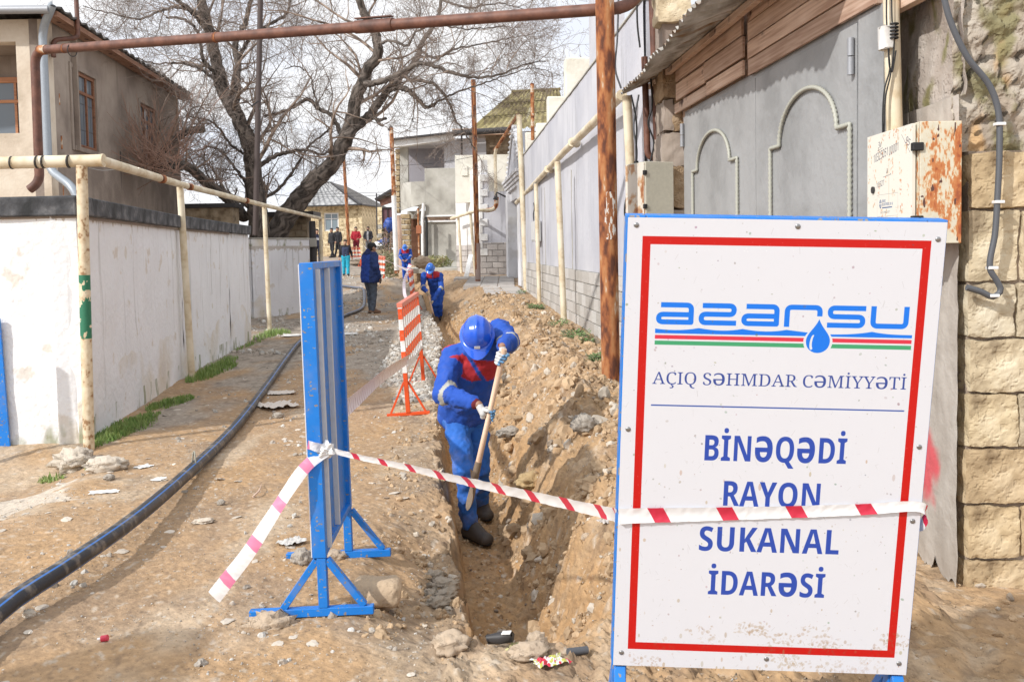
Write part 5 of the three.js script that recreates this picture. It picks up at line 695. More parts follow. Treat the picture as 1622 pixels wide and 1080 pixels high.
// ---------------------------------------------------------------- sign boards on blue stands
const FONT = (k, wt, px, fam) => { k.font = `${wt} ${px}px ${fam}`; };
function signPrint() {
  const cw = 1312, ch = 2048, cv = document.createElement('canvas'); cv.width = cw; cv.height = ch; const k = cv.getContext('2d'), r = rng(31);
  k.fillStyle = '#d3d5db'; k.fillRect(0, 0, cw, ch);
  const X = (f) => f * cw, Y = (f) => f * ch;
  k.strokeStyle = '#bd0f0d'; k.lineWidth = 34; k.strokeRect(X(0.0482) + 17, Y(0.0378) + 17, X(0.9075) - 34, Y(0.9215) - 34);
  const text = (s, cx, base, cap, wide, wt, fam, col) => { k.save(); k.fillStyle = col; FONT(k, wt, 200, fam); const ew = k.measureText('O').width * 0.97, adv = (c) => (c === 'Ə' ? ew : k.measureText(c).width), w = [...s].reduce((a, c) => a + adv(c), 0); k.translate(X(cx), Y(base)); k.scale(X(wide) / w, Y(cap) / 143); let x = -w / 2;
    for (const c of s) { if (c === 'Ə') { const q = k.measureText('e'), hgt = q.actualBoundingBoxAscent + q.actualBoundingBoxDescent, wid = q.actualBoundingBoxRight + q.actualBoundingBoxLeft; k.save(); k.translate(x + ew / 2, -71.5); k.rotate(Math.PI); k.scale(ew * 0.86 / wid, 147 / hgt); k.fillText('e', -wid / 2 + q.actualBoundingBoxLeft, hgt / 2 - q.actualBoundingBoxDescent); k.restore(); } else k.fillText(c, x, 0); x += adv(c); }
    k.restore(); };
  // the word mark: rounded single-stroke letters
  const bl = '#0d72de', lw = 22; k.strokeStyle = bl; k.lineWidth = lw; k.lineJoin = 'round'; k.lineCap = 'butt';
  const x0 = X(0.0995), x1 = X(0.921), yt = Y(0.1752) + lw / 2, yb = Y(0.2222) - lw / 2, ym = (yt + yb) / 2, lt = (x1 - x0) / 6, wl = lt * 0.87, q = 20;
  for (let i = 0; i < 6; i++) {
    const a = x0 + i * lt + lw / 2 + 2, b = x0 + i * lt + wl - lw / 2 + 4; k.beginPath();
    const c = 'azarsu'[i];
    if (c === 'a') { k.moveTo(a + 8, yt); k.lineTo(b - q, yt); k.quadraticCurveTo(b, yt, b, yt + q); k.lineTo(b, yb); k.lineTo(a + q, yb); k.quadraticCurveTo(a, yb, a, (yb + ym) / 2 + 3); k.quadraticCurveTo(a, ym + 4, a + q, ym + 4); k.lineTo(b, ym + 4); }
    if (c === 'z') { k.moveTo(a + 4, yt); k.lineTo(b - q, yt); k.quadraticCurveTo(b, yt, b, (yt + ym) / 2); k.quadraticCurveTo(b, ym, b - q, ym); k.lineTo(a + q, ym); k.quadraticCurveTo(a, ym, a, (yb + ym) / 2); k.quadraticCurveTo(a, yb, a + q, yb); k.lineTo(b + lw / 2, yb); }
    if (c === 'r') { k.moveTo(a, yb + lw / 2); k.lineTo(a, yt + q); k.quadraticCurveTo(a, yt, a + q, yt); k.lineTo(b - q, yt); k.quadraticCurveTo(b, yt, b, yt + q); k.lineTo(b, ym); }
    if (c === 's') { k.moveTo(b + lw / 2, yt); k.lineTo(a + q, yt); k.quadraticCurveTo(a, yt, a, (yt + ym) / 2); k.quadraticCurveTo(a, ym, a + q, ym); k.lineTo(b - q, ym); k.quadraticCurveTo(b, ym, b, (yb + ym) / 2); k.quadraticCurveTo(b, yb, b - q, yb); k.lineTo(a - lw / 2, yb); }
    if (c === 'u') { k.moveTo(a, yt - lw / 2); k.lineTo(a, yb - q); k.quadraticCurveTo(a, yb, a + q, yb); k.lineTo(b - q, yb); k.quadraticCurveTo(b, yb, b, yb - q); k.lineTo(b, yt - lw / 2); }
    k.stroke();
  }
  // wave, stripes, drop
  const wy = Y(0.2285); k.fillStyle = bl; k.beginPath(); k.moveTo(x0, wy + 6); for (let i = 0; i < 4; i++) { const s = (x1 - x0) * (i < 3 ? 0.171 : 0), a = x0 + i * (x1 - x0) * 0.171; if (i < 3) { k.quadraticCurveTo(a + s * 0.55, wy + 18, a + s, wy); } } k.quadraticCurveTo(x0 + (x1 - x0) * 0.62, wy + 14, x0 + (x1 - x0) * 0.68, wy + 16); k.quadraticCurveTo(x0 + (x1 - x0) * 0.78, wy + 16, x0 + (x1 - x0) * 0.845, wy + 1); k.quadraticCurveTo(x0 + (x1 - x0) * 0.9, wy + 14, x1, wy + 12); k.lineTo(x1, wy + 26); k.lineTo(x0, wy + 26); k.fill();
  k.fillStyle = '#cf3449'; k.fillRect(x0, Y(0.2448), x1 - x0, 17); k.fillStyle = '#3f9a6c'; k.fillRect(x0, Y(0.2569), x1 - x0, 18);
  const dx = x0 + (x1 - x0) * 0.638, dt = Y(0.2045), db = Y(0.2765); k.lineWidth = 18; const drop = (s) => { k.beginPath(); k.moveTo(dx, dt - s); k.bezierCurveTo(dx + 14, dt + 40, dx + 50 + s, dt + 62, dx + 50 + s, db - 52); k.bezierCurveTo(dx + 50 + s, db + s - 14, dx + 20, db + s, dx, db + s); k.bezierCurveTo(dx - 20, db + s, dx - 50 - s, db + s - 14, dx - 50 - s, db - 52); k.bezierCurveTo(dx - 50 - s, dt + 62, dx - 14, dt + 40, dx, dt - s); k.fill(); };
  k.fillStyle = '#d3d5db'; drop(11); k.fillStyle = bl; drop(0); k.fillStyle = '#d3d5db'; k.beginPath(); k.ellipse(dx - 24, db - 46, 10, 33, 0.12, 0, 7); k.fill(); k.fillStyle = bl; k.beginPath(); k.ellipse(dx - 15, db - 50, 9, 32, 0.12, 0, 7); k.fill();
  const ink = '#2848a4'; text('AÇIQ SƏHMDAR CƏMİYYƏTİ', 0.5075, 0.3505, 0.026, 0.822, 'normal', 'serif', '#31478f'); k.fillStyle = '#31519f'; k.fillRect(X(0.0955), Y(0.3956), X(0.8215), 6);
  text('BİNƏQƏDİ', 0.5075, 0.5164, 0.0562, 0.475, 'bold', 'sans-serif', ink); text('RAYON', 0.507, 0.6176, 0.0558, 0.336, 'bold', 'sans-serif', ink); text('SUKANAL', 0.507, 0.7215, 0.056, 0.474, 'bold', 'sans-serif', ink); text('İDARƏSİ', 0.508, 0.8232, 0.0555, 0.397, 'bold', 'sans-serif', ink);
  for (let i = 0; i < 1500; i++) { const x = r() * cw, y = r() * ch, s = Math.pow(r(), 6) * 5 + 0.6; k.fillStyle = `rgba(${90 + r() * 60},${85 + r() * 50},${80 + r() * 40},${0.1 + 0.4 * r()})`; k.beginPath(); k.ellipse(x, y, s, s * (0.5 + r()), r() * 3, 0, 7); k.fill(); }
  for (let i = 0; i < 240; i++) { const y = ch * (1 - Math.pow(r(), 2.2) * 0.5), s = 1 + Math.pow(r(), 4) * 9; k.fillStyle = `rgba(${150 + r() * 20},${120 + r() * 20},${88 + r() * 20},${0.12 + 0.4 * r()})`; k.beginPath(); k.ellipse(r() * cw, y, s * 0.7, s * (0.8 + r()), 0, 0, 7); k.fill(); }
  for (let i = 0; i < 26; i++) { const x = r() * cw, y = ch * (0.9 + 0.1 * r()); k.fillStyle = `rgba(150,118,84,${0.1 + 0.18 * r()})`; for (let q = 0; q < 26; q++) { k.beginPath(); k.ellipse(x + (r() - 0.5) * 130, y + (r() - 0.5) * 60, 1 + r() * 9, 1 + r() * 7, r() * 3, 0, 7); k.fill(); } }
  for (let i = 0; i < 260; i++) { k.strokeStyle = `rgba(120,115,110,${0.08 + 0.22 * r()})`; k.lineWidth = 1 + r(); const x = r() * cw, y = r() * ch; k.beginPath(); k.moveTo(x, y); k.lineTo(x + (r() - 0.5) * 34, y + r() * 34); k.stroke(); }
  for (let i = 0; i < 300; i++) { k.fillStyle = 'rgba(255,255,255,.35)'; const e = r() < 0.5; k.fillRect(e ? (r() < 0.5 ? X(0.05) : X(0.913)) + r() * 40 : X(0.05 + 0.89 * r()), e ? Y(0.05 + 0.89 * r()) : (r() < 0.5 ? Y(0.046) : Y(0.925)) + r() * 40, 1 + r() * 3, 1 + r() * 2); }
  const t = new THREE.CanvasTexture(cv); t.colorSpace = THREE.SRGBColorSpace; t.generateMipmaps = true; t.anisotropy = 16; return t;
}
const SW = 0.835, SH = 1.295, SB = 0.27;                             // panel width, panel height, height of its lower edge
function makeStand() {
  const t = new THREE.Group(), printM = mat(W1, { map: signPrint(), rough: 0.32, bump: bumpFine, bs: 0.0004 }), edge = mat([0.7, 0.7, 0.7], { rough: 0.4 }), primer = mat([0.62, 0.62, 0.62], { map: T.cloth, rough: 0.6 });
  const bd = new THREE.Mesh(new THREE.BoxGeometry(SW, SH, 0.004).translate(0, SB + SH / 2, 0.002), [edge, edge, edge, edge, printM, M.blue]); bd.name = 'sign_board'; bd.castShadow = bd.receiveShadow = true; t.add(bd);
  const f = 0.052, h = SW / 2 + 0.004, y0 = SB - 0.004, y1 = SB + SH + 0.006; 
  for (const s of [-1, 1]) { mesh('frame_rail', [bx(s * (h - f), s * h, y0, y1, -0.062, -0.001, 0.003)], M.blue, t); if (s > 0) mesh('rail_lip', [bx(s * (h - f - 0.02), s * (h - f - 0.001), y0 + 0.03, y1 - 0.03, -0.08, -0.004, 0.002)], primer, t); }
  for (const y of [y0, y1 - 0.03]) mesh('frame_rail', [bx(-h + f + 0.001, h - f - 0.001, y, y + 0.03, -0.06, -0.001, 0.003)], M.blue, t);
  mesh('back_sheet', bx(-h + f, h - f, y0 + 0.02, y1 - 0.02, -0.04, -0.008), M.blue, t);
  for (const x of [0.0]) mesh('stiffener', bx(x - 0.012, x + 0.012, y0 + 0.03, y1 - 0.031, -0.064, -0.039, 0.002), primer, t);
  for (const s of [-1, 1]) {
    mesh('leg', bx(s * (h - 0.045), s * (h - 0.003), 0.04, y0 - 0.001, -0.06, -0.018, 0.004), M.blue, t); mesh('foot_bar', [bx(s * (h - 0.044), s * (h - 0.004), 0.002, 0.04, -0.26, 0.29, 0.004)], M.blue, t);
    for (const q of [-1, 1]) mesh('brace', bar(new THREE.Vector3(s * (h - 0.024), 0.04, -0.039 + q * 0.18), new THREE.Vector3(s * (h - 0.024), 0.255, -0.039 + q * 0.022), 0.034, 0.03, 0.003), M.blue, t);
  }
  for (const [x, y] of [[-0.395, 1.545], [0.03, 1.548], [0.397, 1.52], [-0.398, 0.98], [0.397, 0.95], [0.397, 0.735], [-0.395, 0.31], [0.02, 0.305], [0.395, 0.305]]) { const g = new THREE.SphereGeometry(0.0075, 10, 6, 0, Math.PI * 2, 0, Math.PI / 2); g.scale(1, 0.5, 1).rotateX(Math.PI / 2).translate(x, y, 0.004); mesh('screw', triUV(g), M.steel, t); }
  return t;
}
const sign1 = makeStand(); sign1.name = numbered('sign_stand'); scene.add(sign1);
tag(sign1, 'white sign board with red border and blue lettering on a blue stand, facing the viewer', 'sign');
{ // fitted to the four corners of the board in the photograph
  const [a, b, c, d] = [[995, 344], [1500, 352], [1435, 1068], [972, 1052]].map(([x, y]) => ray(x, y)), m = new THREE.Matrix3().set(b.x, -c.x, d.x, b.y, -c.y, d.y, b.z, -c.z, d.z).invert(), k = a.clone().applyMatrix3(m);
  const z3 = k.y, tl = a, tr = b.clone().multiplyScalar(k.x), br = c.clone().multiplyScalar(z3), bl = d.clone().multiplyScalar(k.z), s = SH / tl.distanceTo(bl);
  const x = tr.clone().sub(tl).normalize(), y = tl.clone().sub(bl), z = x.clone().cross(y).normalize(); y.copy(z).cross(x);
  const ctr = tl.clone().add(tr).add(br).add(bl).multiplyScalar(s / 4).add(camera.position);
  sign1.quaternion.setFromRotationMatrix(new THREE.Matrix4().makeBasis(x, y, z)); sign1.position.copy(ctr).addScaledVector(y, -(SB + SH / 2)); sign1.userData.w = tr.distanceTo(tl) * s; console.log('sign width', sign1.userData.w, 'tilt', y.toArray(), 'at', ctr.toArray());
}
const sign2 = sign1.clone(); sign2.name = numbered('sign_stand'); scene.add(sign2);
tag(sign2, 'blue sign stand seen edge-on, its open back showing, tape tied to its post', 'sign');
{ const a = G(503, 966), b = G(546, 870), m = a.clone().lerp(b, 0.5), d = a.clone().sub(b); sign2.rotation.set(0, Math.atan2(-d.z, d.x), 0); sign2.rotateX(0.0); sign2.rotateZ(0); const lean = new THREE.Quaternion().setFromAxisAngle(new THREE.Vector3(0, 0, 1), 0.016); sign2.quaternion.premultiply(lean); sign2.position.copy(m).addScaledVector(d.clone().normalize(), 0.085).add(new THREE.Vector3(0, -0.002, 0)); console.log('stand2', m.toArray(), d.length()); }
// ---------------------------------------------------------------- striped barriers
const orange = [0.72, 0.085, 0.012], stripeT = tex(128, 256, (u, v) => { const a = fb(u, v, 6, 6, 5, 531); return mixc(v < 0.5 ? [0.77, 0.77, 0.76] : orange, [0.42, 0.35, 0.27], clamp((a - 0.55) * 3) * 0.7); }, true, [0.21, 0.21]);
const dirtT = tex(256, 256, (u, v) => { const a = fb(u, v, 6, 6, 5, 521); return mixc([0.95, 0.95, 0.95], [0.55, 0.52, 0.48], clamp((a - 0.5) * 3)); }, true, [0.5, 0.5]), stripeM = mat(W1, { map: stripeT, rough: 0.45, bump: bumpFine, bs: 0.001 }), orangeM = mat(orange, { map: dirtT, rough: 0.5 }), whiteM = mat([0.78, 0.78, 0.77], { rough: 0.45 }), topM = mat([0.68, 0.2, 0.13], { rough: 0.5 });
function makeBarrier(L, slats) {
  const t = new THREE.Group(), H = 1.06;
  for (const s of [-1, 1]) {
    mesh('post', bx(s * L / 2 - 0.028, s * L / 2 + 0.028, 0.42, H, -0.022, 0.022, 0.003), stripeM, t); mesh('leg', bx(s * L / 2 - 0.027, s * L / 2 + 0.027, 0.03, 0.42, -0.021, 0.021, 0.003), orangeM, t);
    mesh('foot_bar', bx(s * L / 2 - 0.02, s * L / 2 + 0.02, 0, 0.03, -0.21, 0.21, 0.003), orangeM, t); for (const q of [-1, 1]) mesh('brace', bar(new THREE.Vector3(s * L / 2, 0.03, q * 0.17), new THREE.Vector3(s * L / 2, 0.33, q * 0.022), 0.02, 0.02, 0.002), orangeM, t);
  }
  mesh('top_rail', bx(-L / 2 - 0.03, L / 2 + 0.03, H, H + 0.045, -0.028, 0.028, 0.003), topM, t); mesh('bottom_rail', bx(-L / 2 + 0.029, L / 2 - 0.029, 0.42, 0.46, -0.015, 0.015, 0.003), whiteM, t);
  const g = bx(-0.055, 0.055, 0.461, H - 0.001, -0.008, 0.008, 0.002); for (let i = 0; i < slats; i++) { const o = mesh('slat', g, stripeM, t); o.position.x = lerp(-L / 2, L / 2, (i + 0.75) / (slats + 0.5)); }
  return t;
}
const barriers = [];
function placeBarrier(src, a, b, label) { const t = src.parent ? src.clone() : src; t.name = numbered('barrier'); scene.add(t); tag(t, label, 'barrier', 'orange and white barriers along the trench'); const d = b.clone().sub(a); t.position.copy(a).lerp(b, 0.5); t.rotation.y = Math.atan2(-d.z, d.x); t.rotation.z = Math.atan2(d.y, Math.hypot(d.x, d.z)); t.rotation.order = 'YXZ'; barriers.push(t); return t; }
{
  const n1 = G(647, 658), f1 = G(677, 595); const proto = makeBarrier(2.2, 9), d = f1.clone().sub(n1).setLength(2.2); placeBarrier(proto, n1, n1.clone().add(d), 'orange and white slatted barrier nearest the viewer, left of the digging worker');
  barriers[0].rotateX(-0.055);
  const a = G(654, 503); placeBarrier(proto, a, a.clone().add(new THREE.Vector3(-0.16, 0, -2.2)), 'orange and white barrier seen end-on with tapes tied to it, before the middle worker');
  const c = P(607, 440, 36); c.y = ground(c.x, 36); placeBarrier(proto, c.clone().add(new THREE.Vector3(-0.8, 0.05, -2.0)), c, 'orange and white barrier half hidden behind the man in the blue jacket');
  const e = P(571, 400, 54); e.y = ground(e.x, 54); placeBarrier(proto, e.clone().add(new THREE.Vector3(-0.5, 0, 2.1)), e, 'farthest orange and white barrier, in front of the person in red');
}
// ---------------------------------------------------------------- barrier tape
function ribbon(pts, width, twist, n, o = {}) {                      // tape along a curve, turned by twist(u) about its own line
  const c = smooth(pts, n), pos = [], uv = [], idx = []; let len = 0; const T_ = new THREE.Vector3(), s = new THREE.Vector3(), up = new THREE.Vector3();
  for (let i = 0; i <= n; i++) {
    T_.copy(c[Math.min(i + 1, n)]).sub(c[Math.max(0, i - 1)]).normalize(); if (i) len += c[i].distanceTo(c[i - 1]); up.set(0, 1, 0).addScaledVector(T_, -T_.y).normalize(); s.crossVectors(T_, up);
    const a = twist(i / n), w = (typeof width === 'function' ? width(i / n) : width) / 2, k = new THREE.Vector3().addScaledVector(up, Math.cos(a)).addScaledVector(s, Math.sin(a)), nn = T_.clone().cross(k), M_ = 4;
    for (let j = 0; j <= M_; j++) { const v = j / M_ * 2 - 1, q = c[i].clone().addScaledVector(k, v * w).addScaledVector(nn, (o.cup ?? 0.1) * w * (v * v - 0.5) + 0.002 * n2(i * 0.35, j * 0.6)); pos.push(q.x, q.y, q.z); uv.push(len + (o.off ?? 0) + (o.slant ?? 0.25) * v * w, j / M_); if (i && j) { const b = i * (M_ + 1) + j, p = b - M_ - 1; idx.push(p - 1, p, b, p - 1, b, b - 1); } }
  }
  const g = new THREE.BufferGeometry(); g.setAttribute('position', new THREE.Float32BufferAttribute(pos, 3)); g.setAttribute('uv', new THREE.Float32BufferAttribute(uv, 2)); g.setIndex(idx); g.computeVertexNormals(); return g;
}
const tapeT = tex(512, 4, (u) => (u < 0.235 ? [0.64, 0.03, 0.07] : [0.84, 0.84, 0.84]), true, [0.19, 1]), tapeM = mat(W1, { map: tapeT, rough: 0.35, side: THREE.DoubleSide, phys: { transmission: 0.18, thickness: 0 } }), paleT = tex(512, 4, (u) => (u < 0.24 ? [0.8, 0.25, 0.42] : [0.86, 0.86, 0.87]), true, [0.2, 1]), paleM = mat(W1, { map: paleT, rough: 0.4, side: THREE.DoubleSide, phys: { transmission: 0.3, thickness: 0 } });
{
  const t = thing('barrier_tape', 'red and white tape stretched from the edge-on blue stand across the front sign board', 'tape'), inv = sign1.quaternion, L = (x, y, z) => new THREE.Vector3(x, y, z).applyQuaternion(inv).add(sign1.position), h = SW / 2;
  sign1.updateMatrixWorld(true); const IM = sign1.matrixWorld.clone(), loc = (px, py, lift) => { const q = hit(px, py, IM); return L(q.x, q.y, lift); };
  const e1 = loc(980, 815, 0.012), z1 = 4.17;
  mesh('tape', ribbon([P(519, 712, z1), P(560, 722, 4.05), P(640, 739, 3.8), P(720, 758, 3.55), P(800, 776, 3.3), P(890, 796, 3.05), P(960, 812, 2.83), e1], (u) => lerp(0.03, 0.044, sst(0.1, 0.5, u)), (u) => 0.25 + 0.5 * Math.sin(u * 2.2) * (1 - u), 120, { off: 0.02, slant: 0.5 }), tapeM, t);
  mesh('tape', ribbon([e1, loc(1010, 814, 0.011), loc(1120, 812, 0.009), loc(1240, 809, 0.009), loc(1360, 805, 0.009), loc(1462, 803, 0.011), L(h + 0.012, 1.5 - 0.79, -0.02), L(h + 0.0, 1.5 - 0.8, -0.07)], (u) => 0.044 - 0.019 * u, (u) => 0.1 * Math.sin(u * 5), 110, { cup: 0.2, off: 0.1, slant: 0.5 }), tapeM, t);
  mesh('tape', ribbon([P(487, 704, z1 - 0.06), P(500, 708, z1 - 0.07), P(519, 713, z1 - 0.03)], 0.04, () => 0.1, 20, { off: 0.04 }), paleM, t);
  mesh('knot', knock(new THREE.IcosahedronGeometry(0.03, 4), 0.03, 28).translate(...P(517, 713, z1 - 0.03).toArray()), whiteM, t);
  rebase(t, P(519, 712, z1));
  const u = thing('barrier_tape', 'loose pink and white tape end hanging from the knot on the edge-on blue stand', 'tape'); const tip = P(338, 946, 4.05);
  mesh('tape', ribbon([P(516, 714, z1 - 0.04), P(488, 735, 4.1), P(462, 768, 4.06), P(425, 825, 4.04), P(392, 876, 4.03), P(358, 920, 4.04), tip], (v) => 0.052 + 0.018 * v, (v) => 0.35 + 0.3 * Math.sin(v * 4.2 + 0.6), 90, { off: 0.12, cup: 0.14, slant: 0.1 }), paleM, u); rebase(u, tip);
  const w = thing('barrier_tape', 'pale twisted tape between the edge-on blue stand and the nearest barrier', 'tape'), b0 = P(648, 566, 9.2), grayT = tex(512, 4, (x) => (x < 0.16 ? [0.42, 0.28, 0.31] : x > 0.5 ? [0.9, 0.83, 0.85] : [0.88, 0.84, 0.86]), true, [0.11, 1]);
  mesh('tape', ribbon([P(541, 652, 5.0), P(575, 622, 6), P(610, 592, 7.4), P(648, 567, 9.22)], (v) => 0.11 + 0.01 * v, (v) => 0.1 + 0.3 * v, 90, { cup: 0.25, slant: -0.3 }), mat(W1, { map: grayT, rough: 0.4, side: THREE.DoubleSide, phys: { transmission: 0.1, thickness: 0 } }), w); mesh('knot', [ribbon([P(640, 566, 9.16), P(648, 574, 9.14), P(657, 566, 9.17)], 0.07, () => 0.2, 16)], tapeM, w); rebase(w, b0);
  const x = thing('barrier_tape', 'white tapes tied between the end-on barrier and the barrier behind the man', 'tape'), bz = -barriers[1].position.z;
  mesh('tape', ribbon([P(608, 411, 36), P(625, 418, 32), P(642, 426, 28), P(651, 430, bz + 0.5)], 0.1, (v) => 0.6 + 2 * v, 50), tapeM, x); mesh('tape', ribbon([P(649, 424, bz), P(641, 442, bz - 1), P(640, 460, bz - 2.5), P(645, 477, 17)], 0.07, (v) => 1 + 2 * v, 40), paleM, x); mesh('tape', ribbon([P(650, 418, bz), P(645, 432, bz - 0.4), P(651, 444, bz - 0.6), P(645, 450, bz - 0.7)], 0.09, (v) => 1 + 4 * v, 40), tapeM, x); mesh('tape', ribbon([P(570, 383, 54), P(578, 391, 50), P(588, 402, 44)], 0.12, (v) => 0.5 + v, 30), tapeM, x); rebase(x, P(650, 430, bz));
}
// ---------------------------------------------------------------- hose
{
  const t = thing('hose', 'black plastic water hose with blue stripes running along the street', 'hose'), r = 0.043;
  const g = (px, py, l) => G(px, py, l), pts = [g(-130, 1110, 0.06), g(2, 974, 0.085), g(100, 906, 0.12), g(200, 834, 0.12), g(300, 748, 0.07), g(370, 678, 0.05), g(420, 615, 0.045), g(452, 570, 0.045), g(474, 543, 0.045), g(510, 517, 0.045), g(547, 500, 0.045), g(571, 490, 0.045), g(577, 477, 0.045)];
  const l = pts[pts.length - 1]; pts.push(onG(l.x - 0.5, -l.z + 3, 0.05), onG(l.x - 1.3, -l.z + 6, 0.05), onG(l.x - 2.6, -l.z + 8.5, 0.05), onG(l.x - 4.4, -l.z + 10, 0.05));
  const c = smooth(pts, 260); const hm = mat([0.03, 0.032, 0.037], { rough: 0.42, bump: bumpFine, bs: 0.001, map: tex(64, 512, (u, v) => { const d = fb(u, v, 6, 40, 4, 461); return d > 0.6 ? mixc([0.9, 0.9, 0.9], [9, 8, 6.5], 0).map((q, i) => q + [2.2, 1.9, 1.5][i] * clamp((d - 0.6) * 4)) : [0.9, 0.9, 0.9]; }, false, [0.29, 1.4]) });
  mesh('hose_pipe', tube(c, r, 18), mat(W1, { rough: 0.42, bump: bumpFine, bs: 0.001, map: tex(128, 1024, (u, v) => { const s = [0.07, 0.32, 0.57, 0.82].some((a) => Math.abs(u - a) < 0.013), d = fb(u, v, 5, 60, 5, 461); let k = s ? [0.03, 0.16, 0.5] : [0.022, 0.024, 0.028]; return mixc(k, [0.3, 0.25, 0.19], clamp((d - 0.52) * 3.2) * 0.65); }, true, [0.289, 3]) }), t);
  const a = G(318, 742, 0.02), b = P(305, 716, 6.9); mesh('wire_loop', tube(smooth([P(303, 738, 6.85), P(307, 714, 6.8), P(310, 735, 6.78), a, G(300, 756, 0.02), G(285, 752, 0.02)], 40), 0.006, 6), mat([0.3, 0.3, 0.25], { rough: 0.6 }), t);
  rebase(t, pts[4]);
}
// ---------------------------------------------------------------- people
function surfaceNet(f, lo, hi, cell) {                               // meshes the zero level of f (negative inside)
  const n = [0, 1, 2].map((k) => Math.max(4, Math.ceil((hi[k] - lo[k]) / cell) + 1)), [nx, ny, nz] = n, F = new Float32Array(nx * ny * nz), id = (i, j, k) => i + nx * (j + ny * k);
  for (let k = 0; k < nz; k++) for (let j = 0; j < ny; j++) for (let i = 0; i < nx; i++) F[id(i, j, k)] = f(lo[0] + i * cell, lo[1] + j * cell, lo[2] + k * cell);
  const map = new Int32Array(nx * ny * nz).fill(-1), pos = [], idx = [], E = [[0, 1], [2, 3], [4, 5], [6, 7], [0, 2], [1, 3], [4, 6], [5, 7], [0, 4], [1, 5], [2, 6], [3, 7]], c = new Float32Array(8);
  for (let k = 0; k < nz - 1; k++) for (let j = 0; j < ny - 1; j++) for (let i = 0; i < nx - 1; i++) {
    let m = 0; for (let q = 0; q < 8; q++) { c[q] = F[id(i + (q & 1), j + ((q >> 1) & 1), k + (q >> 2))]; if (c[q] < 0) m++; } if (m === 0 || m === 8) continue;
    let x = 0, y = 0, z = 0, s = 0; for (const [a, b] of E) if (c[a] < 0 !== c[b] < 0) { const t = c[a] / (c[a] - c[b]); x += lerp(a & 1, b & 1, t); y += lerp((a >> 1) & 1, (b >> 1) & 1, t); z += lerp(a >> 2, b >> 2, t); s++; }
    map[id(i, j, k)] = pos.length / 3; pos.push(lo[0] + (i + x / s) * cell, lo[1] + (j + y / s) * cell, lo[2] + (k + z / s) * cell);
  }
  const quad = (a, b, d, e, flip) => { if (a < 0 || b < 0 || d < 0 || e < 0) return; flip ? idx.push(a, d, b, a, e, d) : idx.push(a, b, d, a, d, e); };
  for (let k = 1; k < nz - 1; k++) for (let j = 1; j < ny - 1; j++) for (let i = 1; i < nx - 1; i++) {
    const s = F[id(i, j, k)] < 0;
    if (s !== F[id(i + 1, j, k)] < 0) quad(map[id(i, j - 1, k - 1)], map[id(i, j, k - 1)], map[id(i, j, k)], map[id(i, j - 1, k)], !s);
    if (s !== F[id(i, j + 1, k)] < 0) quad(map[id(i - 1, j, k - 1)], map[id(i - 1, j, k)], map[id(i, j, k)], map[id(i, j, k - 1)], !s);
    if (s !== F[id(i, j, k + 1)] < 0) quad(map[id(i - 1, j - 1, k)], map[id(i, j - 1, k)], map[id(i, j, k)], map[id(i - 1, j, k)], !s);
  }
  const g = new THREE.BufferGeometry(); g.setAttribute('position', new THREE.Float32BufferAttribute(pos, 3)); g.setIndex(idx); g.computeVertexNormals(); return g;
}
// bones: [a, b, ra, rb]; joined with a smooth minimum of reach k; extra(x, y, z, d) may reshape
function flesh(bones, k, cell, extra) {
  const B = bones.map(([a, b, ra, rb]) => { const d = b.clone().sub(a); return [a.x, a.y, a.z, d.x, d.y, d.z, 1 / Math.max(1e-9, d.lengthSq()), ra, rb - ra]; }), lo = [1e9, 1e9, 1e9], hi = [-1e9, -1e9, -1e9];
  for (const [a, b, ra, rb] of bones) for (const [p, r] of [[a, ra], [b, rb]]) p.toArray().forEach((v, i) => { lo[i] = Math.min(lo[i], v - r - 0.035); hi[i] = Math.max(hi[i], v + r + 0.035); });
  const f = (x, y, z) => { let s = 0, m = 1e9; const e = 1 / k; for (const b of B) { const px = x - b[0], py = y - b[1], pz = z - b[2], h = clamp((px * b[3] + py * b[4] + pz * b[5]) * b[6]), d = Math.hypot(px - h * b[3], py - h * b[4], pz - h * b[5]) - b[7] - b[8] * h; if (d < m) m = d; if (d < 0.25) s += Math.exp(-d * e * 3); } let d = s > 0 ? -k / 3 * Math.log(s) : m; return extra ? extra(x, y, z, d) : d; };
  return surfaceNet(f, lo, hi, cell);
}
const folds = (amp, fr_) => (x, y, z, d) => (Math.abs(d) < 0.04 ? d + amp * (n3(x * fr_, y * fr_ * 1.2, z * fr_) + 0.7 * (0.5 - Math.abs(n3(x * fr_ * 1.9 + 5, y * fr_ * 1.5, z * fr_ * 1.9))) + 0.5 * (0.4 - Math.abs(n3(x * fr_ * 3.1 + 9, y * fr_ * 1.4, z * fr_ * 3.1))) + 0.2 * n3(x * fr_ * 5, y * fr_ * 5, z * fr_ * 5)) : d);
const paintG = (g, f) => { const p = g.attributes.position, c = new Float32Array(p.count * 3); for (let i = 0; i < p.count; i++) c.set(f(new THREE.Vector3().fromBufferAttribute(p, i)), i * 3); return g.setAttribute('color', new THREE.BufferAttribute(c, 3)); };
const basis = (y, z) => { const Y = y.clone().normalize(), X = Y.clone().cross(z).normalize(), Z = X.clone().cross(Y); return new THREE.Matrix4().makeBasis(X, Y, Z); };
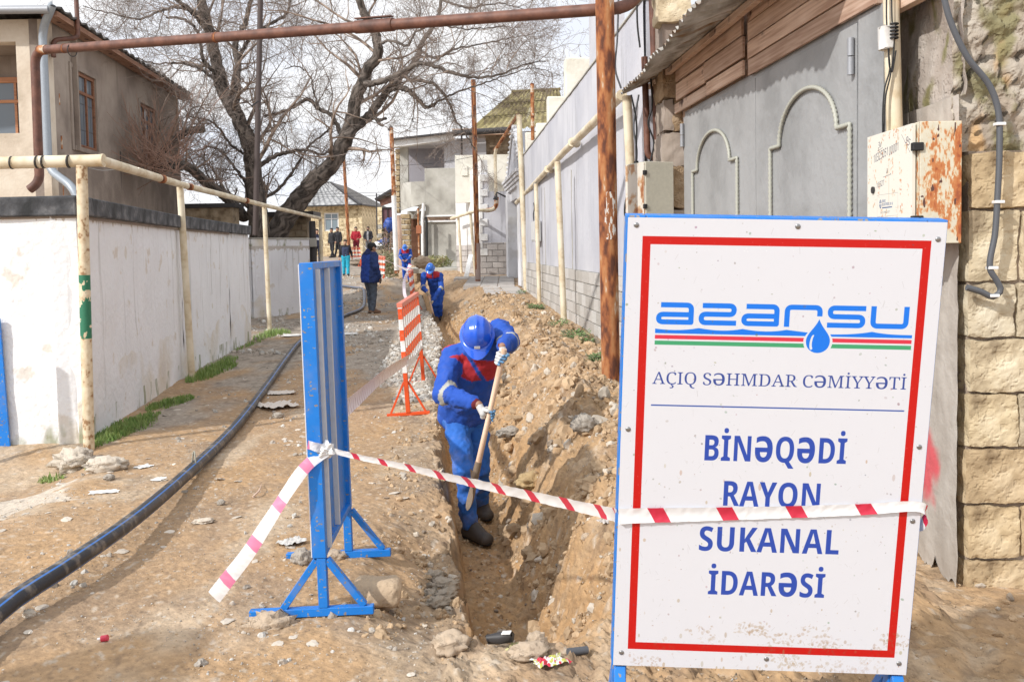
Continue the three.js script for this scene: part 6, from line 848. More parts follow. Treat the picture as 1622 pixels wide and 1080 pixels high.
function helmetGeo(cell = 1) {                                       // hard hat: crown, brim, peak towards +z
  const nu = Math.round(44 * cell), nv = Math.round(26 * cell), pos = [], idx = [];
  const prof = (v, a) => { const fz = Math.max(0, Math.cos(a)), peak = Math.pow(fz, 2.2); if (v < 0.72) { const t = v / 0.72 * Math.PI / 2 * 1.04, r = Math.sin(t), y = Math.cos(t); let h = y * 0.128 + 0.0, rr = r; const rib = Math.exp(-Math.pow(Math.sin(a) * r / 0.13, 2)) * 0.007 * sst(1.5, 1.0, t) + Math.exp(-Math.pow((Math.abs(Math.sin(a)) * r - 0.5) / 0.12, 2)) * 0.0035 * sst(1.4, 0.9, t); return [Math.sin(a) * 0.106 * rr, h + rib, Math.cos(a) * 0.128 * rr]; } const t = (v - 0.72) / 0.28, out = 0.006 + 0.012 * t + 0.052 * peak * t, fall = -0.006 - 0.012 * t - 0.018 * peak * t; return [Math.sin(a) * (0.106 + (0.006 + 0.012 * t)), fall, Math.cos(a) * (0.128 + out)]; };
  for (let j = 0; j <= nv; j++) for (let i = 0; i <= nu; i++) pos.push(...prof(j / nv, i / nu * Math.PI * 2));
  for (let j = 0; j < nv; j++) for (let i = 0; i < nu; i++) { const a = j * (nu + 1) + i, b = a + nu + 1; idx.push(a, b, a + 1, a + 1, b, b + 1); }
  const g = new THREE.BufferGeometry(); g.setAttribute('position', new THREE.Float32BufferAttribute(pos, 3)); g.setIndex(idx); g.computeVertexNormals(); return g;
}
function headBones(H, s = 1) {                                       // H: matrix of the head, origin at its centre, +z the face
  const q = (x, y, z) => new THREE.Vector3(x * s, y * s, z * s).applyMatrix4(H), b = [];
  b.push([q(0, 0.045, -0.012), q(0, 0.04, 0.018), 0.088 * s, 0.08 * s], [q(0, 0.0, 0.02), q(0, -0.065, 0.042), 0.07 * s, 0.05 * s], [q(0, -0.085, 0.06), q(0, -0.09, 0.066), 0.03 * s, 0.026 * s], [q(-0.04, -0.03, 0.045), q(0.04, -0.03, 0.045), 0.038 * s, 0.038 * s], [q(-0.03, 0.03, 0.077), q(0.03, 0.03, 0.077), 0.018 * s, 0.018 * s]);
  b.push([q(0, 0.022, 0.094), q(0, -0.022, 0.116), 0.009 * s, 0.014 * s], [q(-0.012, -0.028, 0.102), q(0.012, -0.028, 0.102), 0.01 * s, 0.01 * s], [q(-0.02, -0.056, 0.09), q(0.02, -0.056, 0.09), 0.012 * s, 0.012 * s]);
  for (const e of [-1, 1]) b.push([q(e * 0.083, 0.022, -0.006), q(e * 0.084, -0.022, 0.0), 0.016 * s, 0.011 * s]);
  return b;
}
function faceParts(t, H, s, look) {
  const q = (x, y, z) => new THREE.Vector3(x * s, y * s, z * s).applyMatrix4(H); const b = [], w = mat([0.6, 0.57, 0.54], { rough: 0.3 });
  for (const e of [-1, 1]) { const g = new THREE.SphereGeometry(0.011 * s, 10, 8); const p = q(e * 0.031, 0.014, 0.083); g.translate(p.x, p.y, p.z); const o = mesh('eye', triUV(g), w, t), u = new THREE.SphereGeometry(0.0062 * s, 8, 6), p2 = q(e * 0.031, 0.013, 0.0895); u.translate(p2.x, p2.y, p2.z); mesh('iris', triUV(u), M.black, o); mesh('eyebrow', tube([q(e * 0.016, 0.034, 0.092), q(e * 0.032, 0.038, 0.09), q(e * 0.048, 0.033, 0.08)], 0.005 * s, 6), look.hairM, t); }
  mesh('mouth', tube([q(-0.023, -0.056, 0.094), q(0, -0.054, 0.1015), q(0.023, -0.056, 0.094)], [0.003 * s, 0.006 * s, 0.003 * s], 6), mat([0.26, 0.09, 0.075], { rough: 0.6 }), t);
}
// a hand closed round a bar: C the grip, A the bar's direction, D from bar to palm, wrist; returns bones
function gripBones(C, A, D, wrist, rb, flip = 1) {
  const a = A.clone().normalize(), d = D.clone().addScaledVector(a, -D.dot(a)).normalize(), u = a.clone().cross(d).multiplyScalar(flip), b = [], at = (off, ang, r) => C.clone().addScaledVector(a, off).addScaledVector(d, Math.cos(ang) * r).addScaledVector(u, Math.sin(ang) * r), L = [0.95, 1.08, 1, 0.8];
  for (let i = 0; i < 4; i++) { const o = (i - 1.5) * 0.0205, l = L[i], R = rb + 0.0095; const k = [at(o, 0.55, R + 0.013), at(o, 1.5 * l, R + 0.006), at(o, 2.5 * l, R), at(o, 3.5 * l, R)]; for (let j = 0; j < 3; j++) b.push([k[j], k[j + 1], 0.0098 - j * 0.0007, 0.0094 - j * 0.0009]); b.push([at(o * 0.8, 0.1, R + 0.016), k[0], 0.0125, 0.0105]); }
  b.push([at(-0.022, -0.2, rb + 0.02), at(0.022, -0.2, rb + 0.02), 0.016, 0.016], [wrist, at(0, -0.3, rb + 0.022), 0.024, 0.022]);
  const th = [at(-0.03, -0.7, rb + 0.016), at(-0.034, -1.5, rb + 0.012), at(-0.03, -2.3, rb + 0.011)]; b.push([th[0], th[1], 0.0125, 0.011], [th[1], th[2], 0.011, 0.0095]); return b;
}
function looseBones(wrist, dir, palm, s = 1) {                       // a relaxed hand: dir from wrist to fingers, palm the way it faces
  const d = dir.clone().normalize(), n = palm.clone().addScaledVector(d, -palm.dot(d)).normalize(), w = d.clone().cross(n), b = [], at = (x, y, z) => wrist.clone().addScaledVector(w, x * s).addScaledVector(d, y * s).addScaledVector(n, z * s), L = [0.068, 0.076, 0.071, 0.055];
  for (let i = 0; i < 4; i++) { const x = (i - 1.5) * 0.02, l = L[i], p0 = at(x * 0.9, 0.085, 0), p1 = at(x, 0.085 + l * 0.5, 0.008), p2 = at(x, 0.085 + l * 0.85, 0.026), p3 = at(x, 0.085 + l, 0.046); b.push([at(x * 0.6, 0.01, 0), p0, 0.0145 * s, 0.0105 * s], [p0, p1, 0.01 * s, 0.009 * s], [p1, p2, 0.009 * s, 0.0085 * s], [p2, p3, 0.0085 * s, 0.0075 * s]); }
  b.push([at(-0.022, 0.025, 0.006), at(-0.045, 0.06, 0.022), 0.014 * s, 0.011 * s], [at(-0.045, 0.06, 0.022), at(-0.042, 0.092, 0.035), 0.0105 * s, 0.009 * s]); return b;
}
function standing(o = {}) {                                          // joints of a standing figure 1.75 m tall, facing +z, feet at y = 0
  const v = (x, y, z) => new THREE.Vector3(x, y, z), J = { pelvis: v(0, 0.95, 0), chest: v(0, 1.3, 0.005), neck: v(0, 1.47, -0.01), head: v(0, 1.62, 0.02), shL: v(0.18, 1.42, 0), shR: v(-0.18, 1.42, 0), elL: v(0.24, 1.14, -0.02), elR: v(-0.24, 1.14, -0.02), wrL: v(0.25, 0.89, 0.05), wrR: v(-0.25, 0.89, 0.05), hipL: v(0.09, 0.92, 0), hipR: v(-0.09, 0.92, 0), knL: v(0.1, 0.5, 0.025), knR: v(-0.1, 0.5, 0.025), anL: v(0.105, 0.09, -0.02), anR: v(-0.105, 0.09, -0.02), toL: v(0.125, 0.035, 0.15), toR: v(-0.125, 0.035, 0.15), face: v(0, 0, 1), up: v(0, 1, 0) };
  for (const [k, a] of Object.entries(o)) J[k] = v(...a); return J;
}
function buildPerson(t, J, L) {
  const c = L.cell, m = (a, b, u) => a.clone().lerp(b, u), skinM = mat(L.skin ?? [0.36, 0.2, 0.13], { rough: 0.55, bump: bumpFine, bs: 0.0006 }); L.hairM = mat(L.hair ?? [0.02, 0.016, 0.014], { rough: 0.8 });
  const H = basis(J.up, J.face).setPosition(J.head), hs = L.hs ?? 1, out = (L.fat ?? 1), X = J.shL.clone().sub(J.shR).normalize();
  const hb = headBones(H, hs), body = [...hb, [m(J.neck, J.head, -0.15), m(J.neck, J.head, 0.5), 0.06, 0.056], [J.neck, J.chest, 0.07, 0.1], [J.chest, J.pelvis, 0.1, 0.11], [J.shL, J.shR, 0.055, 0.055]];
  for (const s of ['L', 'R']) body.push([J['sh' + s], J['el' + s], 0.045, 0.038], [J['el' + s], J['wr' + s], 0.038, 0.026], [J['hip' + s], J['kn' + s], 0.075, 0.052], [J['kn' + s], J['an' + s], 0.05, 0.036]);
  const hands = []; for (const s of ['L', 'R']) { const h = L['hand' + s]; if (h) hands.push(flesh(h, 0.008, L.handCell ?? 0.005)); }
  if (L.gloves) { mesh('body', flesh(body, 0.03, c), skinM, t); for (const s of ['L', 'R']) { const g = flesh(L['hand' + s], 0.007, L.handCell ?? 0.005); mesh('glove', paintG(g, (p) => (L.gloves(p))), mat(W1, { vc: true, rough: 0.85, bump: bumpFine, bs: 0.001 }), t); } }
  else mesh('body', [flesh(body, 0.03, c), ...hands], skinM, t);
  // trousers
  const T1 = [[J.hipL, J.hipR, 0.118 * out, 0.118 * out], [m(J.pelvis, J.chest, 0.12), J.pelvis, 0.112 * out, 0.12 * out]], lw = L.legW ?? 1;
  for (const s of ['L', 'R']) T1.push([J['hip' + s], J['kn' + s], 0.098 * out * lw, 0.072 * lw], [J['kn' + s], m(J['kn' + s], J['an' + s], 0.96), 0.07 * lw, 0.062 * lw]);
  mesh('trousers', L.trouserF ? paintG(flesh(T1, 0.035, c, folds(L.fold ?? 0.006, 8)), L.trouserF) : flesh(T1, 0.035, c, folds(L.fold ?? 0.006, 8)), mat(L.trouserF ? W1 : L.trousers, { rough: 0.88, vc: !!L.trouserF, bump: bumpFine, bs: 0.001 }), t);
  // jacket: torso, sleeves, collar
  const jl = L.jacketLow ?? -0.1, hem = m(J.pelvis, J.chest, jl), jx = 0.062 * out, aw = L.armW ?? 1, TB = [[J.chest.clone().addScaledVector(X, jx), hem.clone().addScaledVector(X, jx * 0.9), 0.125 * out, (L.hemR ?? 0.12) * out], [J.chest.clone().addScaledVector(X, -jx), hem.clone().addScaledVector(X, -jx * 0.9), 0.125 * out, (L.hemR ?? 0.12) * out], [m(J.shL, J.chest, 0.12), m(J.shR, J.chest, 0.12), 0.075, 0.075], [m(J.neck, J.chest, 0.1), J.chest, 0.085, 0.12 * out]];
  for (const s of ['L', 'R']) TB.push([J['sh' + s], J['el' + s], 0.076 * aw, 0.061 * aw], [J['el' + s], m(J['el' + s], J['wr' + s], L.cuff ?? 0.93), 0.06 * aw, 0.048 * aw]);
  if (L.hood) TB.push([m(J.neck, J.head, 0.05).addScaledVector(J.face, -0.08), m(J.neck, J.head, 0.4).addScaledVector(J.face, -0.09), 0.075, 0.06], [m(J.neck, J.head, 0.12).addScaledVector(J.face, 0.03).addScaledVector(X, 0.05), m(J.neck, J.head, 0.12).addScaledVector(J.face, 0.03).addScaledVector(X, -0.05), 0.05, 0.05]);
  else TB.push([m(J.neck, J.head, 0.1), m(J.neck, J.head, 0.22), 0.068, 0.064]);
  const axis = J.chest.clone().sub(J.pelvis).normalize(), cutP = hem.clone().addScaledVector(axis, -0.1), rest = folds(L.fold ?? 0.007, 7.5), bellyX = new THREE.Vector3();
  const jg = flesh(TB, 0.03, c, (x, y, z, d) => { d = rest(x, y, z, d); const s = (x - cutP.x) * axis.x + (y - cutP.y) * axis.y + (z - cutP.z) * axis.z; bellyX.set(x, y, z).sub(cutP); const far = bellyX.addScaledVector(axis, -s).length(); return far < 0.24 ? Math.max(d, -s) : d; });
  mesh(L.jacketName ?? 'jacket', L.jacketF ? paintG(jg, L.jacketF) : jg, mat(L.jacketF ? W1 : L.jacket, { rough: 0.85, vc: !!L.jacketF, bump: bumpFine, bs: 0.001 }), t);
  // shoes
  for (const s of ['L', 'R']) { const a = J['an' + s], o = J['to' + s], f = o.clone().sub(a).setY(0).normalize(), sd = f.clone().cross(new THREE.Vector3(0, 1, 0)).multiplyScalar(0.012), heel = a.clone().addScaledVector(f, -0.035); heel.y = o.y + 0.004; const g = flesh([[a.clone().add(new THREE.Vector3(0, 0.03, 0)), a, 0.05, 0.05], [heel, o.clone().add(sd), 0.042, 0.04], [heel, o.clone().sub(sd), 0.042, 0.04], [m(a, o, 0.35).add(new THREE.Vector3(0, 0.01, 0)), m(a, o, 0.7), 0.046, 0.042]], 0.02, Math.min(c, 0.012), (x, y, z, d) => Math.max(d, o.y - 0.034 - y)); const b = mesh(L.boots ? 'boot' : 'shoe', g, mat(L.shoes ?? [0.03, 0.025, 0.022], { rough: 0.6, bump: bumpFine, bs: 0.001 }), t); if (c < 0.02) mesh('sole', flesh([[heel.clone().setY(o.y - 0.022), o.clone().setY(o.y - 0.022), 0.043, 0.042]], 0.01, 0.011, (x, y, z, d) => Math.max(d, Math.abs(y - o.y + 0.024) - 0.013)), M.black, b); }
  // head gear
  if (L.helmet) { const g = helmetGeo(c < 0.012 ? 1.6 : 0.8), HM = new THREE.Matrix4().multiplyMatrices(H, new THREE.Matrix4().makeScale(hs, hs, hs).setPosition(0, 0.05 * hs, 0.005)); g.applyMatrix4(HM); const o = mesh('helmet', g, mat(L.helmet, { rough: 0.22, side: THREE.DoubleSide, phys: { clearcoat: 0.6, clearcoatRoughness: 0.12 } }), t); if (c < 0.012) mesh('badge', bx(-0.02, 0.02, -0.012, 0.012, 0, 0.003, 0.001).applyMatrix4(HM.clone().multiply(new THREE.Matrix4().makeRotationX(-0.25).setPosition(0, 0.02, 0.131))), M.plastic, o); }
  else if (L.cap) { const q = (x, y, z) => new THREE.Vector3(x, y, z).applyMatrix4(H); mesh('cap', flesh([[q(0, 0.06, -0.02), q(0, 0.062, 0.03), 0.095, 0.09], [q(-0.035, 0.045, 0.1), q(0.035, 0.045, 0.1), 0.022, 0.022]], 0.02, Math.min(c, 0.014)), mat(L.cap, { rough: 0.85 }), t); }
  if (!L.helmet && !L.bald) { const q = (x, y, z) => new THREE.Vector3(x * hs, y * hs, z * hs).applyMatrix4(H); const hb_ = [[q(0, 0.058, -0.02), q(0, 0.07, 0.02), 0.092 * hs, 0.08 * hs], [q(0, 0.0, -0.035), q(0, 0.06, -0.02), 0.075 * hs, 0.088 * hs]]; if (L.bun) hb_.push([q(0, 0.03, -0.1), q(0, 0.02, -0.11), 0.045, 0.04]); if (!L.cap) mesh('hair', flesh(hb_, 0.02, Math.min(c, 0.014)), L.hairM, t); else mesh('hair', flesh([[q(0, -0.01, -0.04), q(0, 0.03, -0.03), 0.07 * hs, 0.08 * hs]], 0.02, Math.min(c, 0.014)), L.hairM, t); }
  if (L.mask) { const q = (x, y, z) => new THREE.Vector3(x, y, z).applyMatrix4(H); mesh('face_mask', flesh([[q(0, -0.03, 0.055), q(0, -0.08, 0.06), 0.066, 0.047], [q(0, -0.03, 0.09), q(0, -0.05, 0.09), 0.02, 0.02]], 0.02, Math.min(c, 0.01)), mat(L.mask, { rough: 0.9 }), t); }
  faceParts(t, H, hs, L);
}
const NAVY = [0.013, 0.075, 0.4], RED = [0.42, 0.022, 0.03], BAND = [0.42, 0.42, 0.37];
function workerColours(J, wide) {                                          // blue overalls with a red yoke and reflective bands on the sleeves
  const axis = J.chest.clone().sub(J.pelvis).normalize(), X = J.shL.clone().sub(J.shR).normalize(), Z = X.clone().cross(axis);
  return (p) => {
    const r = p.clone().sub(J.chest), h = r.dot(axis), x = r.dot(X), z = r.dot(Z); let c = NAVY, arm = false;
    for (const s of ['L', 'R']) { const a = J['el' + s], b = J['wr' + s], d = b.clone().sub(a), u = p.clone().sub(a).dot(d) / d.lengthSq(), e = p.clone().sub(a).addScaledVector(d, -u).length(); if (e < 0.1 && u > -0.1) { arm = true; if (Math.abs(u - 0.1) < 0.055) c = BAND; } const a2 = J['sh' + s], d2 = a.clone().sub(a2), u2 = p.clone().sub(a2).dot(d2) / d2.lengthSq(); if (p.distanceTo(a2.clone().addScaledVector(d2, clamp(u2))) < 0.088 && u2 > 0.22) arm = true; }
    const near = p.distanceTo(J.neck), vee = wide ? h > 0.03 - 0.25 * Math.abs(Math.abs(x) - 0.09) && Math.abs(x) < 0.17 : z > 0.02 ? Math.abs(x) < 0.15 && h > -0.05 + 0.5 * Math.max(0, Math.abs(x) - 0.07) && h < 0.12 - 0.35 * Math.max(0, Math.abs(x) - 0.05) : z < -0.07 && Math.abs(x) < 0.15 && h > 0.0; if (c === NAVY) c = mixc(NAVY, [0.3, 0.27, 0.25], clamp(fbm3(p.x * 8, p.y * 8, p.z * 8, 4) * 1.2 - 0.12) * 0.16); if (!arm && vee && near > 0.075 && h < 0.3 && Math.abs(x) > (z > 0 ? 0.014 : -1)) c = RED; return c;
  };
}
function shovel(label, top, tip, blade, face, o = {}) {              // straight handle from top to the socket, then a hollow blade to tip
  const t = thing('shovel', label, 'shovel'), d = tip.clone().sub(top).normalize(), L = top.distanceTo(tip), sock = top.clone().addScaledVector(d, L - blade), s = top.clone().addScaledVector(d, L - blade + 0.1);
  const pts = []; for (let i = 0; i <= 12; i++) pts.push(top.clone().lerp(s, i / 12)); mesh('handle', tube(pts, (u) => 0.0175 + 0.001 * Math.sin(u * 9), 14), mat([1.25, 1.2, 1.1], { map: M.woodV.map, rough: 0.55 }), t);
  const n = face.clone().addScaledVector(d, -face.dot(d)).normalize(), w = d.clone().cross(n), bl = blade - 0.06, W = 0.105, ny = 16, nxx = 10, pos = [], idx = []; const rust = mat([0.27, 0.2, 0.14], { map: T.cloth, rough: 0.75, metal: 0.35, side: THREE.DoubleSide, bump: bumpFine, bs: 0.002 });
  for (let k = 0; k < 2; k++) for (let j = 0; j <= ny; j++) for (let i = 0; i <= nxx; i++) { const v = j / ny, u = i / nxx * 2 - 1, ww = W * (v < 0.62 ? 1 - 0.25 * Math.exp(-v * 12) : Math.sqrt(Math.max(0.001, 1 - ((v - 0.62) / 0.38) ** 2)) * 0.98 + 0.02), q = sock.clone().addScaledVector(d, 0.06 + v * bl).addScaledVector(w, u * ww).addScaledVector(n, 0.028 * u * u * (1 - v * 0.6) - 0.035 * Math.sin(v * Math.PI) * 0.6 + k * 0.003); pos.push(q.x, q.y, q.z); }
  const S = (ny + 1) * (nxx + 1); for (let k = 0; k < 2; k++) for (let j = 0; j < ny; j++) for (let i = 0; i < nxx; i++) { const a = k * S + j * (nxx + 1) + i; k ? idx.push(a, a + nxx + 1, a + 1, a + 1, a + nxx + 1, a + nxx + 2) : idx.push(a, a + 1, a + nxx + 1, a + 1, a + nxx + 2, a + nxx + 1); }
  const g = new THREE.BufferGeometry(); g.setAttribute('position', new THREE.Float32BufferAttribute(pos, 3)); g.setIndex(idx); g.computeVertexNormals(); mesh('blade', triUV(g), rust, t); mesh('socket', tube([sock.clone().addScaledVector(d, -0.03), sock.clone().addScaledVector(d, 0.1), sock.clone().addScaledVector(d, 0.2).addScaledVector(n, -0.016)], [0.022, 0.024, 0.008], 12), rust, t);
  return rebase(t, tip);
}
{ // the man digging in front
  const t = thing('person', 'worker in blue overalls with red yoke and blue helmet, digging nearest in the trench', 'person');
  const bt = P(757, 832, 6.5); bt.y = ground(bt.x, 6.5) + 0.04;
  const J = { pelvis: P(737, 648, 6.6), chest: P(752, 575, 6.38), neck: P(757, 541, 6.24), head: P(756, 533, 6.1), shR: P(716, 566, 6.34), shL: P(792, 523, 6.34), elR: P(703, 624, 6.12), wrR: P(748, 633, 5.96), elL: P(807, 543, 6.1), wrL: P(797, 556, 5.93), hipR: P(722, 655, 6.6), hipL: P(752, 655, 6.64), knR: P(734, 742, 6.38), knL: P(760, 738, 6.7), anR: P(744, 812, 6.52), toR: P(770, 836, 6.36), anL: P(762, 772, 7.0), toL: P(771, 790, 6.88), face: new THREE.Vector3(0.02, -0.82, 0.57), up: new THREE.Vector3(0.0, 0.62, 0.78) };
  J.anR.y = ground(J.anR.x, 6.45, false) + 0.1; J.toR.y = J.anR.y - 0.055; J.anL.y = ground(J.anL.x, 7.0, false) + 0.1; J.toL.y = J.anL.y - 0.055;
  const top = P(797, 560, 5.84), tip = P(741, 806, 6.0), A = tip.clone().sub(top).normalize(), c2 = P(766, 657, 5.885), c1 = P(795, 569, 5.845); { const k = c2.clone().sub(top).dot(A); c2.copy(top).addScaledVector(A, k); const k1 = c1.clone().sub(top).dot(A); c1.copy(top).addScaledVector(A, k1); }
  J.wrR = c2.clone().add(new THREE.Vector3(-0.065, 0.062, -0.03)); J.wrL = c1.clone().add(new THREE.Vector3(0.005, 0.075, -0.055));
  const gl = (p) => { const d1 = p.distanceTo(c2), d2 = p.distanceTo(c1), v = Math.min(p.clone().sub(J.wrR).dot(c2.clone().sub(J.wrR)) / c2.distanceToSquared(J.wrR), 9), fing = (d1 < d2 ? p.clone().sub(c2) : p.clone().sub(c1)).dot(new THREE.Vector3(0.6, -0.5, 0.4)) > 0.004; return fing ? [0.14, 0.3, 0.5] : [0.55, 0.55, 0.54]; };
  buildPerson(t, J, { hs: 0.92, cell: 0.0095, handCell: 0.0032, fold: 0.01, helmet: [0.014, 0.1, 0.62], gloves: gl, handR: gripBones(c2, A, new THREE.Vector3(-0.6, 0.5, -0.25), J.wrR, 0.0185, 1), handL: gripBones(c1, A, new THREE.Vector3(0.1, 0.5, -0.7), J.wrL, 0.0185, -1), jacketF: workerColours(J), trouserF: (p) => { const d = fbm3(p.x * 9, p.y * 7, p.z * 9, 4), kn = Math.exp(-((p.distanceTo(J.knR) / 0.12) ** 2)) + sst(0.32, 0.0, p.y - J.anR.y); return mixc([0.026, 0.14, 0.52], [0.36, 0.29, 0.21], clamp(d * 0.8 + kn * 0.4 - 0.1) * 0.38); }, shoes: [0.07, 0.058, 0.05], boots: 1, jacketLow: -0.05, hemR: 0.145, cuff: 0.8, armW: 1.1, legW: 0.98, skin: [0.3, 0.16, 0.1], mask: [0.03, 0.008, 0.01] });
  for (const s of ['R', 'L']) { const a = J['el' + s].clone().lerp(J['wr' + s], 0.78), b = J['el' + s].clone().lerp(J['wr' + s], 0.9); mesh('cuff', flesh([[a, b, 0.042, 0.036]], 0.01, 0.008), mat([0.13, 0.012, 0.018], { rough: 0.9 }), t); }
  rebase(t, V(J.anR.x, J.anR.y - 0.1, 6.5));
  shovel('wooden-handled shovel held by the worker nearest the viewer', top.clone().addScaledVector(A, -0.03), tip, 0.3, new THREE.Vector3(-0.9, 0.1, 0.12));
}
{ // second worker, shovelling farther up the trench
  const z = 25, t = thing('person', 'worker in blue overalls, red yoke and blue helmet, stooping over a shovel up the trench', 'person'), f = P(688, 506, z); f.y = ground(f.x, z, false);
  const q = (px, py, dz) => P(px, py, z + dz), J = { pelvis: q(692, 460, 0.1), chest: q(686, 437, -0.22), neck: q(683, 430, -0.34), head: q(681.5, 426, -0.46), shL: q(697, 436, -0.25), shR: q(671, 436, -0.25), elL: q(699, 455, -0.42), elR: q(670, 456, -0.38), hipL: q(697, 463, 0.1), hipR: q(688, 463, 0.1), knL: q(696, 483, -0.05), knR: q(688, 483, -0.08), anL: q(697, 498, 0.05), anR: q(689, 500, 0), face: new THREE.Vector3(-0.1, -0.7, 0.7), up: new THREE.Vector3(0, 0.75, 0.66) };
  const top = P(677, 461, z - 0.75), tip = P(691, 516, z - 0.75), A = tip.clone().sub(top).normalize(), c1 = top.clone().lerp(tip, 0.1), c2 = top.clone().lerp(tip, 0.34); tip.y = Math.max(tip.y, ground(tip.x, z - 0.75, false) - 0.03);
  for (const [s, y] of [['L', 0], ['R', 0.02]]) { J['an' + s].y = f.y + 0.1 + y; J['to' + s] = J['an' + s].clone().add(new THREE.Vector3(s === 'L' ? 0.05 : -0.03, -0.055, 0.17)); }
  J.wrR = c1.clone().add(new THREE.Vector3(-0.04, 0.07, -0.03)); J.wrL = c2.clone().add(new THREE.Vector3(0.07, 0.06, -0.03));
  buildPerson(t, J, { cell: 0.015, handCell: 0.006, fold: 0.012, helmet: [0.02, 0.15, 0.6], gloves: () => [0.5, 0.44, 0.34], handR: gripBones(c1, A, new THREE.Vector3(-0.5, 0.6, -0.3), J.wrR, 0.018), handL: gripBones(c2, A, new THREE.Vector3(0.6, 0.5, -0.3), J.wrL, 0.018, -1), jacketF: workerColours(J, 1), trousers: NAVY, boots: 1, jacketLow: -0.1, hemR: 0.135, armW: 1.1, legW: 1.1, mask: [0.6, 0.6, 0.58] });
  rebase(t, f); shovel('shovel of the stooping worker up the trench', top, tip, 0.28, new THREE.Vector3(0.3, 0.3, 0.9));
}
{ // third worker behind the end-on barrier
  const z = 33.5, t = thing('person', 'worker in blue overalls and helmet standing behind the end-on barrier', 'person'), f = P(644, 447, z); f.y = ground(f.x, z, false);
  const J = standing({ chest: [0, 1.28, 0.1], neck: [0, 1.43, 0.17], head: [0, 1.5, 0.25], shL: [0.19, 1.39, 0.12], shR: [-0.19, 1.39, 0.12], elL: [0.25, 1.14, 0.18], elR: [-0.25, 1.14, 0.18], wrL: [0.14, 1.0, 0.38], wrR: [-0.1, 1.0, 0.38], face: [0, -0.6, 0.8], up: [0, 0.8, 0.6] }), A = new THREE.Vector3(0.3, -1, 0.2);
  buildPerson(t, J, { cell: 0.02, handCell: 0.008, fold: 0.012, helmet: [0.02, 0.15, 0.6], jacketF: workerColours(J, 1), trousers: NAVY, boots: 1, armW: 1.1, legW: 1.1, handL: looseBones(J.wrL, new THREE.Vector3(-0.6, -0.3, 0.5), new THREE.Vector3(0, -1, 0)), handR: looseBones(J.wrR, new THREE.Vector3(0.6, -0.3, 0.5), new THREE.Vector3(0, -1, 0)) });
  t.position.copy(f); t.rotation.y = -0.05; const top = f.y; const hgt = P(643, 388, z).y - f.y; t.scale.setScalar(clamp(hgt / 1.63, 0.8, 1.15));
}
function stander(label, px, py, z, headPy, yaw, J, L, hFull = 1.73) { const t = thing('person', label, 'person'), f = P(px, py, z); const gy = ground(f.x, z, false); f.y = gy; buildPerson(t, J, { cell: 0.022, handCell: 0.009, fold: 0.01, handL: looseBones(J.wrL, J.wrL.clone().sub(J.elL), new THREE.Vector3(-0.6, 0, -0.5)), handR: looseBones(J.wrR, J.wrR.clone().sub(J.elR), new THREE.Vector3(0.6, 0, -0.5)), ...L }); t.position.copy(f); t.rotation.y = yaw; t.scale.setScalar(clamp((P(px, headPy, z).y - gy) / hFull, 0.8, 1.2)); return t; }
// the man in the blue jacket looks towards the trench: his back three-quarters to the viewer
{ const f = G(588, 497), J = standing({ wrL: [0.24, 0.93, 0.14], elL: [0.27, 1.16, 0.0], wrR: [-0.25, 0.9, 0.1], elR: [-0.28, 1.15, -0.02], chest: [0, 1.3, 0.0], neck: [0, 1.47, 0.01], head: [0, 1.6, 0.06], face: [0.1, -0.25, 1], anL: [0.1, 0.09, 0.05], toL: [0.12, 0.035, 0.22] });
  const t = thing('person', 'man in blue hooded jacket and dark cap, standing on the street watching the trench', 'person');
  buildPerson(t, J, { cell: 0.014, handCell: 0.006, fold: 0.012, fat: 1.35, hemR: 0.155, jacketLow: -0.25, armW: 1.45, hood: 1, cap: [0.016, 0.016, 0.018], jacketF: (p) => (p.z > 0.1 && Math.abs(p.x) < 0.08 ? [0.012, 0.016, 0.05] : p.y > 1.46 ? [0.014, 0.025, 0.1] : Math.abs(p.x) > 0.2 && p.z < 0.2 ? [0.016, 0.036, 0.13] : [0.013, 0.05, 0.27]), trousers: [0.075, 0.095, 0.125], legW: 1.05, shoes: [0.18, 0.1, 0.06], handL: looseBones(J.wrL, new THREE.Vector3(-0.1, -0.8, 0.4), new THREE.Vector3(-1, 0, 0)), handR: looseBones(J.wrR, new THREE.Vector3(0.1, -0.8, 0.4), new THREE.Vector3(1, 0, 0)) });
  t.position.copy(f); t.rotation.y = Math.PI * 0.72; t.scale.setScalar((P(588, 386, -f.z).y - f.y) / 1.72);
  const c = thing('phone', 'small dark object in the hand of the man in the blue jacket', 'phone'), q = P(602.5, 449, -f.z - 0.2); mesh('case', bar(q, q.clone().add(new THREE.Vector3(0.02, 0.13, 0)), 0.07, 0.018, 0.004), M.black, c); mesh('screen', bar(q.clone().add(new THREE.Vector3(0.001, 0.012, 0.011)), q.clone().add(new THREE.Vector3(0.018, 0.118, 0.011)), 0.06, 0.003), M.glass, c); rebase(c, q); }
stander('person in dark sweater and bright turquoise trousers walking towards the viewer', 548, 434, 45, 380.5, 0.1, standing({ elL: [0.26, 1.16, -0.06], wrL: [0.3, 0.93, 0.0], elR: [-0.26, 1.16, -0.03], wrR: [-0.3, 0.92, 0.08], anL: [0.1, 0.09, 0.1], toL: [0.12, 0.035, 0.27] }), { jacket: [0.02, 0.025, 0.05], jacketName: 'sweater', jacketF: (p) => (Math.abs(p.x) < 0.17 && p.y < 1.4 ? [0.03, 0.04, 0.085] : [0.014, 0.014, 0.02]), trousers: [0.02, 0.36, 0.52], legW: 1.22, shoes: [0.02, 0.02, 0.022], fat: 1.06 });
